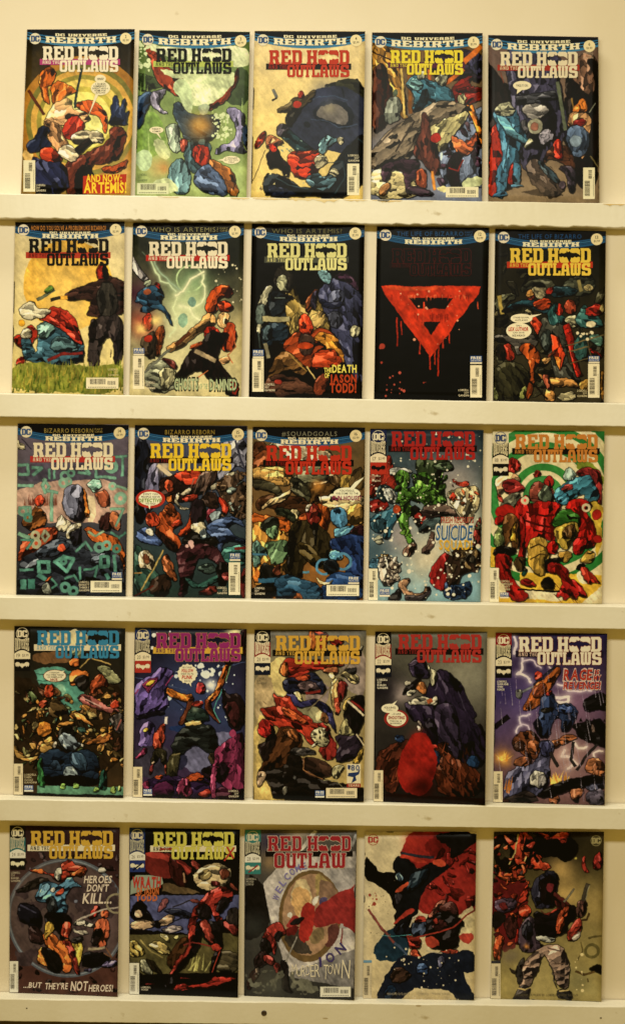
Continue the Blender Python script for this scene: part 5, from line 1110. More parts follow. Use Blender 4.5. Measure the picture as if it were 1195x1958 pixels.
b = Book(2, (695, 812), B_, [(65, 40), (1165, 52), (1135, 1722), (45, 1710)])
b.build('snowy comic book with a green mass and a blue and yellow slogan', [
 ('g', '1e2a30', '8cb0b8'), ('h', '5c6068', 700, 420, 260, .6), ('h', 'a49690', 900, 560, 260, .7), ('h', '9a8c8c', 350, 1100, 200, .8), ('h', 'd8c8a4', 900, 900, 260, .9), ('h', 'd6c8a8', 640, 1300, 240, .95), ('h', '6f9cac', 900, 1640, 260, .8), ('h', '364a54', 100, 1250, 160, .8), ('b', '3c6074', [55, 1320, 160, 1300, 200, 1420, 60, 1400]),
 ('b', '8c2a1c', [65, 470, 200, 380, 250, 300, 280, 400, 300, 560, 340, 620, 200, 600, 100, 700, 60, 690]), ('b', '7c2018', [60, 720, 200, 740, 230, 800, 60, 870]), ('b', '1c2a2c', [120, 640, 180, 590, 260, 600, 220, 680, 200, 760, 140, 720]), ('b', '9ca09a', [190, 650, 260, 610, 320, 680, 330, 740, 240, 780]), ('b', '2c5464', [60, 900, 200, 850, 340, 770, 360, 900, 290, 960, 250, 1080, 200, 1110, 170, 1060, 220, 960, 60, 960]), ('b', '223840', [60, 930, 200, 920, 180, 1060, 80, 1040]), ('e', 'b4441e', 320, 820, 40, 46), ('b', 'a8a890', [90, 1120, 140, 1080, 180, 1110, 170, 1170, 110, 1160]),
 ('b', 'b0b4ac', [250, 430, 340, 420, 480, 450, 440, 480, 310, 470, 260, 490]), ('b', '26301c', [490, 400, 540, 320, 640, 340, 720, 360, 780, 340, 860, 400, 830, 440, 740, 450, 760, 560, 820, 760, 760, 780, 640, 760, 540, 700, 480, 560, 560, 480]), ('b', '3c4a34', [690, 390, 800, 350, 860, 410, 820, 440, 700, 430]), ('b', '4a7628', [300, 500, 360, 460, 430, 490, 440, 570, 400, 640, 470, 610, 530, 640, 480, 700, 440, 720, 460, 800, 420, 900, 440, 1020, 500, 1120, 440, 1140, 400, 1040, 340, 960, 380, 820, 340, 700, 350, 590, 310, 550]), ('b', '5a8a30', [500, 580, 560, 540, 600, 600, 660, 560, 640, 640, 740, 640, 740, 740, 640, 740, 560, 740, 520, 660]), ('q', '3c6620/5c8c32/22380f/6c9a3c', 46, (330, 480, 780, 780), 30, 66), ('q', '4a7826/6a9838', 14, (350, 700, 470, 1100), 26, 50),
 ('b', '5a4a40', [560, 790, 700, 770, 820, 770, 900, 860, 920, 910, 780, 880, 640, 900]), ('b', '2a1f1c', [540, 820, 660, 830, 860, 870, 700, 890, 580, 900]), ('b', '3c4a4a', [530, 970, 640, 900, 740, 900, 760, 950, 640, 1020, 560, 1050]), ('b', '171310', [450, 800, 520, 780, 560, 900, 540, 1000, 480, 940]), ('b', '6a4e40', [360, 1250, 440, 1150, 520, 1140, 500, 1210, 400, 1300]), ('b', '5c463c', [540, 1230, 620, 1150, 640, 1040, 680, 1060, 670, 1180, 600, 1260]), ('k', '902820', 7, (500, 870, 600, 960), 14, 30),
 ('b', 'b03c28', [850, 520, 920, 560, 1010, 540, 1020, 590, 940, 610, 880, 570]), ('b', 'd0c090', [830, 690, 900, 640, 1000, 620, 1100, 590, 1130, 700, 1080, 860, 1000, 960, 960, 880, 860, 780]), ('q', '98482c/b8683c/c89c5c', 14, (870, 600, 1110, 790), 20, 44), ('b', 'b83a24', [830, 720, 880, 660, 900, 700, 850, 740]), ('b', '7c2c24', [1080, 1000, 1140, 880, 1140, 1180, 1060, 1180]), ('q', '4c5038/802c24', 8, (1070, 930, 1130, 1180), 24, 44),
 ('b', '8c201c', [640, 1440, 760, 1250, 830, 1260, 850, 1360, 800, 1600, 740, 1600, 650, 1540]), ('b', '2c2018', [830, 1260, 900, 1200, 1140, 1200, 1120, 1420, 960, 1440, 900, 1560, 820, 1560, 800, 1380]), ('q', '6c5838/3c3020/4a4436', 16, (860, 1210, 1120, 1400), 30, 70), ('b', 'c8c4ac', [760, 1240, 820, 1210, 860, 1290, 820, 1270]), ('b', '233650', [780, 1600, 900, 1560, 1000, 1520, 1060, 1580, 1000, 1680, 900, 1710, 780, 1690]), ('q', '1c2c48/141c28/2c4060', 12, (800, 1560, 1050, 1690), 30, 60), ('b', 'a89c8c', [140, 1310, 220, 1280, 330, 1340, 380, 1420, 280, 1440, 280, 1560, 160, 1560]), ('q', '8c8074/5a4c40/b0a494/70685e', 22, (160, 1300, 370, 1550), 26, 56), ('b', 'a8823c', [120, 1310, 200, 1250, 260, 1270, 170, 1290]), ('b', 'a47c5c', [320, 1560, 420, 1490, 450, 1510, 390, 1580, 460, 1640, 560, 1620, 600, 1560, 620, 1640, 540, 1680, 420, 1680]), ('b', '332c2c', [400, 1650, 560, 1660, 640, 1560, 620, 1680, 500, 1710, 400, 1700]), ('b', '1c1a18', [220, 1690, 330, 1600, 360, 1640, 300, 1710]),
 ('k', 'd8d4bc', 260, (60, 60, 1140, 1700), 4, 15), ('k', 'e4dcc4', 60, (60, 700, 1140, 1700), 8, 20)])
b.column('17', '1c2448', 'd8ceb0', '1a1a20', 'cfc3a0', 'b0301e', '14100e'); b.title(272, 1083, 68, 'a4241e', '1c100e', '8c2018')
b.barcode(45, 1400, 137, 1710, True); b.free(155, 1595, 255, 1672); b.credit(75, 490, 165, 560, LSG, 'b8a88c')
b.lines('slogan_lettering', [('FRESH RECRUITS', 752, 898, 1068, 955), ('FOR THE', 838, 968, 990, 1002)], 'a84432', 3, None, .02)
b.lines('slogan_outline', [('SUICIDE', 694, 968, 1066, 1136)], 'd6d0b8', 2, None, .05, .12); b.lines('slogan_lettering', [('SUICIDE', 702, 978, 1058, 1124)], '2a5c8c', 4, None, .01, .12)
b.lines('slogan_lettering', [('SQUAD!', 732, 1122, 1056, 1212)], 'd2a42c', 4, None, .03)

b = Book(2, (928, 815), B_, [(68, 38), (1155, 48), (1128, 1722), (35, 1710)])
b.build('comic book with green and white target rings behind sprawling red masses', [
 ('g', 'd8cca0', 'd8ca9c'), ('R', '2e7a34', 560, 680, 620, 700, .1), ('R', '34803a', 560, 680, 440, 530, .1), ('R', '358238', 560, 680, 250, 320, .1), ('R', '3a8440', 560, 680, 120, 200, .1), ('R', '28702e', 560, 680, 780, 860, .1),
 ('B', '7c8c2c', [860, 380, 1000, 340, 1150, 470, 1150, 560, 1060, 460, 960, 470]), ('P', 'cfc498', [1000, 60, 1060, 60, 1150, 150, 1150, 230]), ('B', 'ccaa38', [960, 720, 1140, 720, 1130, 1100, 1060, 1300, 1040, 900]), ('P', 'd4aa30', [40, 1180, 160, 1180, 150, 1370, 40, 1370]), ('P', 'd6ac34', [330, 1420, 1120, 1440, 1125, 1600, 1000, 1720, 130, 1720, 130, 1650, 330, 1600]), ('P', 'd8cca4', [940, 1720, 1125, 1540, 1127, 1640, 1040, 1720]), ('B', 'd8cca4', [320, 1600, 700, 1590, 820, 1640, 760, 1690, 380, 1690]), ('B', 'd6caa0', [900, 1420, 1000, 1400, 1050, 1480, 960, 1540, 900, 1500]),
 ('b', '94241c', [215, 400, 240, 300, 330, 350, 340, 430, 260, 450, 225, 490]), ('b', 'cfa678', [100, 520, 160, 480, 250, 450, 300, 490, 320, 540, 240, 560, 130, 660, 100, 640]), ('b', '8c2824', [165, 560, 230, 510, 340, 560, 370, 620, 280, 660, 200, 640]), ('b', '5a5a48', [130, 780, 220, 660, 320, 640, 330, 740, 200, 790, 120, 820]), ('b', '7c281c', [105, 650, 160, 670, 170, 740, 130, 720]), ('b', '6c3428', [420, 620, 480, 550, 560, 560, 640, 560, 680, 680, 640, 740, 440, 740]), ('b', 'a82820', [560, 530, 600, 485, 650, 510, 650, 570, 600, 590]), ('b', 'a02a20', [450, 460, 500, 430, 540, 470, 460, 510]), ('b', '55604c', [560, 580, 640, 590, 670, 720, 560, 740, 500, 700]), 
 ('b', '8a2a28', [860, 470, 940, 410, 1050, 420, 1135, 450, 1130, 760, 1080, 720, 1050, 540]), ('b', '3a7488', [690, 620, 800, 550, 900, 500, 1000, 480, 1060, 560, 1110, 640, 1080, 710, 980, 720, 960, 640, 860, 700, 740, 780, 690, 760]), ('b', '2f6478', [690, 700, 800, 650, 820, 740, 740, 780]), ('b', '8ca498', [750, 470, 790, 410, 840, 420, 870, 500, 830, 530, 760, 520]), ('b', '86302a', [740, 610, 800, 570, 860, 580, 780, 660]), ('b', '7c9a98', [940, 700, 1000, 690, 980, 740, 950, 740]),
 ('b', 'a81c16', [290, 770, 380, 680, 420, 700, 430, 770, 560, 740, 690, 760, 720, 820, 660, 900, 680, 1100, 600, 1090, 480, 1080, 420, 1110, 380, 1250, 400, 1290, 320, 1290, 350, 1150, 330, 1000, 280, 900]), ('b', 'a41a14', [780, 780, 900, 700, 1010, 730, 1030, 800, 960, 850, 1070, 960, 1060, 1100, 1020, 1180, 880, 1140, 900, 960, 820, 860]), ('e', 'a01c14', 190, 830, 100, 70), ('b', 'a01a14', [90, 960, 120, 860, 180, 900, 130, 960]), ('e', 'ac241a', 1080, 865, 48, 55), ('e', 'a82018', 1080, 1100, 44, 44), ('R', 'd0c49c', 975, 790, 20, 44), ('R', 'd4c8a0', 380, 720, 14, 40), ('l', '4c0c0a', 20, [400, 830, 560, 870, 660, 860]), ('l', '4c0c0a', 20, [380, 920, 520, 960, 660, 980]), ('l', '480a08', 16, [460, 1010, 560, 1030, 660, 1040]), ('l', '4c0c0a', 20, [860, 800, 960, 900, 1010, 1050]), ('b', '7c140f', [330, 860, 380, 900, 380, 1100, 340, 1200]),
 ('b', '5a3a1c', [160, 900, 220, 850, 300, 880, 330, 1000, 330, 1180, 280, 1180, 230, 1100, 180, 1180, 150, 1060]), ('b', 'b8902c', [230, 1110, 250, 1000, 300, 930, 270, 1040, 310, 1170, 280, 1100]), ('b', '7c8a50', [70, 1170, 80, 1060, 130, 960, 170, 1090, 160, 1180]), ('b', '0d0b09', [60, 1230, 120, 1170, 200, 1180, 290, 1180, 300, 1230, 200, 1270, 90, 1270]), ('b', '4c3a1e', [270, 1290, 380, 1270, 370, 1400, 300, 1420]), ('b', '881812', [80, 1260, 260, 1260, 240, 1420, 300, 1560, 430, 1640, 340, 1690, 240, 1660, 160, 1500, 100, 1400]), ('s', '3c0a08', 8, (110, 1270, 240, 1500), 160, -80, 12), ('b', '14332c', [330, 1430, 400, 1370, 370, 1470]),
 ('b', 'b08c38', [420, 1130, 500, 1090, 600, 1110, 640, 1250, 560, 1300, 580, 1420, 500, 1440, 420, 1350, 410, 1230]), ('l', '3c2c10', 14, [440, 1180, 520, 1150, 600, 1190]), ('l', '3c2c10', 12, [430, 1290, 520, 1240, 610, 1250]), ('b', '28541c', [640, 960, 700, 850, 800, 810, 900, 860, 910, 960, 800, 1000]), ('b', 'ab9038', [690, 980, 780, 960, 870, 930, 890, 1030, 860, 1130, 780, 1210, 720, 1130, 680, 1030]), ('b', '4c3418', [760, 990, 860, 960, 860, 1100, 760, 1090]), ('b', 'a41a14', [600, 1160, 660, 1090, 720, 1150, 690, 1240, 620, 1230]), ('b', '9c1814', [840, 1220, 880, 1110, 960, 1070, 980, 1140, 900, 1240]), ('b', '8c6c2c', [700, 1240, 780, 1210, 840, 1240, 780, 1320, 730, 1300]), ('b', '0f0c0a', [590, 1290, 700, 1270, 730, 1320, 640, 1340, 620, 1420, 580, 1400]), ('b', 'b08c38', [900, 1300, 980, 1210, 1050, 1220, 1050, 1310, 960, 1330]), ('b', '100c0a', [880, 1350, 960, 1330, 960, 1390, 900, 1400]),
 ('b', '8c1a16', [610, 1340, 720, 1320, 820, 1400, 810, 1480, 870, 1500, 960, 1600, 980, 1680, 900, 1640, 880, 1690, 820, 1640, 770, 1690, 750, 1630, 660, 1650, 760, 1550, 740, 1460, 620, 1420]), ('s', '330806', 8, (640, 1340, 900, 1660), 150, -50, 12), ('b', 'a02a1a', [920, 1380, 980, 1370, 1040, 1450, 1110, 1520, 1040, 1500, 1010, 1540, 960, 1480]), ('b', '17130c', [550, 1480, 640, 1460, 690, 1570, 560, 1580]), ('P', '17130c', [300, 1580, 720, 1592, 720, 1610, 300, 1596]), ('b', '94201a', [330, 1500, 440, 1480, 500, 1560, 360, 1560])])
b.column('18', 'd2c8a4', '34446c', '141310', 'd2c69c', '14110f', 'd8ccac'); b.title(288, 1090, 80, 'c27a30', '15120d', 'c08038')
b.barcode(35, 1378, 128, 1710, True); b.free(140, 1617, 225, 1672); b.credit(140, 1497, 262, 1602, ['LOBDELL', 'HENRIQUES', 'THIBERT', 'GANDINI'], 'cbbd94')

# --- fourth row
b = Book(3, (18, 1188), B_, [(52, 45), (1130, 68), (1110, 1720), (45, 1685)])
b.build('dark brown comic book with a bright blue title on a cream bar', [
 ('g', '1c1c14', '3a2a16'), ('B', '6a4a2a', [240, 300, 600, 300, 620, 400, 240, 400]), ('B', 'bcae7c', [330, 90, 760, 100, 760, 230, 330, 230]), ('B', '4c8874', [260, 450, 600, 460, 620, 620, 740, 700, 740, 860, 520, 930, 420, 700, 300, 610]), ('B', '72a084', [460, 610, 540, 600, 540, 700, 480, 700]), ('l', '2c4c40', 8, [260, 510, 600, 520]), ('l', '2c4c40', 8, [270, 570, 580, 580]),
 ('B', '241a0e', [50, 520, 300, 620, 420, 860, 740, 860, 760, 700, 1115, 560, 1115, 1500, 50, 1400]), ('q', '6a4a26/3c3018/8a5c28/2a2214/5c5a34/4a2c1a', 90, (60, 620, 1105, 1480), 40, 100), ('q', 'b8742c/8c6a30/c08c40/6c3a1e/4c5a34/9c8850', 110, (60, 640, 1105, 1440), 22, 62), ('q', '4c7868/6c8a6c/b4943c', 16, (300, 840, 1000, 1100), 24, 50),
 ('b', '6c704c', [590, 330, 640, 230, 720, 230, 740, 300, 680, 350, 600, 350]), ('b', 'b85c24', [570, 370, 660, 350, 680, 420, 620, 450, 580, 430]), ('b', 'c86a28', [590, 560, 620, 470, 700, 480, 780, 500, 760, 560, 680, 630, 600, 620]), ('b', '17130f', [640, 560, 760, 520, 780, 600, 700, 680, 650, 620]), ('b', '98401e', [780, 620, 860, 520, 940, 520, 960, 640, 880, 640, 820, 700]), ('b', '7c7c54', [840, 450, 960, 430, 1080, 540, 1100, 560, 980, 620, 940, 520]), ('l', 'a88a48', 12, [690, 450, 790, 350, 990, 420]), ('b', '7a4038', [660, 720, 780, 700, 900, 800, 1080, 880, 1000, 880, 860, 850, 700, 790]), ('l', 'a88478', 12, [700, 740, 900, 830]), ('b', 'b4381e', [990, 800, 1040, 770, 1080, 800, 1060, 850, 1000, 850]),
 ('b', 'b8401e', [350, 670, 380, 610, 435, 620, 440, 690, 400, 740, 360, 720]), ('b', '92381e', [290, 790, 340, 750, 390, 780, 340, 830, 300, 820]), ('b', '4e3c20', [380, 860, 430, 750, 490, 750, 560, 850, 580, 900, 500, 880, 430, 940]), ('b', 'c47424', [270, 1050, 310, 970, 390, 980, 410, 1060, 360, 1130, 290, 1110]), ('b', 'c07c34', [590, 900, 660, 880, 780, 960, 840, 1010, 740, 970, 620, 960]), ('b', 'c08438', [440, 1010, 520, 960, 640, 1000, 560, 1030]), ('b', 'bc8c3c', [870, 1050, 910, 1010, 960, 1060, 900, 1080]), ('b', 'aa6428', [740, 1180, 900, 1090, 980, 1100, 960, 1160, 800, 1200]), ('b', 'a8803c', [55, 1200, 120, 1300, 230, 1330, 290, 1210, 420, 1160, 420, 1240, 320, 1260, 240, 1370, 100, 1340, 50, 1280]), ('b', '3c3630', [950, 920, 1110, 900, 1100, 1060, 1040, 1110, 1000, 1000]), ('l', '8c4c40', 14, [1040, 1060, 1080, 960]),
 ('b', '18160f', [470, 1100, 500, 1030, 590, 1010, 640, 1080, 640, 1260, 480, 1240]), ('b', '76848a', [480, 1120, 540, 1090, 620, 1100, 650, 1170, 680, 1190, 600, 1280, 560, 1250, 500, 1180]), ('b', '1d2a38', [300, 1290, 420, 1250, 500, 1260, 560, 1300, 720, 1260, 830, 1290, 850, 1400, 830, 1560, 360, 1560, 330, 1420]), ('b', '2c3c4c', [380, 1420, 460, 1330, 520, 1420, 480, 1440]), ('b', '334858', [580, 1310, 640, 1280, 760, 1330, 720, 1480, 620, 1420]), ('b', 'b0a48c', [420, 1190, 470, 1170, 460, 1230, 430, 1240]), ('b', 'b0a48c', [680, 1190, 730, 1210, 700, 1240]), ('b', '7c8a8c', [520, 1450, 600, 1410, 680, 1500, 660, 1560, 560, 1520]), ('B', '0f0d0a', [320, 1500, 860, 1500, 860, 1600, 320, 1590]),
 ('P', '55886a', [270, 1590, 1112, 1610, 1112, 1690, 270, 1670]), ('P', '0e0c08', [135, 1665, 1112, 1690, 1112, 1720, 135, 1690]), ('b', '2f6a34', [280, 1590, 280, 1440, 310, 1330, 325, 1330, 340, 1440, 345, 1600]), ('b', '1f4436', [870, 1620, 870, 1510, 900, 1430, 925, 1440, 950, 1520, 940, 1630]), ('b', '88b050', [500, 1620, 510, 1580, 550, 1580, 555, 1620]), ('b', '88b050', [620, 1615, 630, 1570, 680, 1575, 680, 1620]), ('b', '8cb454', [820, 1660, 820, 1610, 870, 1610, 875, 1660]), ('b', '98b858', [990, 1670, 990, 1600, 1040, 1610, 1040, 1670]), ('b', '88b050', [1060, 1650, 1065, 1600, 1090, 1600, 1090, 1650])])
b.column('19', '14120f', 'cfc29c', '171512', 'c0b48c', '14120f', 'd0c4a0'); b.title(275, 1070, 92, '2f7a9c', 'd2c498', '6e96a0')
b.barcode(45, 1385, 135, 1685, True); b.free(148, 1595, 235, 1655); b.credit(148, 1482, 268, 1582, ['LOBDELL', 'CHEN', 'ALDAZ', 'GANDINI'], 'bcae84')
b.bubble([(445, 530, 106, 55)], (490, 490, 520, 500, 542, 478), [('I THOUGHT', 395, 492, 492, 506), ('YOU WERE TAKING', 362, 514, 530, 528), ('US SOMEPLACE', 375, 535, 515, 548)], rim=('702418', 445, 530, 113, 61), red=[('NICE.', 402, 556, 478, 578)], redc='942818')

b = Book(3, (247, 1192), B_, [(58, 40), (1145, 55), (1120, 1720), (35, 1692)])
b.build('comic book with magenta title on a yellow bar and a pink ball at lower right', [
 ('g', '14141c', '3c2a44'), ('h', '34446c', 600, 700, 420, .8), ('h', '2c3a5c', 950, 950, 200, .7), ('l', '4c5c84', 6, [60, 520, 560, 640]), ('l', '44547c', 6, [560, 480, 1130, 380]), ('l', '1c2030', 12, [380, 700, 620, 900]), ('k', 'c4d0dc', 46, (380, 400, 1120, 1050), 6, 22), ('k', 'd0d8dc', 16, (640, 400, 900, 500), 14, 34), ('k', 'd8dce0', 8, (200, 60, 460, 240), 10, 24), ('h', 'e0e4dc', 785, 590, 56, 1), ('h', 'e8dc90', 1020, 90, 70, 1), ('s', 'e8dc94', 16, (960, 80, 1090, 100), 70, -90, 26, 60), ('b', '24100f', [1060, 90, 1140, 60, 1140, 300, 1090, 320, 1060, 160]),
 ('b', '54447c', [60, 620, 130, 540, 250, 500, 290, 450, 340, 450, 430, 480, 410, 530, 360, 600, 370, 850, 200, 860, 60, 890, 70, 760]), ('l', '8c305c', 12, [60, 680, 90, 640]), ('l', '8c305c', 12, [360, 600, 430, 510]), ('b', '120f14', [70, 900, 200, 870, 370, 860, 200, 910, 80, 930]), ('p', '8c3054', [130, 590, 190, 540, 280, 520, 270, 560, 180, 680]), ('b', 'd0ac34', [150, 600, 230, 545, 250, 560, 190, 630]), ('b', '5a4a80', [90, 1040, 140, 970, 210, 960, 250, 1010, 230, 1060, 240, 1190, 80, 1200, 110, 1080]), ('b', 'cca832', [130, 1040, 150, 1000, 190, 1010, 150, 1050]), ('B', '34303c', [50, 1200, 400, 1180, 420, 1500, 130, 1500, 50, 1380]), ('B', '5c5c78', [560, 1240, 640, 1180, 860, 1060, 1000, 1050, 1000, 1140, 860, 1260, 760, 1440, 560, 1430]), ('s', '4c4c66', 12, (560, 1100, 960, 1400), 140, 0, 5), ('B', '26263a', [420, 1260, 560, 1250, 560, 1420, 420, 1440]), ('B', '1c2c50', [380, 1000, 560, 980, 540, 1040, 400, 1050]),
 ('b', 'b8641e', [370, 620, 430, 640, 520, 690, 620, 690, 560, 780, 460, 740, 390, 700]), ('b', 'b45a20', [820, 640, 880, 500, 930, 400, 990, 390, 950, 500, 900, 600, 800, 760, 740, 740]), ('l', '6c8a5c', 10, [990, 400, 940, 560]), ('b', '201614', [930, 380, 950, 250, 990, 130, 1040, 140, 1020, 260, 1000, 390]), ('b', '5a2c18', [540, 860, 560, 760, 640, 720, 600, 800, 580, 960, 480, 980]), ('b', '6a3018', [740, 720, 800, 760, 820, 860, 890, 990, 790, 900, 740, 800]), ('l', '4a9a8c', 9, [900, 640, 820, 840, 880, 960]), ('b', 'b43434', [650, 640, 670, 580, 730, 580, 745, 640, 700, 690, 660, 680]), ('b', 'ac3424', [600, 780, 660, 750, 720, 750, 700, 810, 630, 820]), ('b', '223028', [590, 820, 700, 820, 760, 860, 770, 970, 560, 970]), ('h', '8ca084', 640, 840, 30, .7), ('b', 'b49a58', [550, 960, 700, 950, 710, 1000, 560, 1010]), ('b', '191c18', [460, 1080, 540, 1010, 780, 1000, 840, 1060, 860, 1240, 790, 1290, 640, 1160, 500, 1290, 420, 1240]), ('b', '38341f', [410, 1280, 490, 1260, 500, 1340, 430, 1560, 390, 1690, 340, 1690, 350, 1480, 380, 1380]), ('b', '3a301e', [770, 1290, 850, 1260, 860, 1400, 800, 1360]), ('l', '786c44', 10, [420, 1280, 500, 1260]), ('b', '1c1210', [900, 620, 960, 700, 1060, 680, 1130, 780, 1110, 1000, 980, 1020, 920, 820]), ('b', '3a1a18', [920, 780, 1060, 760, 1080, 990, 1000, 1000]),
 ('b', 'a43c24', [230, 1060, 290, 1050, 300, 990, 340, 980, 360, 1120, 310, 1220, 240, 1220]), ('b', '2c2818', [240, 1230, 350, 1220, 370, 1380, 330, 1380, 300, 1290, 250, 1360, 210, 1360]), ('l', 'c0a484', 14, [225, 1355, 240, 1345]), ('l', 'd0c8bc', 30, [355, 910, 350, 970]), ('b', '7c2c2c', [190, 1400, 240, 1350, 230, 1440, 190, 1480]), ('b', '702c20', [330, 1400, 370, 1370, 350, 1490]), ('b', '2c1c38', [130, 1540, 360, 1480, 420, 1500, 800, 1490, 800, 1700, 130, 1700]), ('b', 'b0481e', [250, 1490, 320, 1475, 320, 1510, 260, 1510]), ('b', 'a8441c', [540, 1500, 640, 1450, 730, 1490, 720, 1520, 560, 1520]), ('b', '441a34', [220, 1570, 400, 1530, 440, 1690, 240, 1690]),
 ('b', '7c2a48', [830, 1300, 900, 1170, 1020, 1080, 1125, 1060, 1122, 1580, 1000, 1640, 900, 1560, 860, 1420]), ('b', '1a1014', [860, 1390, 920, 1340, 960, 1420, 900, 1560, 830, 1520]), ('b', '180f12', [700, 1420, 800, 1380, 860, 1440, 830, 1540, 740, 1500]), ('b', '8c3454', [800, 1480, 850, 1290, 880, 1300, 840, 1500, 860, 1700, 800, 1700]), ('l', '4a1428', 8, [830, 1320, 880, 1330]), ('l', '4a1428', 8, [820, 1390, 870, 1395]), ('b', '7a2a44', [470, 1540, 530, 1490, 600, 1530, 600, 1640, 560, 1690, 470, 1650]), ('b', '8c3050', [50, 1310, 110, 1230, 170, 1190, 160, 1250, 100, 1300]), ('e', '8c3050', 1005, 1060, 36, 36), ('b', '802c48', [130, 1540, 180, 1530, 200, 1600, 140, 1610]), ('b', '7c2418', [640, 1640, 800, 1620, 780, 1690, 720, 1700]), ('b', '30101c', [870, 1580, 1000, 1640, 1120, 1600, 1120, 1720, 860, 1720]), ('k', '3c1424', 4, (980, 1180, 1100, 1400), 12, 24)])
b.column('20', '1c2c58', 'c8bc98', '14141c', 'b4aa88', 'a82c1e', 'd0c4a0'); b.title(268, 1085, 95, '8c2460', 'c89c2c', '541440', 'b07048')
b.barcode(35, 1395, 130, 1695, True); b.free(140, 1610, 225, 1675); b.credit(968, 1620, 1065, 1698, LSG, 'c4b898', True)
b.bubble([(567, 490, 88, 88)], (570, 560, 600, 550, 605, 618), [('SO I TOLD', 522, 420, 608, 434), ('WENT ON TO', 505, 484, 628, 498), ('EARTH.', 540, 554, 598, 566)], red=[('FOLLOW', 514, 444, 625, 474), ('PUNK', 516, 506, 618, 540)], rag=.12)

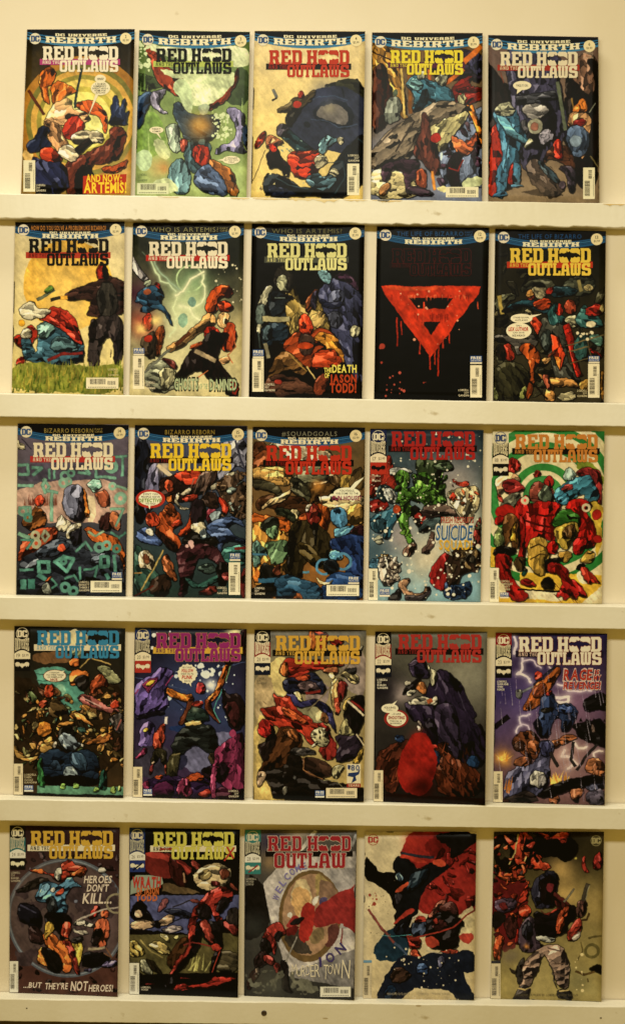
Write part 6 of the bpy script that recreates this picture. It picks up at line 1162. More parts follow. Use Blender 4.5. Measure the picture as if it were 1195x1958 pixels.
b = Book(3, (475, 1195), B_, [(60, 45), (1145, 50), (1120, 1725), (45, 1700)])
b.build('tan comic book with gold title on black bar and a small 80 years box', [
 ('g', '5e5a4c', 'c0a458'), ('B', 'c0ac68', [220, 320, 380, 340, 340, 560, 400, 700, 240, 640, 190, 520]), ('B', 'a08a60', [60, 500, 210, 480, 240, 640, 300, 800, 150, 900, 55, 900]), ('B', '8c7c70', [860, 240, 1140, 240, 1140, 700, 960, 620, 940, 500]), ('B', '7c6c64', [540, 560, 780, 560, 760, 760, 640, 800, 560, 740]), ('B', 'c8ac5c', [50, 880, 300, 950, 260, 1100, 80, 1100, 150, 1330, 60, 1690, 260, 1690, 240, 1560, 80, 1500]), ('P', '87825c', [440, 800, 640, 780, 740, 940, 620, 960]), ('B', 'c8bc84', [640, 880, 700, 830, 720, 900, 680, 940]),
 ('b', '8c2c18', [560, 60, 750, 60, 760, 120, 720, 260, 560, 250]), ('b', 'a4541e', [570, 60, 640, 60, 640, 240, 580, 240]), ('b', '9c2a1a', [300, 450, 340, 350, 450, 330, 900, 380, 900, 400, 700, 440, 560, 450, 480, 500, 360, 490]), ('b', 'b8622a', [300, 430, 350, 360, 380, 440, 370, 490, 310, 470]), ('b', '8c2418', [760, 110, 900, 140, 920, 180, 830, 210]), ('b', '1e2030', [340, 570, 380, 510, 500, 500, 640, 460, 700, 520, 750, 640, 700, 660, 560, 640, 480, 680, 380, 640]), ('b', '4a3a38', [460, 560, 620, 540, 700, 640, 600, 660, 520, 640]), ('b', 'b04422', [430, 490, 600, 470, 610, 520, 500, 540]), ('b', '2c2a4c', [370, 660, 460, 680, 540, 750, 640, 720, 790, 780, 840, 1000, 860, 1060, 800, 960, 740, 870, 640, 790, 480, 790]), ('b', 'bcae74', [440, 650, 490, 650, 530, 720, 500, 740]), ('b', '82522c', [700, 850, 770, 860, 790, 960, 720, 940]), ('l', '742018', 26, [560, 660, 690, 640]),
 ('b', 'a05a34', [730, 430, 790, 390, 870, 420, 860, 480, 740, 470]), ('b', 'c8b070', [770, 470, 830, 460, 840, 520, 800, 530]), ('b', 'c4a05c', [800, 580, 860, 520, 920, 540, 880, 640, 900, 740, 860, 880, 820, 800]), ('b', '6c201a', [880, 540, 960, 560, 960, 660, 900, 760, 870, 640]), ('b', 'c0ae74', [890, 480, 960, 440, 1060, 480, 1080, 560, 1020, 570, 960, 510]), ('l', '6a5c40', 12, [1080, 220, 960, 400, 840, 560, 580, 830]), ('b', 'c8c0a0', [1060, 260, 1090, 200, 1110, 200, 1080, 260]), ('b', '33302c', [920, 430, 1040, 410, 1050, 470, 980, 460]), ('b', '9c3a22', [830, 720, 880, 700, 900, 760, 860, 890, 840, 800]), ('b', '14100e', [930, 840, 980, 710, 1100, 690, 1120, 760, 1125, 900, 1060, 1040, 1000, 1080, 960, 980]), ('b', 'c0a454', [920, 820, 960, 710, 1060, 690, 990, 740, 940, 850]), ('l', 'd4c49c', 22, [970, 740, 1120, 880]), ('l', '842018', 22, [1000, 740, 1120, 830]), ('b', '948c5c', [890, 1040, 930, 920, 960, 900, 980, 990, 1020, 1050, 960, 1100, 900, 1080]),
 ('b', '942a18', [240, 660, 320, 720, 400, 680, 450, 780, 560, 880, 640, 960, 760, 960, 790, 1040, 600, 1020, 640, 1180, 560, 1130, 480, 1010, 290, 990, 180, 890, 110, 810, 200, 820, 300, 800]), ('b', 'b44c22', [320, 790, 420, 810, 540, 900, 600, 960, 480, 930, 360, 890]), ('l', '5c140e', 14, [300, 880, 560, 980]), ('b', '80221a', [660, 970, 760, 960, 810, 1080, 860, 1160, 830, 1290, 720, 1310, 680, 1200, 780, 1180, 770, 1060]), ('b', '8a8460', [600, 1080, 640, 1020, 740, 1000, 780, 1060, 780, 1160, 700, 1190, 640, 1140]), ('q', '24221a/6c6848/a09870', 12, (620, 1030, 770, 1170), 20, 40), ('b', 'c0b48c', [720, 1010, 760, 1000, 750, 1040]), ('b', '241c24', [850, 1060, 1080, 1080, 1100, 1180, 1000, 1330, 860, 1340, 840, 1260, 890, 1180]), ('l', 'c4b48c', 16, [1040, 1060, 1120, 1170]), ('b', 'b89438', [1010, 1340, 1120, 1180, 1120, 1260, 1060, 1340]),
 ('b', '482a14', [260, 1120, 300, 1000, 400, 980, 480, 1050, 520, 1180, 440, 1260, 330, 1400, 200, 1440, 100, 1450, 160, 1330]), ('b', '6a3c1a', [330, 1010, 430, 1000, 490, 1080, 480, 1160, 400, 1100]), ('b', '1c1410', [80, 1160, 160, 1130, 250, 1060, 280, 1100, 220, 1250, 160, 1330, 130, 1260]), ('b', '8c1c16', [90, 1000, 120, 920, 200, 920, 250, 1000, 230, 1040, 160, 1080, 110, 1050]), ('b', '100c0c', [200, 960, 260, 1020, 250, 1080, 160, 1130, 170, 1080, 230, 1040]), ('b', '14100c', [250, 1400, 340, 1400, 440, 1250, 520, 1270, 560, 1430, 700, 1500, 960, 1560, 1120, 1600, 1120, 1725, 260, 1700, 240, 1540, 100, 1440]), ('b', '3c281c', [540, 1290, 680, 1310, 820, 1390, 800, 1470, 680, 1490, 540, 1420]), ('l', '8c5c30', 8, [540, 1290, 540, 1410, 720, 1500]), ('b', '37332e', [410, 1230, 480, 1200, 640, 1220, 640, 1270, 500, 1270]), ('b', 'a49c70', [810, 1390, 880, 1370, 940, 1390, 880, 1450, 840, 1510]), ('b', '5a5648', [330, 1610, 360, 1570, 390, 1580, 350, 1680]), ('b', '4c4a44', [430, 1490, 450, 1460, 480, 1480, 460, 1510]), ('b', '8c7458', [80, 1560, 90, 1440, 160, 1420, 180, 1480, 110, 1590]), ('l', '84805c', 7, [730, 1510, 850, 1510, 920, 1590]), ('l', '6c5a3c', 7, [140, 740, 170, 770])])
b.column('21', '141210', 'd0c49c', '8c2c22', 'd2c59f', '141a26', 'd0c4a0'); b.title(268, 1085, 105, 'c4942a', '15120d', 'c09434')
b.barcode(755, 1585, 1055, 1682, False); b.free(650, 1610, 738, 1678); b.credit(80, 510, 175, 582, LSG, '6a6044')
sh = Sheet(); sh.grid(957, 1352, 1090, 1540, 2, 2, 0); sh.grid(957, 1543, 1090, 1578, 2, 1, 1); o = b.put('anniversary_label', sh, ['cfc39c', '9a2c20'], 2)
sh = Sheet(); sh.loops([[(970, 1440), (1060, 1430), (1085, 1400), (1075, 1450), (1040, 1470), (1050, 1510), (1000, 1538), (1020, 1480), (965, 1470)]]); sh.loops([[(965, 1360), (995, 1366), (985, 1410), (965, 1400)]]); b.put('blue_swoosh', sh, '24345c', 3, o)
b.lines('lettering', [('80', 995, 1362, 1080, 1415)], '4a5674', 3.4, o, .03); b.lines('lettering', [('YEARS', 970, 1550, 1078, 1571)], 'd4c69c', 3.4, o, .01)

b = Book(3, (705, 1200), B_, [(62, 38), (1150, 40), (1130, 1740), (45, 1695)])
b.build('grey comic book with red title above a dark purple mass and red dome', [
 ('g', '5c5a4a', '18130f'), ('h', '86826a', 950, 450, 330, .8), ('h', '141014', 140, 600, 220, .9), ('h', '9c8c84', 330, 640, 110, .85), ('h', '24201c', 200, 1100, 220, .8), ('b', '17120f', [960, 1000, 1130, 940, 1130, 1350, 940, 1300]),
 ('b', '201826', [620, 480, 700, 430, 800, 480, 900, 580, 950, 720, 1040, 840, 1000, 880, 1080, 1000, 1120, 1200, 1040, 1300, 920, 1290, 860, 1290, 780, 1180, 640, 1160, 520, 1040, 540, 930, 440, 900, 370, 760, 430, 720, 560, 700]), ('b', '2e2534', [640, 760, 780, 740, 860, 860, 880, 1020, 900, 1280, 820, 1260, 760, 1120, 660, 980]), ('b', '110d12', [520, 960, 600, 860, 660, 1000, 680, 1130, 580, 1080]), ('l', '3c3444', 10, [860, 620, 940, 800]), ('b', '2c2434', [400, 330, 470, 295, 540, 310, 570, 440, 590, 470, 520, 500, 430, 480, 410, 420]), ('b', '423848', [380, 340, 440, 305, 540, 300, 500, 345, 420, 360]), ('b', '8e8a6c', [560, 350, 600, 400, 680, 430, 620, 560, 590, 520, 600, 450]), ('b', 'a8632e', [450, 580, 500, 530, 550, 540, 560, 640, 520, 650]), ('b', '14100f', [430, 520, 500, 500, 460, 570, 440, 620, 370, 620, 340, 660, 350, 580]), ('b', 'b8b094', [370, 620, 430, 600, 470, 630, 400, 670]), ('b', 'b4ac90', [390, 730, 440, 690, 540, 680, 620, 700, 650, 650, 680, 670, 670, 730, 560, 750, 420, 760]), ('l', 'a45028', 40, [580, 720, 610, 705]), ('b', '8c8074', [465, 990, 470, 910, 500, 920, 495, 1000]), ('b', 'b0a890', [350, 530, 380, 500, 410, 530, 370, 560]),
 ('b', '4a2214', [70, 1230, 180, 1180, 320, 1100, 400, 1080, 340, 1300, 300, 1500, 200, 1640, 90, 1440]), ('b', '48200f', [660, 1140, 790, 1110, 740, 1200, 860, 1300, 1000, 1330, 1080, 1400, 1100, 1600, 700, 1640, 660, 1400]), ('b', '5c2a16', [700, 1200, 780, 1230, 860, 1330, 820, 1500, 720, 1420]), ('s', '281208/6a3018', 24, (80, 1200, 300, 1600), 120, 60, 18, 30), ('s', '281208/6a3018', 28, (680, 1200, 1080, 1600), 120, 110, 18, 40), ('b', '1c2c44', [260, 1100, 270, 1040, 340, 1040, 350, 1090]), ('b', '1c3450', [960, 1300, 980, 1240, 1050, 1250, 1080, 1360, 1000, 1340]), ('b', '1c2c40', [630, 1200, 680, 1210, 670, 1350, 640, 1340]), ('b', '8c2418', [610, 1120, 670, 1140, 660, 1180, 620, 1180]),
 ('B', '8c1810', [400, 1100, 430, 1040, 540, 1030, 600, 1100, 630, 1200, 650, 1360, 620, 1500, 560, 1600, 430, 1620, 340, 1580, 290, 1460, 300, 1300, 350, 1180]), ('h', 'b4281a', 400, 1420, 90, .7), ('h', 'a82216', 480, 1070, 70, .6), ('h', '2a0806', 520, 1560, 120, .9), ('h', '3a0b08', 610, 1400, 60, .7), ('B', '1a0c08', [60, 1640, 300, 1620, 560, 1640, 1120, 1650, 1126, 1735, 50, 1695])])
b.column('22', '141210', 'd0c49c', '8c2620', 'cdc097', '10141c', 'd0c4a0'); b.title(288, 1095, 68, 'a42a20', '15110d', '842019')
b.barcode(45, 1388, 138, 1695, True); b.credit(82, 497, 182, 603, ['LOBDELL', 'SOY', 'BORGES', 'GANDINI'])
b.bubble([(268, 886, 94, 72), (204, 786, 82, 45)], (215, 748, 245, 755, 276, 708), [('KILLING', 152, 768, 258, 786), ('YOU...', 172, 796, 236, 808), ('...IS LIKE', 222, 832, 310, 846), ('FISH IN A', 208, 902, 320, 916), ('BARREL!', 208, 924, 316, 938)], rim=('8c241a', 266, 886, 118, 88), red=[('SHOOTING', 188, 860, 348, 890)], redc='942818')

b = Book(3, (935, 1202), B_, [(62, 38), (1145, 48), (1120, 1720), (35, 1690)])
b.build('purple comic book with white lightning and a red slogan under its title', [
 ('g', '241c40', '6a4a4a'), ('h', '5c4c84', 350, 700, 300, .8), ('h', '805c78', 850, 700, 240, .8), ('h', '2c2454', 120, 600, 160, .8), ('h', 'a47c74', 700, 1250, 300, .85), ('h', '4a3a60', 120, 950, 140, .7),
 ('z', 'd0c4d0', 26, [240, 80, 260, 160, 240, 240]), ('z', 'd4c8d0', 22, [320, 290, 320, 390, 270, 440, 370, 470, 400, 520]), ('z', 'c8b8c8', 14, [330, 310, 430, 310, 460, 360, 500, 380]), ('z', 'c8bccc', 16, [390, 830, 290, 860, 310, 940, 260, 1010]), ('z', 'c0b0c0', 12, [310, 930, 370, 940, 390, 990]), ('z', 'd0c0cc', 18, [660, 540, 720, 550, 760, 600, 880, 610, 990, 600]), ('z', 'd8ccc8', 26, [640, 670, 770, 660, 760, 710, 640, 720]), ('z', 'd0bcb4', 26, [730, 1180, 700, 1240, 780, 1250, 850, 1320, 760, 1360]), ('z', 'd4c4b8', 20, [820, 1100, 860, 1160, 940, 1150]), ('z', 'd0c0b8', 18, [1020, 1260, 1010, 1210, 1100, 1190]), ('z', 'c8b8c0', 14, [580, 370, 620, 410]),
 ('b', '12100f', [920, 760, 930, 680, 1130, 600, 1138, 800, 1040, 790, 940, 820]), ('b', '0f0d0c', [820, 960, 900, 910, 1130, 890, 1130, 1160, 1060, 1130, 900, 1090, 860, 1000]), ('s', '0f0d0c', 12, (880, 900, 1120, 905), 40, 90, 24, 2), ('l', '141010', 50, [60, 950, 180, 860]), ('b', '5c4a40', [1000, 900, 1040, 1000, 1000, 1030]),
 ('b', 'a0501e', [320, 790, 400, 640, 430, 540, 560, 480, 640, 390, 690, 380, 670, 480, 600, 560, 520, 700, 420, 770]), ('b', '70341a', [420, 580, 520, 520, 560, 600, 500, 680, 430, 660]), ('b', 'b03420', [430, 470, 450, 420, 510, 430, 515, 480, 460, 510]), ('b', '24304c', [510, 700, 560, 640, 620, 640, 640, 740, 780, 730, 850, 780, 830, 900, 760, 1000, 690, 1000, 710, 860, 620, 880, 570, 1050, 480, 1050, 480, 800]), ('b', '2c3c64', [640, 750, 760, 730, 830, 790, 720, 830]), ('b', '17140f', [490, 780, 560, 760, 640, 770, 560, 820, 490, 820]), ('b', '15121a', [430, 900, 480, 880, 500, 1050, 450, 1000]), ('b', '8c2a1c', [560, 620, 610, 600, 600, 640, 570, 660]), ('l', '6c6c70', 24, [260, 640, 420, 560]), ('b', '66665e', [250, 600, 300, 580, 330, 620, 270, 690]), ('l', '24242c', 20, [430, 540, 640, 370, 750, 300]),
 ('b', '6a3a20', [230, 1100, 280, 1020, 380, 1000, 460, 1040, 490, 1140, 460, 1260, 380, 1260, 300, 1190, 250, 1180]), ('b', '2c1a12', [240, 1120, 330, 1070, 330, 1190, 260, 1190]), ('b', '8a4c28', [370, 1080, 470, 1100, 480, 1150, 440, 1230, 380, 1170]), ('b', '8c5030', [230, 1310, 310, 1240, 420, 1270, 360, 1350, 260, 1340]), ('b', '9a5830', [570, 1100, 640, 1060, 780, 1030, 880, 1060, 800, 1090, 660, 1130, 600, 1150]), ('b', '44445c', [220, 1350, 400, 1340, 500, 1230, 470, 1110, 580, 1090, 610, 1150, 560, 1300, 580, 1470, 480, 1620, 160, 1660, 150, 1480]), ('b', '3a3c5c', [480, 1110, 580, 1090, 590, 1200, 520, 1250]), ('p', 'a8a494', [385, 1440, 440, 1380, 530, 1400, 545, 1490, 480, 1550, 400, 1510]), ('p', '8c8884', [480, 1440, 530, 1400, 545, 1490, 480, 1550]), ('l', '24201c', 32, [590, 1200, 660, 1330]), ('l', '26221f', 30, [820, 1110, 790, 1270, 830, 1330]), ('l', '26221f', 28, [1040, 1130, 920, 1260, 850, 1370]),
 ('h', 'd89030', 130, 1250, 80, 1), ('h', 'f0d070', 130, 1255, 30, .9), ('s', 'd88c30/e8b848', 14, (110, 1270, 170, 1290), 90, 90, 22, 70), ('s', 'c88430/e0b04c', 22, (600, 1500, 780, 1520), 120, 90, 28, 22), ('s', 'b86a24', 8, (140, 1560, 200, 1600), 130, 80, 22), ('b', 'a8663c', [920, 1390, 940, 1290, 1040, 1250, 1120, 1300, 1110, 1420, 1000, 1420]), ('b', '8c5434', [1000, 1330, 1050, 1280, 1060, 1400, 1010, 1420]), ('b', '5a5c74', [900, 1460, 1000, 1430, 1110, 1490, 1110, 1560, 960, 1560]), ('b', '4c4654', [950, 1580, 1100, 1560, 1118, 1715, 960, 1710]), ('b', '100e0c', [480, 1600, 600, 1520, 800, 1460, 1120, 1420, 1120, 1480, 860, 1540, 880, 1690, 830, 1690, 810, 1560, 680, 1600, 560, 1640, 490, 1640]), ('b', '2c2420', [130, 1660, 330, 1590, 420, 1600, 480, 1690, 130, 1690]), ('b', '8c5030', [560, 1660, 650, 1610, 690, 1650, 640, 1700]), ('b', '8c5434', [780, 1560, 900, 1540, 920, 1600, 840, 1690]), ('b', '4e281c', [140, 1650, 210, 1670, 190, 1690, 140, 1690]),
 ('s', 'a498a4/8c7c94', 60, (80, 500, 1120, 1690), 230, 97, 5, 3)])
b.column('23', '8c1f1c', 'd2c5a0', '17151a', 'c4b88c', '14110f', 'd0c4a0'); b.title(288, 1090, 82, 'd8cbae', '1c1524', 'c8a890', '8c3428')
b.barcode(35, 1388, 128, 1690, True); b.credit(78, 505, 185, 608, ['LOBDELL', 'HAIRSINE', 'WINN', 'RENZI'])
b.lines('slogan_outline', [('RAGE', 716, 390, 1004, 505), ('IS', 1016, 398, 1074, 446), ('MY', 1008, 452, 1088, 504), ('REVENGE!', 716, 514, 1086, 592)], 'c4a898', 2, None, .06, .15)
b.lines('slogan_lettering', [('RAGE', 724, 398, 996, 497), ('IS', 1024, 402, 1068, 442), ('MY', 1014, 456, 1082, 499), ('REVENGE!', 722, 520, 1080, 586)], 'a8301e', 4, None, .03, .15)

# --- bottom row
b = Book(4, (10, 1570), B_, [(48, 40), (1118, 62), (1095, 1710), (45, 1660)])
b.build('brown comic book with a big grey round rim and white slogan along its foot', [
 ('g', '2c1a16', '4a2c20'), ('q', '4c3a36/3a2420/5c4a48/241612', 40, (60, 260, 1100, 560), 24, 60), ('q', '3a2018/1c100c/54342a', 30, (60, 1200, 1090, 1680), 24, 60), ('E', '46362e', 600, 940, 560, 560, 0, .2), ('R', '4c5052', 600, 940, 545, 580, .08), ('R', '6e7270', 600, 940, 553, 563, .08), ('h', '5c4c40', 300, 700, 300, .5), ('h', '5c4640', 960, 1000, 220, .6), ('n', '3a2c28', 40, .52, (100, 560, 1080, 1440)),
 ('b', '221c14', [100, 690, 300, 560, 440, 560, 350, 640, 220, 680]), ('b', 'aa3820', [250, 480, 330, 460, 460, 520, 480, 560, 560, 600, 640, 540, 760, 530, 790, 430, 700, 440, 640, 400, 560, 410, 520, 510, 400, 510]), ('b', 'c05a24', [260, 480, 340, 455, 390, 500, 320, 510]), ('b', 'c45c26', [620, 530, 700, 480, 780, 430, 760, 520, 690, 540]), ('b', 'a8a286', [480, 500, 500, 460, 545, 460, 545, 560, 510, 580]), ('b', '4c7686', [310, 740, 350, 610, 440, 590, 540, 640, 620, 550, 680, 620, 740, 640, 690, 640, 620, 660, 580, 740, 620, 840, 580, 890, 420, 890, 460, 790, 370, 800]), ('b', '6a92a0', [340, 660, 400, 600, 440, 640, 380, 740, 330, 740]), ('b', 'a43c20', [490, 700, 580, 640, 560, 720, 500, 740]), ('b', 'aaa28a', [440, 680, 470, 640, 490, 670, 460, 710]), ('b', '20221f', [420, 750, 500, 740, 520, 880, 420, 880]),
 ('b', '121012', [120, 860, 160, 800, 330, 840, 360, 1000, 330, 1080, 230, 1010, 130, 960]), ('l', '403c48', 14, [150, 820, 300, 890]), ('b', '241612', [230, 1010, 370, 1060, 380, 1200, 260, 1180]), ('b', '0f0c0a', [380, 900, 560, 880, 640, 920, 620, 1060, 560, 1160, 540, 1060, 420, 1010]), ('b', 'ac3a20', [550, 1080, 570, 970, 630, 970, 640, 1060, 600, 1130]), ('b', 'bc5c20', [380, 1200, 400, 1080, 500, 1100, 560, 1180, 620, 1120, 640, 1280, 640, 1450, 560, 1470, 520, 1260, 420, 1230]), ('b', 'c89c34', [400, 1080, 410, 970, 490, 980, 490, 1060, 440, 1100, 400, 1160]), ('b', 'ccac38', [640, 1190, 740, 1160, 750, 1320, 700, 1440, 680, 1280]), ('b', 'c2742a', [310, 1370, 330, 1220, 390, 1270, 450, 1440, 400, 1400]), ('b', '100d0a', [330, 1240, 420, 1240, 520, 1260, 560, 1470, 430, 1450, 400, 1350]), ('b', '81281a', [560, 1160, 640, 1180, 680, 1280, 740, 1480, 690, 1480, 640, 1300]), ('b', '17130f', [640, 1150, 730, 1120, 750, 1180, 680, 1200]),
 ('b', 'a83020', [850, 870, 890, 830, 930, 840, 900, 920, 820, 950]), ('b', 'a84824', [930, 900, 960, 860, 1010, 880, 1000, 940, 940, 940]), ('b', 'b0522c', [860, 1030, 920, 960, 1000, 960, 1020, 1060, 980, 1140, 960, 1210, 880, 1210, 850, 1120]), ('b', '1c1410', [850, 1060, 940, 1040, 930, 1120, 870, 1200, 830, 1200]), ('b', 'b4a88a', [690, 960, 740, 940, 860, 1000, 860, 1040, 740, 1010, 660, 990]), ('b', 'a89c80', [660, 1020, 720, 1080, 800, 1080, 760, 1120, 690, 1090]), ('l', 'a4947c', 18, [700, 960, 960, 860, 1110, 830]), ('l', '8c7c5c', 26, [810, 1245, 960, 1225]), ('b', '0e0c0b', [760, 1310, 830, 1270, 980, 1280, 1020, 1320, 940, 1400, 780, 1420]), ('l', '5c3c24', 12, [960, 1280, 1040, 1320, 980, 1230]), ('b', '5a5068', [920, 1420, 960, 1360, 1100, 1340, 1080, 1400]), ('b', '4c4458', [760, 1450, 850, 1430, 830, 1470]), ('e', '707076', 692, 782, 18, 18), ('b', 'a8a088', [920, 470, 960, 450, 1000, 490, 940, 520]), ('R', '7c7050', 1080, 800, 80, 100, .1)])
b.column('24', '14120f', 'bcae80', '1c5c54', 'a49a74', '15120e', 'c8ba8c', slash=None); b.title(253, 1052, 97, 'b48a24', 'c4b488', '1c1812')
b.barcode(45, 1362, 130, 1665, True); b.credit(60, 492, 150, 598, ['LOBDELL', 'SOY', 'BORGES', 'GANDINI'], 'a89874')
b.lines('slogan_lettering', [('HEROES', 772, 532, 1040, 602), ("DON'T", 800, 616, 1008, 684), ('KILL...', 760, 702, 1042, 800)], 'bca98a', 3, None, .02, .2)
b.lines('slogan_lettering', [('...BUT', 185, 1568, 358, 1620), ("THEY'RE", 392, 1574, 612, 1634), ('NOT', 642, 1558, 806, 1648), ('HEROES!', 816, 1592, 1050, 1656)], 'c0ad8e', 3, None, .02, .2)

b = Book(4, (235, 1575), B_, [(65, 38), (1140, 55), (1120, 1692), (65, 1660)])
b.build('black comic book with picture strips and olive yellow title struck out in red', [
 ('g', '100e0b', '0f0c0a'), ('B', '5c1c14', [225, 270, 420, 290, 560, 340, 680, 440, 620, 480, 500, 540, 220, 480]), ('B', '9a3224', [230, 275, 420, 300, 660, 430, 640, 470, 520, 380, 240, 330]), ('b', '2a100c', [440, 320, 520, 360, 640, 520, 560, 640, 480, 540]), ('b', '6e2a1e', [640, 340, 740, 370, 760, 440, 700, 440]), ('B', '524024', [380, 560, 640, 640, 780, 680, 380, 680]), ('b', 'a08a5c', [680, 520, 760, 420, 880, 380, 980, 390, 1050, 460, 1050, 560, 960, 620, 880, 660, 740, 620]), ('b', '5c2c18', [940, 460, 1010, 440, 1050, 500, 960, 560]), ('b', '4a1410', [840, 560, 900, 560, 950, 590, 890, 630]), ('b', '763420', [1030, 590, 1060, 580, 1120, 660, 1060, 640]), ('b', '84703f', [720, 500, 800, 440, 860, 470, 800, 560]), ('l', 'a0764c', 18, [590, 480, 600, 570]),
 ('P', '464864', [68, 700, 1128, 690, 1128, 860, 640, 1070, 68, 1050]), ('b', '0f0d0e', [80, 800, 140, 760, 200, 770, 250, 870, 310, 940, 180, 960, 90, 900]), ('b', 'a88c64', [110, 850, 170, 830, 200, 900, 150, 920]), ('b', 'a4845c', [90, 970, 180, 930, 310, 950, 440, 890, 500, 900, 470, 980, 310, 990, 180, 1040, 100, 1010]), ('b', '0f0c0d', [300, 940, 350, 930, 370, 1020, 320, 1030]), ('b', '948478', [380, 1030, 460, 1000, 580, 1000, 580, 1040, 420, 1060]), ('b', '6e3c38', [330, 840, 360, 760, 430, 730, 440, 770, 360, 860]), ('b', '1c1d24', [380, 850, 520, 830, 660, 870, 690, 900, 600, 920, 480, 880]), ('l', '24201e', 14, [490, 810, 650, 750]), ('b', '5c2a20', [640, 750, 700, 740, 760, 760, 700, 780]), ('l', '17171c', 12, [500, 950, 620, 900]), ('B', '0e0c0b', [68, 1030, 220, 1040, 380, 1060, 660, 1070, 660, 1100, 68, 1060]),
 ('P', '4c4422', [68, 1080, 640, 1080, 1120, 1060, 1120, 1440, 200, 1470, 68, 1360]), ('b', '988038', [68, 1150, 140, 1140, 220, 1230, 180, 1290, 68, 1300]), ('b', 'a8904c', [250, 1190, 330, 1140, 440, 1200, 450, 1270, 380, 1260]), ('l', '807038', 16, [170, 1130, 280, 1240, 390, 1300]), ('b', 'b0a060', [350, 1090, 420, 1080, 460, 1150, 420, 1150]), ('b', 'b8ac68', [490, 1090, 560, 1090, 520, 1130]), ('b', '3c2410', [440, 1260, 560, 1120, 660, 1110, 660, 1300, 560, 1440, 440, 1400]), ('b', '807c5c', [180, 1330, 230, 1310, 300, 1440, 280, 1470, 200, 1450]), ('b', '1c160c', [220, 1300, 330, 1340, 400, 1470, 330, 1460]), ('s', '8a8440/a09850', 12, (640, 1420, 820, 1440), 190, 62, 18, 22), ('b', '3c3420', [860, 1260, 1110, 1240, 1110, 1440, 900, 1450]), ('b', '221c16', [1000, 860, 1120, 800, 1120, 1010, 1040, 1000]),
 ('b', '84261a', [660, 960, 700, 840, 780, 740, 900, 640, 980, 620, 1040, 680, 1030, 760, 960, 760, 920, 860, 980, 920, 910, 950, 840, 790, 750, 820, 720, 980, 640, 1040]), ('b', '16100e', [730, 850, 800, 780, 860, 830, 850, 930, 750, 930]), ('b', '140f0d', [900, 850, 940, 730, 1020, 720, 1020, 790, 960, 860]), ('b', '15110e', [700, 1000, 750, 940, 880, 960, 960, 920, 1000, 1000, 940, 1060, 960, 1240, 860, 1200, 760, 1060]), ('b', '7a2c1e', [750, 950, 830, 940, 860, 1030, 880, 1140, 850, 1160, 790, 1080]), ('b', '6c241a', [980, 940, 1080, 990, 1120, 1010, 1110, 1090, 1050, 1060, 990, 1000]), ('b', '8c2a1c', [640, 1010, 700, 990, 690, 1080, 640, 1280, 540, 1380, 480, 1500, 430, 1560, 400, 1620, 430, 1560, 480, 1430, 520, 1310, 620, 1240]), ('b', '120e0c', [690, 1080, 760, 1060, 720, 1250, 600, 1350, 520, 1480, 480, 1620, 400, 1630, 460, 1540, 540, 1370, 640, 1280]), ('b', '120e0c', [880, 1250, 960, 1240, 900, 1390, 880, 1490, 830, 1480]), ('b', '942c1c', [850, 1170, 920, 1180, 960, 1220, 900, 1250, 860, 1230]), ('l', '70241a', 14, [590, 1180, 680, 1150, 850, 1190]), ('l', 'a03420', 8, [940, 1240, 850, 1480]),
 ('P', '0d0b09', [160, 1470, 1120, 1440, 1122, 1692, 160, 1660]), ('b', '8c2418', [490, 1620, 560, 1560, 700, 1580, 840, 1540, 860, 1500, 1080, 1500, 1060, 1520, 920, 1560, 900, 1590, 800, 1610, 640, 1600, 560, 1620]), ('P', '74201a', [220, 1555, 310, 1560, 220, 1567]), ('P', '7c2018', [560, 1500, 660, 1504, 560, 1512]), ('b', '120e0c', [400, 1610, 440, 1520, 520, 1480, 500, 1600, 440, 1640])])
b.column('26', '1c2a4c', 'b4a67c', '1c2848', '9c9472', '24305c', 'c4b78c', slash='15141c'); b.title(300, 1085, 82, 'b0a438', 'c0b084', '2c2418')
sh = Sheet(); sh.loops([[(355, 252), (480, 232), (482, 240), (357, 262)]]); sh.loops([[(360, 234), (478, 248), (478, 256), (360, 243)]]); b.put('red_strike', sh, '8c2418', 6)
sh = Sheet(); sh.loops([[(1005, 225), (1022, 222), (1085, 335), (1068, 342)]]); sh.loops([[(980, 358), (992, 366), (1092, 232), (1076, 226)]][:1]); b.put('red_strike', sh, 'a02c1c', 6.5)
b.barcode(65, 1355, 160, 1660, True); b.credit(180, 1582, 275, 1628, ['LOBDELL', 'WOODS'], 'b8aa86')
sh = Sheet(); sh.loops([[(80, 560), (130, 500), (260, 500), (380, 520), (395, 580), (350, 615), (100, 680), (75, 690)]]); o = b.put('slogan_panel', sh, '7c8468', 1)
b.lines('slogan_lettering', [('WRATH', 95, 520, 372, 618)], 'a02c1c', 3, o, .05, .1); b.lines('slogan_lettering', [('OF JASON', 136, 622, 352, 684), ('TODD', 126, 690, 338, 750)], 'ac5420', 3, o, .05)

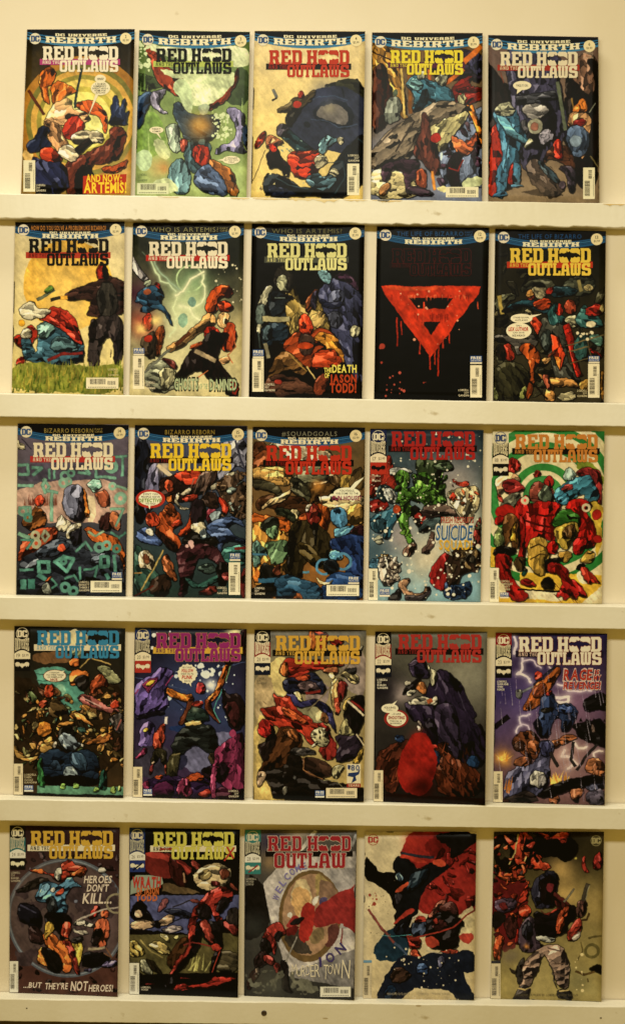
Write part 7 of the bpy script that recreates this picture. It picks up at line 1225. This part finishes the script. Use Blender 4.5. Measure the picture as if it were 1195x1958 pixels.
b = Book(4, (460, 1578), B_, [(42, 42), (1130, 48), (1105, 1702), (35, 1660)])
b.build('grey comic book with a round welcome sign and a ragged cream slogan', [
 ('g', '4c463a', '2c2a22'), ('h', '8a7a5c', 560, 80, 120, .8), ('h', '2c2434', 300, 150, 120, .8), ('l', 'a8a088', 40, [720, 60, 560, 260]), ('l', '4a4c44', 26, [780, 60, 640, 220]), ('l', '8c887c', 40, [1120, 100, 1080, 190]), ('h', '8c6c40', 290, 350, 90, .7), ('B', '16120d', [45, 480, 220, 560, 290, 950, 120, 1100, 40, 1080]), ('h', '38392f', 120, 980, 130, .6),
 ('P', '9e9484', [220, 570, 360, 410, 560, 260, 1116, 250, 1104, 1300, 1100, 1560, 470, 1470, 290, 950]), ('P', '6e685e', [480, 1430, 1104, 1200, 1100, 1590, 480, 1480]), ('P', '847c70', [860, 420, 1112, 420, 1108, 1000, 960, 1000]), ('E', '5c4624', 670, 880, 305, 445, .08, .15), ('E', '8c6a48', 665, 870, 262, 395, .08, .2), ('B', '86703c', [740, 480, 830, 520, 940, 660, 780, 740, 720, 640]), ('B', '6a5038', [760, 540, 880, 560, 940, 690, 820, 840, 760, 760]), ('B', 'b49c68', [480, 680, 560, 520, 650, 560, 700, 760, 640, 780, 580, 900, 520, 820]), ('B', 'b4884c', [500, 640, 560, 590, 660, 640, 680, 760, 600, 800, 540, 880, 500, 780]), ('B', '383024', [420, 1020, 560, 980, 640, 1180, 700, 1240, 560, 1240, 440, 1140]), ('B', '6a5634', [650, 1080, 720, 1000, 820, 980, 790, 1130, 680, 1160]), ('B', '502c22', [860, 980, 960, 960, 920, 1160, 820, 1180, 850, 1080]), ('B', '3c3448', [760, 720, 830, 680, 840, 790, 770, 800]), ('B', 'b4ac94', [700, 720, 770, 660, 750, 740, 720, 790]), ('B', 'b4ac94', [440, 860, 490, 840, 490, 900, 450, 890]),
 ('B', '74201a', [720, 830, 860, 720, 1000, 640, 1060, 650, 1114, 580, 1106, 1060, 1060, 1000, 960, 940, 840, 970, 720, 980]), ('B', '8c2218', [560, 1060, 590, 800, 640, 740, 700, 770, 720, 820, 700, 1010, 620, 1140, 580, 1100]), ('B', '8a2820', [470, 920, 520, 860, 560, 880, 580, 940, 500, 980, 420, 980]), ('B', '5a1812', [420, 1060, 440, 980, 560, 960, 540, 1050]), ('l', '6a1c16', 12, [985, 1000, 980, 1160]),
 ('b', '8a2a1e', [200, 1070, 280, 970, 350, 930, 420, 1000, 420, 1060, 340, 1080, 330, 1190, 310, 1250, 250, 1120]), ('b', '15110e', [330, 1050, 400, 1030, 400, 1090, 350, 1140]), ('b', '1a1511', [180, 1160, 230, 1080, 290, 1150, 280, 1220, 200, 1230]), ('b', '221612', [140, 1300, 200, 1220, 260, 1240, 290, 1320, 200, 1380, 160, 1390]), ('b', '7c281e', [220, 1260, 300, 1270, 350, 1340, 300, 1360, 230, 1310]), ('b', '2c1510', [60, 1530, 130, 1390, 190, 1400, 120, 1530, 90, 1600, 60, 1590]), ('b', '18120f', [390, 1330, 450, 1310, 460, 1560, 500, 1630, 400, 1600, 390, 1480]), ('b', '6a2018', [340, 1330, 390, 1340, 380, 1450, 350, 1430]), ('l', '908874', 16, [440, 1320, 540, 1080]), ('b', '1c1814', [470, 930, 610, 870, 570, 940, 480, 960]), ('b', '887058', [140, 1390, 190, 1380, 180, 1440, 150, 1440]), ('h', '4c4a3a', 300, 1560, 160, .7), ('h', '443c2c', 120, 1500, 100, .4), ('n', '55523f', 30, .58, (40, 1400, 760, 1660))])
b.column('28', '2c6a5c', 'b0a67c', '17130f', 'a49a74', '2e6c5e', 'c4b78c', slash='8c2a20')
sh = Sheet(); sh.grid(243, 250, 1090, 305, 10, 1); b.put('title_bar', sh, '15110d', 1)
def two_lines(off):
    t = Sheet()
    for ch, a, c_ in (('R', 265, 372), ('E', 385, 492), ('D', 500, 595), ('H', 648, 752), ('D', 980, 1073)): t.slab(ch, a, 105, c_, 250, off)
    for k_, (a, c_) in enumerate(((758, 862), (868, 972))):
        for j in (0, 1): t.slab('', a, 105, c_, 250, off, poly=SLB[2 * k_ + j])
    for ch, a, c_ in (('O', 328, 428), ('U', 440, 542), ('T', 550, 646), ('L', 656, 752), ('A', 760, 872), ('W', 880, 1024)): t.slab(ch, a, 270, c_, 415, off)
    return t
b.put('title_outline', two_lines(5), 'b09c80', 2); b.put('title_lettering', two_lines(0), '8c2020', 4)
import itertools
t_ = Sheet()
for i, ch in enumerate('WELCOME'):
    a = math.radians(203 + 9.6 * i); cx, cy = 672 + 355 * math.cos(a) , 900 + 510 * math.sin(a)
    type_line(t_, ch, cx - 26, cy - 32, cx + 26, cy + 32, .02, 0, rot=math.radians(-62 + 8 * i))
b.put('sign_lettering', t_, '6a6084', 3)
t_ = Sheet()
for ch, cx, cy, r in (('I', 775, 1330, -5), ('O', 870, 1285, -22), ('N', 970, 1200, -40)): type_line(t_, ch, cx - (12 if ch == 'I' else 42), cy - 45, cx + (12 if ch == 'I' else 42), cy + 45, .03, 0, rot=math.radians(r))
b.put('sign_lettering', t_, '3c3054', 3)
b.lines('slogan_lettering', [('M', 500, 1345, 545, 1450, -.05), ('U', 548, 1372, 588, 1470), ('R', 592, 1358, 632, 1472, .06), ('D', 636, 1356, 676, 1460), ('E', 680, 1352, 716, 1476, -.05), ('R', 722, 1345, 770, 1478), ('T', 806, 1350, 850, 1500, .03), ('O', 848, 1356, 894, 1448), ('W', 892, 1340, 972, 1462, -.05), ('N', 984, 1300, 1062, 1492, .05)], 'c4b48c', 4, None, -.012)
b.barcode(775, 1570, 1070, 1668, False); b.credit(55, 512, 155, 590, ['LOBDELL', 'WOODS', 'LOKUS'], '9c9274')

b = Book(4, (690, 1580), B_, [(38, 50), (1122, 52), (1098, 1692), (18, 1675)])
b.build('untitled cream comic book with red and black splashes', [
 ('g', 'b8a678', 'b29e6c'), ('B', '7c1c14', [430, 200, 480, 60, 640, 55, 760, 55, 1120, 55, 1118, 560, 1110, 830, 960, 830, 640, 840, 540, 760, 560, 600, 600, 420, 440, 330, 380, 280]), ('B', '5a120d', [620, 160, 760, 60, 880, 200, 820, 330, 640, 260]), ('q', '4a100c/6c1812/2c0a08/84241a', 26, (620, 200, 1100, 780), 40, 110), ('B', '0f0d0b', [740, 60, 1120, 55, 1120, 150, 1000, 240, 860, 330, 880, 180, 740, 140]),  ('B', 'b4a270', [960, 850, 1110, 770, 1108, 1080, 1050, 1040, 940, 1010]), ('h', 'a82c1a', 500, 130, 90, .6), ('h', '8c2418', 1000, 620, 120, .5),
 ('B', '0d0b0a', [40, 300, 130, 380, 190, 460, 310, 460, 420, 480, 480, 700, 340, 850, 280, 680, 180, 580, 40, 510]), ('B', '10100f', [310, 460, 330, 330, 380, 300, 480, 350, 560, 420, 640, 360, 720, 350, 830, 380, 850, 420, 760, 490, 640, 540, 600, 640, 560, 780, 520, 880, 400, 960, 340, 980, 330, 820, 420, 600, 440, 520]), ('b', '1a2326', [440, 480, 560, 420, 680, 400, 620, 520, 520, 600, 460, 640]), ('b', '67808a', [330, 490, 370, 450, 400, 490, 380, 540, 350, 530]), ('B', 'ac3e1e', [310, 650, 400, 560, 450, 510, 440, 580, 380, 640]), ('B', '9c2c1a', [360, 310, 420, 270, 560, 310, 660, 340, 560, 350, 480, 330]), ('B', 'a4381e', [690, 350, 740, 320, 820, 350, 820, 400, 770, 410]), ('l', '24262a', 26, [390, 260, 560, 290, 700, 300]), ('B', '962a1a', [310, 960, 380, 880, 440, 810, 520, 800, 500, 840, 420, 890, 340, 960]), ('b', '2a2524', [310, 680, 360, 640, 400, 680, 360, 760]),
 ('B', '182c34', [110, 1200, 180, 1100, 280, 1000, 420, 1000, 460, 1100, 440, 1250, 340, 1290, 180, 1300]), ('b', '0f1012', [300, 990, 420, 960, 480, 900, 480, 1080, 400, 1080]), ('b', '3c4654', [480, 1060, 500, 950, 560, 910, 640, 940, 640, 1050, 560, 1080]), ('b', '8c2c1e', [500, 940, 540, 870, 610, 880, 640, 930, 560, 930]), ('l', 'b0a07c', 14, [470, 980, 500, 890, 560, 850, 640, 870]), ('b', '120e0c', [640, 900, 700, 860, 820, 850, 940, 880, 1010, 960, 940, 990, 960, 1140, 820, 1200, 680, 1180, 640, 1060]), ('b', '321713', [680, 960, 820, 900, 860, 1000, 760, 1040]), ('b', '942c1c', [700, 920, 750, 890, 760, 950, 720, 950]), ('b', 'a05c44', [650, 880, 700, 820, 780, 710, 830, 720, 760, 800, 720, 870]), ('b', '391d16', [760, 790, 850, 720, 920, 760, 940, 890, 860, 850, 780, 840]), ('B', '94301c', [630, 1100, 700, 1070, 780, 1140, 700, 1190, 640, 1150]), ('b', '8c2a1c', [420, 1060, 470, 1080, 580, 1090, 580, 1180, 480, 1180, 440, 1130]), ('b', '9c3a20', [470, 1200, 540, 1180, 600, 1290, 560, 1290, 490, 1250]), ('b', 'a03a22', [730, 1230, 860, 1190, 930, 1190, 940, 1260, 860, 1270]), ('l', '8c2c1c', 16, [460, 1100, 760, 1030, 900, 980, 1020, 870, 1110, 820]), ('l', '8c2c1c', 10, [860, 1270, 920, 1370, 1090, 1340]), ('l', '74382c', 24, [75, 810, 180, 970, 330, 1130]), ('l', '3c4c5c', 24, [330, 1130, 440, 1240]), ('B', '943020', [960, 1050, 1060, 1030, 1108, 1070, 1060, 1150, 980, 1110]), ('l', '4c9a94', 5, [200, 1060, 480, 1060]),
 ('B', '14181f', [340, 1300, 440, 1240, 600, 1290, 720, 1220, 860, 1260, 1000, 1200, 1100, 1250, 1098, 1380, 1040, 1420, 960, 1430, 1060, 1580, 1100, 1690, 960, 1690, 860, 1600, 700, 1580, 560, 1540, 440, 1640, 360, 1690, 180, 1690, 210, 1560, 280, 1440]), ('b', '2a3c56', [520, 1400, 600, 1310, 680, 1380, 640, 1450]), ('b', '4c4a58', [740, 1250, 800, 1260, 800, 1360, 760, 1370]), ('b', '362418', [280, 1460, 340, 1340, 470, 1420, 460, 1480, 320, 1540]), ('b', '182836', [220, 1620, 280, 1530, 360, 1600, 240, 1690]), ('l', '988c6c', 10, [640, 1210, 780, 1230]),
 ('k', 'c0b088', 50, (200, 1120, 1000, 1690), 5, 16), ('k', '8c3420', 8, (80, 640, 160, 800), 8, 22), ('k', '5c4c34', 40, (40, 520, 330, 1080), 2, 7)])
sh = Sheet(); sh.ell(118, 130, 54, 54, 36); o = b.put('publisher_badge', sh, '9c3426', 2)
sh = Sheet(); sh.ell(118, 130, 49, 49, 36); b.put('badge_face', sh, 'b4a274', 2.6, o)
sh = Sheet(); sh.slab('D', 70, 104, 116, 158, 1); sh.slab('C', 120, 104, 164, 158, 1); b.put('lettering', sh, '9c3020', 3.4, o)
sh = Sheet(); sh.grid(20, 1302, 105, 1326, 2, 1); b.put('stock_strip', sh, '5a8090', 2)
b.barcode(20, 1330, 105, 1672, True, 'b4a276'); b.lines('footer_lettering', [('RED HOOD: OUTLAW 29', 256, 1618, 470, 1640), ('LOBDELL', 560, 1618, 660, 1640), ('WOODS', 690, 1618, 770, 1640), ('LOKUS', 790, 1618, 856, 1640)], '8a7c5c', 3, None, 0)

b = Book(4, (925, 1580), B_, [(95, 52), (1165, 52), (1138, 1705), (60, 1675)])
b.build('untitled fiery comic book with red flames and black smoke over tan dust', [
 ('g', '2c2410', '8c7a3c'), ('h', '14100a', 700, 230, 260, .95), ('h', 'b08c48', 740, 420, 140, .9), ('h', 'c0984c', 800, 660, 120, .8), ('h', '9a8040', 1040, 760, 240, .8), ('h', '2a2210', 1080, 250, 150, .85), ('h', '8c7a40', 900, 1250, 300, .7), ('h', '9c8a50', 500, 1500, 300, .6), ('h', 'a09050', 1080, 1640, 160, .7), ('h', '6c6840', 900, 1500, 130, .5),
 ('B', '541410', [90, 500, 250, 470, 400, 500, 440, 700, 380, 900, 330, 1150, 160, 1200, 80, 900]), ('B', '0f0b08', [100, 90, 330, 60, 360, 260, 480, 330, 320, 460, 180, 420, 90, 300]), ('B', '2c2412', [160, 150, 260, 200, 240, 320, 130, 300]), ('B', '0c0907', [380, 250, 420, 130, 600, 80, 820, 100, 940, 200, 800, 360, 680, 280, 560, 300, 460, 260]), ('b', 'a03018', [190, 70, 260, 110, 310, 170, 350, 60, 430, 70, 370, 220, 410, 300, 340, 370, 290, 330, 310, 240, 240, 150]), ('b', '9c2c18', [470, 70, 560, 60, 640, 90, 620, 130, 720, 60, 820, 70, 800, 160, 760, 180, 700, 110, 620, 140, 560, 90]), ('b', 'a43418', [440, 320, 480, 260, 560, 290, 540, 340, 640, 370, 600, 440, 540, 400, 480, 420]), ('b', 'b04c22', [100, 400, 140, 360, 180, 440, 260, 480, 400, 460, 330, 520, 200, 520, 120, 470]), ('l', 'b89c54', 16, [330, 80, 300, 250, 240, 360]), ('l', 'b89c54', 12, [410, 270, 390, 340]), ('q', '8c2c16/b8481e/4a1410/1c0e0a', 60, (95, 380, 450, 1180), 24, 60), ('q', 'b4461e/7c2414/160e0a', 26, (100, 70, 560, 460), 24, 60),
 ('b', '46343c', [100, 740, 150, 690, 260, 690, 330, 740, 280, 810, 140, 840]), ('b', '5c1c18', [140, 760, 200, 720, 240, 780, 180, 820]), ('B', '14100c', [80, 830, 200, 840, 190, 960, 80, 1020]), ('b', 'b8481f', [80, 1280, 90, 1110, 140, 1060, 180, 1080, 160, 1290]), ('b', '3a1a14', [200, 900, 300, 850, 330, 1000, 260, 1100, 190, 1020]), ('b', 'a02c18', [330, 730, 400, 600, 430, 560, 430, 680, 380, 760]), ('b', 'a83418', [330, 840, 400, 760, 470, 800, 420, 880]), ('b', '961f14', [290, 1120, 330, 960, 350, 1100, 320, 1160]), ('h', '6a5c40', 260, 1260, 90, .8),
 ('b', '28262f', [470, 640, 500, 520, 560, 470, 640, 440, 710, 500, 720, 660, 690, 780, 520, 790, 490, 740]), ('b', '120c0a', [540, 560, 580, 490, 660, 490, 700, 560, 690, 740, 560, 760]), ('B', '5a1c1c', [600, 570, 670, 560, 690, 620, 640, 660]), ('b', '4c1c16', [690, 640, 740, 680, 830, 770, 860, 880, 760, 980, 700, 800]), ('b', '110d0c', [500, 820, 620, 860, 720, 830, 840, 770, 890, 830, 870, 920, 800, 920, 780, 1060, 500, 1070, 490, 920]), ('b', 'a8421e', [710, 850, 820, 770, 790, 900, 740, 1030, 700, 1040]), ('b', '8c2c1c', [540, 800, 620, 860, 710, 790, 680, 840, 620, 870]), ('b', '3a2c30', [330, 1080, 390, 920, 480, 860, 500, 1080, 540, 1140, 580, 1160, 460, 1230, 360, 1220]), ('b', '181618', [380, 940, 460, 890, 470, 1080, 380, 1090]), ('b', '94907c', [505, 1075, 690, 1070, 690, 1120, 510, 1120]), ('b', '852a1a', [800, 1020, 890, 920, 940, 900, 950, 1020, 860, 1130, 790, 1110]), ('b', '9a8a70', [830, 1090, 940, 1020, 930, 1080, 850, 1130]), ('b', '4c3024', [890, 790, 920, 720, 990, 720, 990, 820, 960, 890, 890, 880]), ('l', '3c3424', 44, [965, 710, 1000, 570]), ('l', '8c8258', 8, [985, 710, 1018, 575]), ('l', '605840', 20, [775, 730, 870, 610]), ('h', 'c87c30', 405, 1170, 24, .9),
 ('b', '846a54', [370, 1460, 400, 1330, 500, 1230, 620, 1150, 740, 1180, 800, 1280, 830, 1420, 800, 1570, 720, 1540, 660, 1420, 600, 1250, 560, 1300, 500, 1440, 440, 1560, 350, 1560]), ('l', '4c3a30', 12, [620, 1180, 740, 1220]), ('l', '54402f', 12, [680, 1340, 790, 1330]), ('l', '54402f', 12, [690, 1430, 780, 1460]), ('l', '54402f', 12, [390, 1360, 480, 1350]), ('l', '54402f', 12, [380, 1450, 460, 1460]), ('b', '2c2620', [310, 1640, 340, 1540, 450, 1570, 440, 1640, 440, 1690, 280, 1690]), ('b', '2c2720', [700, 1600, 740, 1580, 840, 1590, 870, 1690, 720, 1690]), ('l', 'b89c58', 16, [330, 1570, 400, 1590, 460, 1560]), ('l', 'b89c58', 14, [730, 1600, 820, 1590]), ('b', '2f2a22', [310, 1480, 350, 1330, 400, 1290, 370, 1430, 340, 1540]), ('b', '3c3428', [620, 1310, 660, 1420, 720, 1580, 680, 1500]), ('b', '2c2418', [240, 1380, 290, 1420, 330, 1410, 290, 1450]),
 ('l', '53461f', 18, [1010, 1085, 1130, 1065]), ('l', '53461f', 12, [940, 1130, 960, 1210, 910, 1300]), ('R', '544a22', 1045, 1210, 46, 74), ('b', '110e09', [1000, 1380, 1060, 1340, 1135, 1330, 1130, 1420, 1070, 1400]), ('l', '4c3818', 22, [890, 1410, 960, 1440, 1060, 1410]), ('l', '403014', 20, [950, 920, 1000, 910, 1020, 850]), ('l', '4a3a18', 14, [1000, 1480, 1005, 1510]), ('B', '97862f', [880, 300, 900, 290, 905, 310, 885, 315]), ('b', '802418', [940, 400, 940, 330, 980, 270, 960, 360, 1020, 440, 970, 450]), ('b', '7a2018', [1050, 340, 1130, 220, 1138, 400, 1060, 440]), ('k', 'c8b070', 10, (860, 1200, 960, 1640), 8, 20)])
b.badge(1088, 140, 52, '40381c', '8a7c48', ring=True)
sh = Sheet(); sh.grid(70, 1308, 160, 1332, 2, 1); b.put('stock_strip', sh, '2c2c2c', 2.6)
b.barcode(65, 1334, 160, 1680, True, 'b8a87c'); b.lines('footer_lettering', [('RED HOOD: OUTLAW 30', 300, 1630, 584, 1652), ('LOBDELL', 606, 1630, 700, 1652), ('WOODS', 720, 1630, 800, 1652), ('LOKUS', 820, 1630, 910, 1652)], '54482a', 3, None, 0)
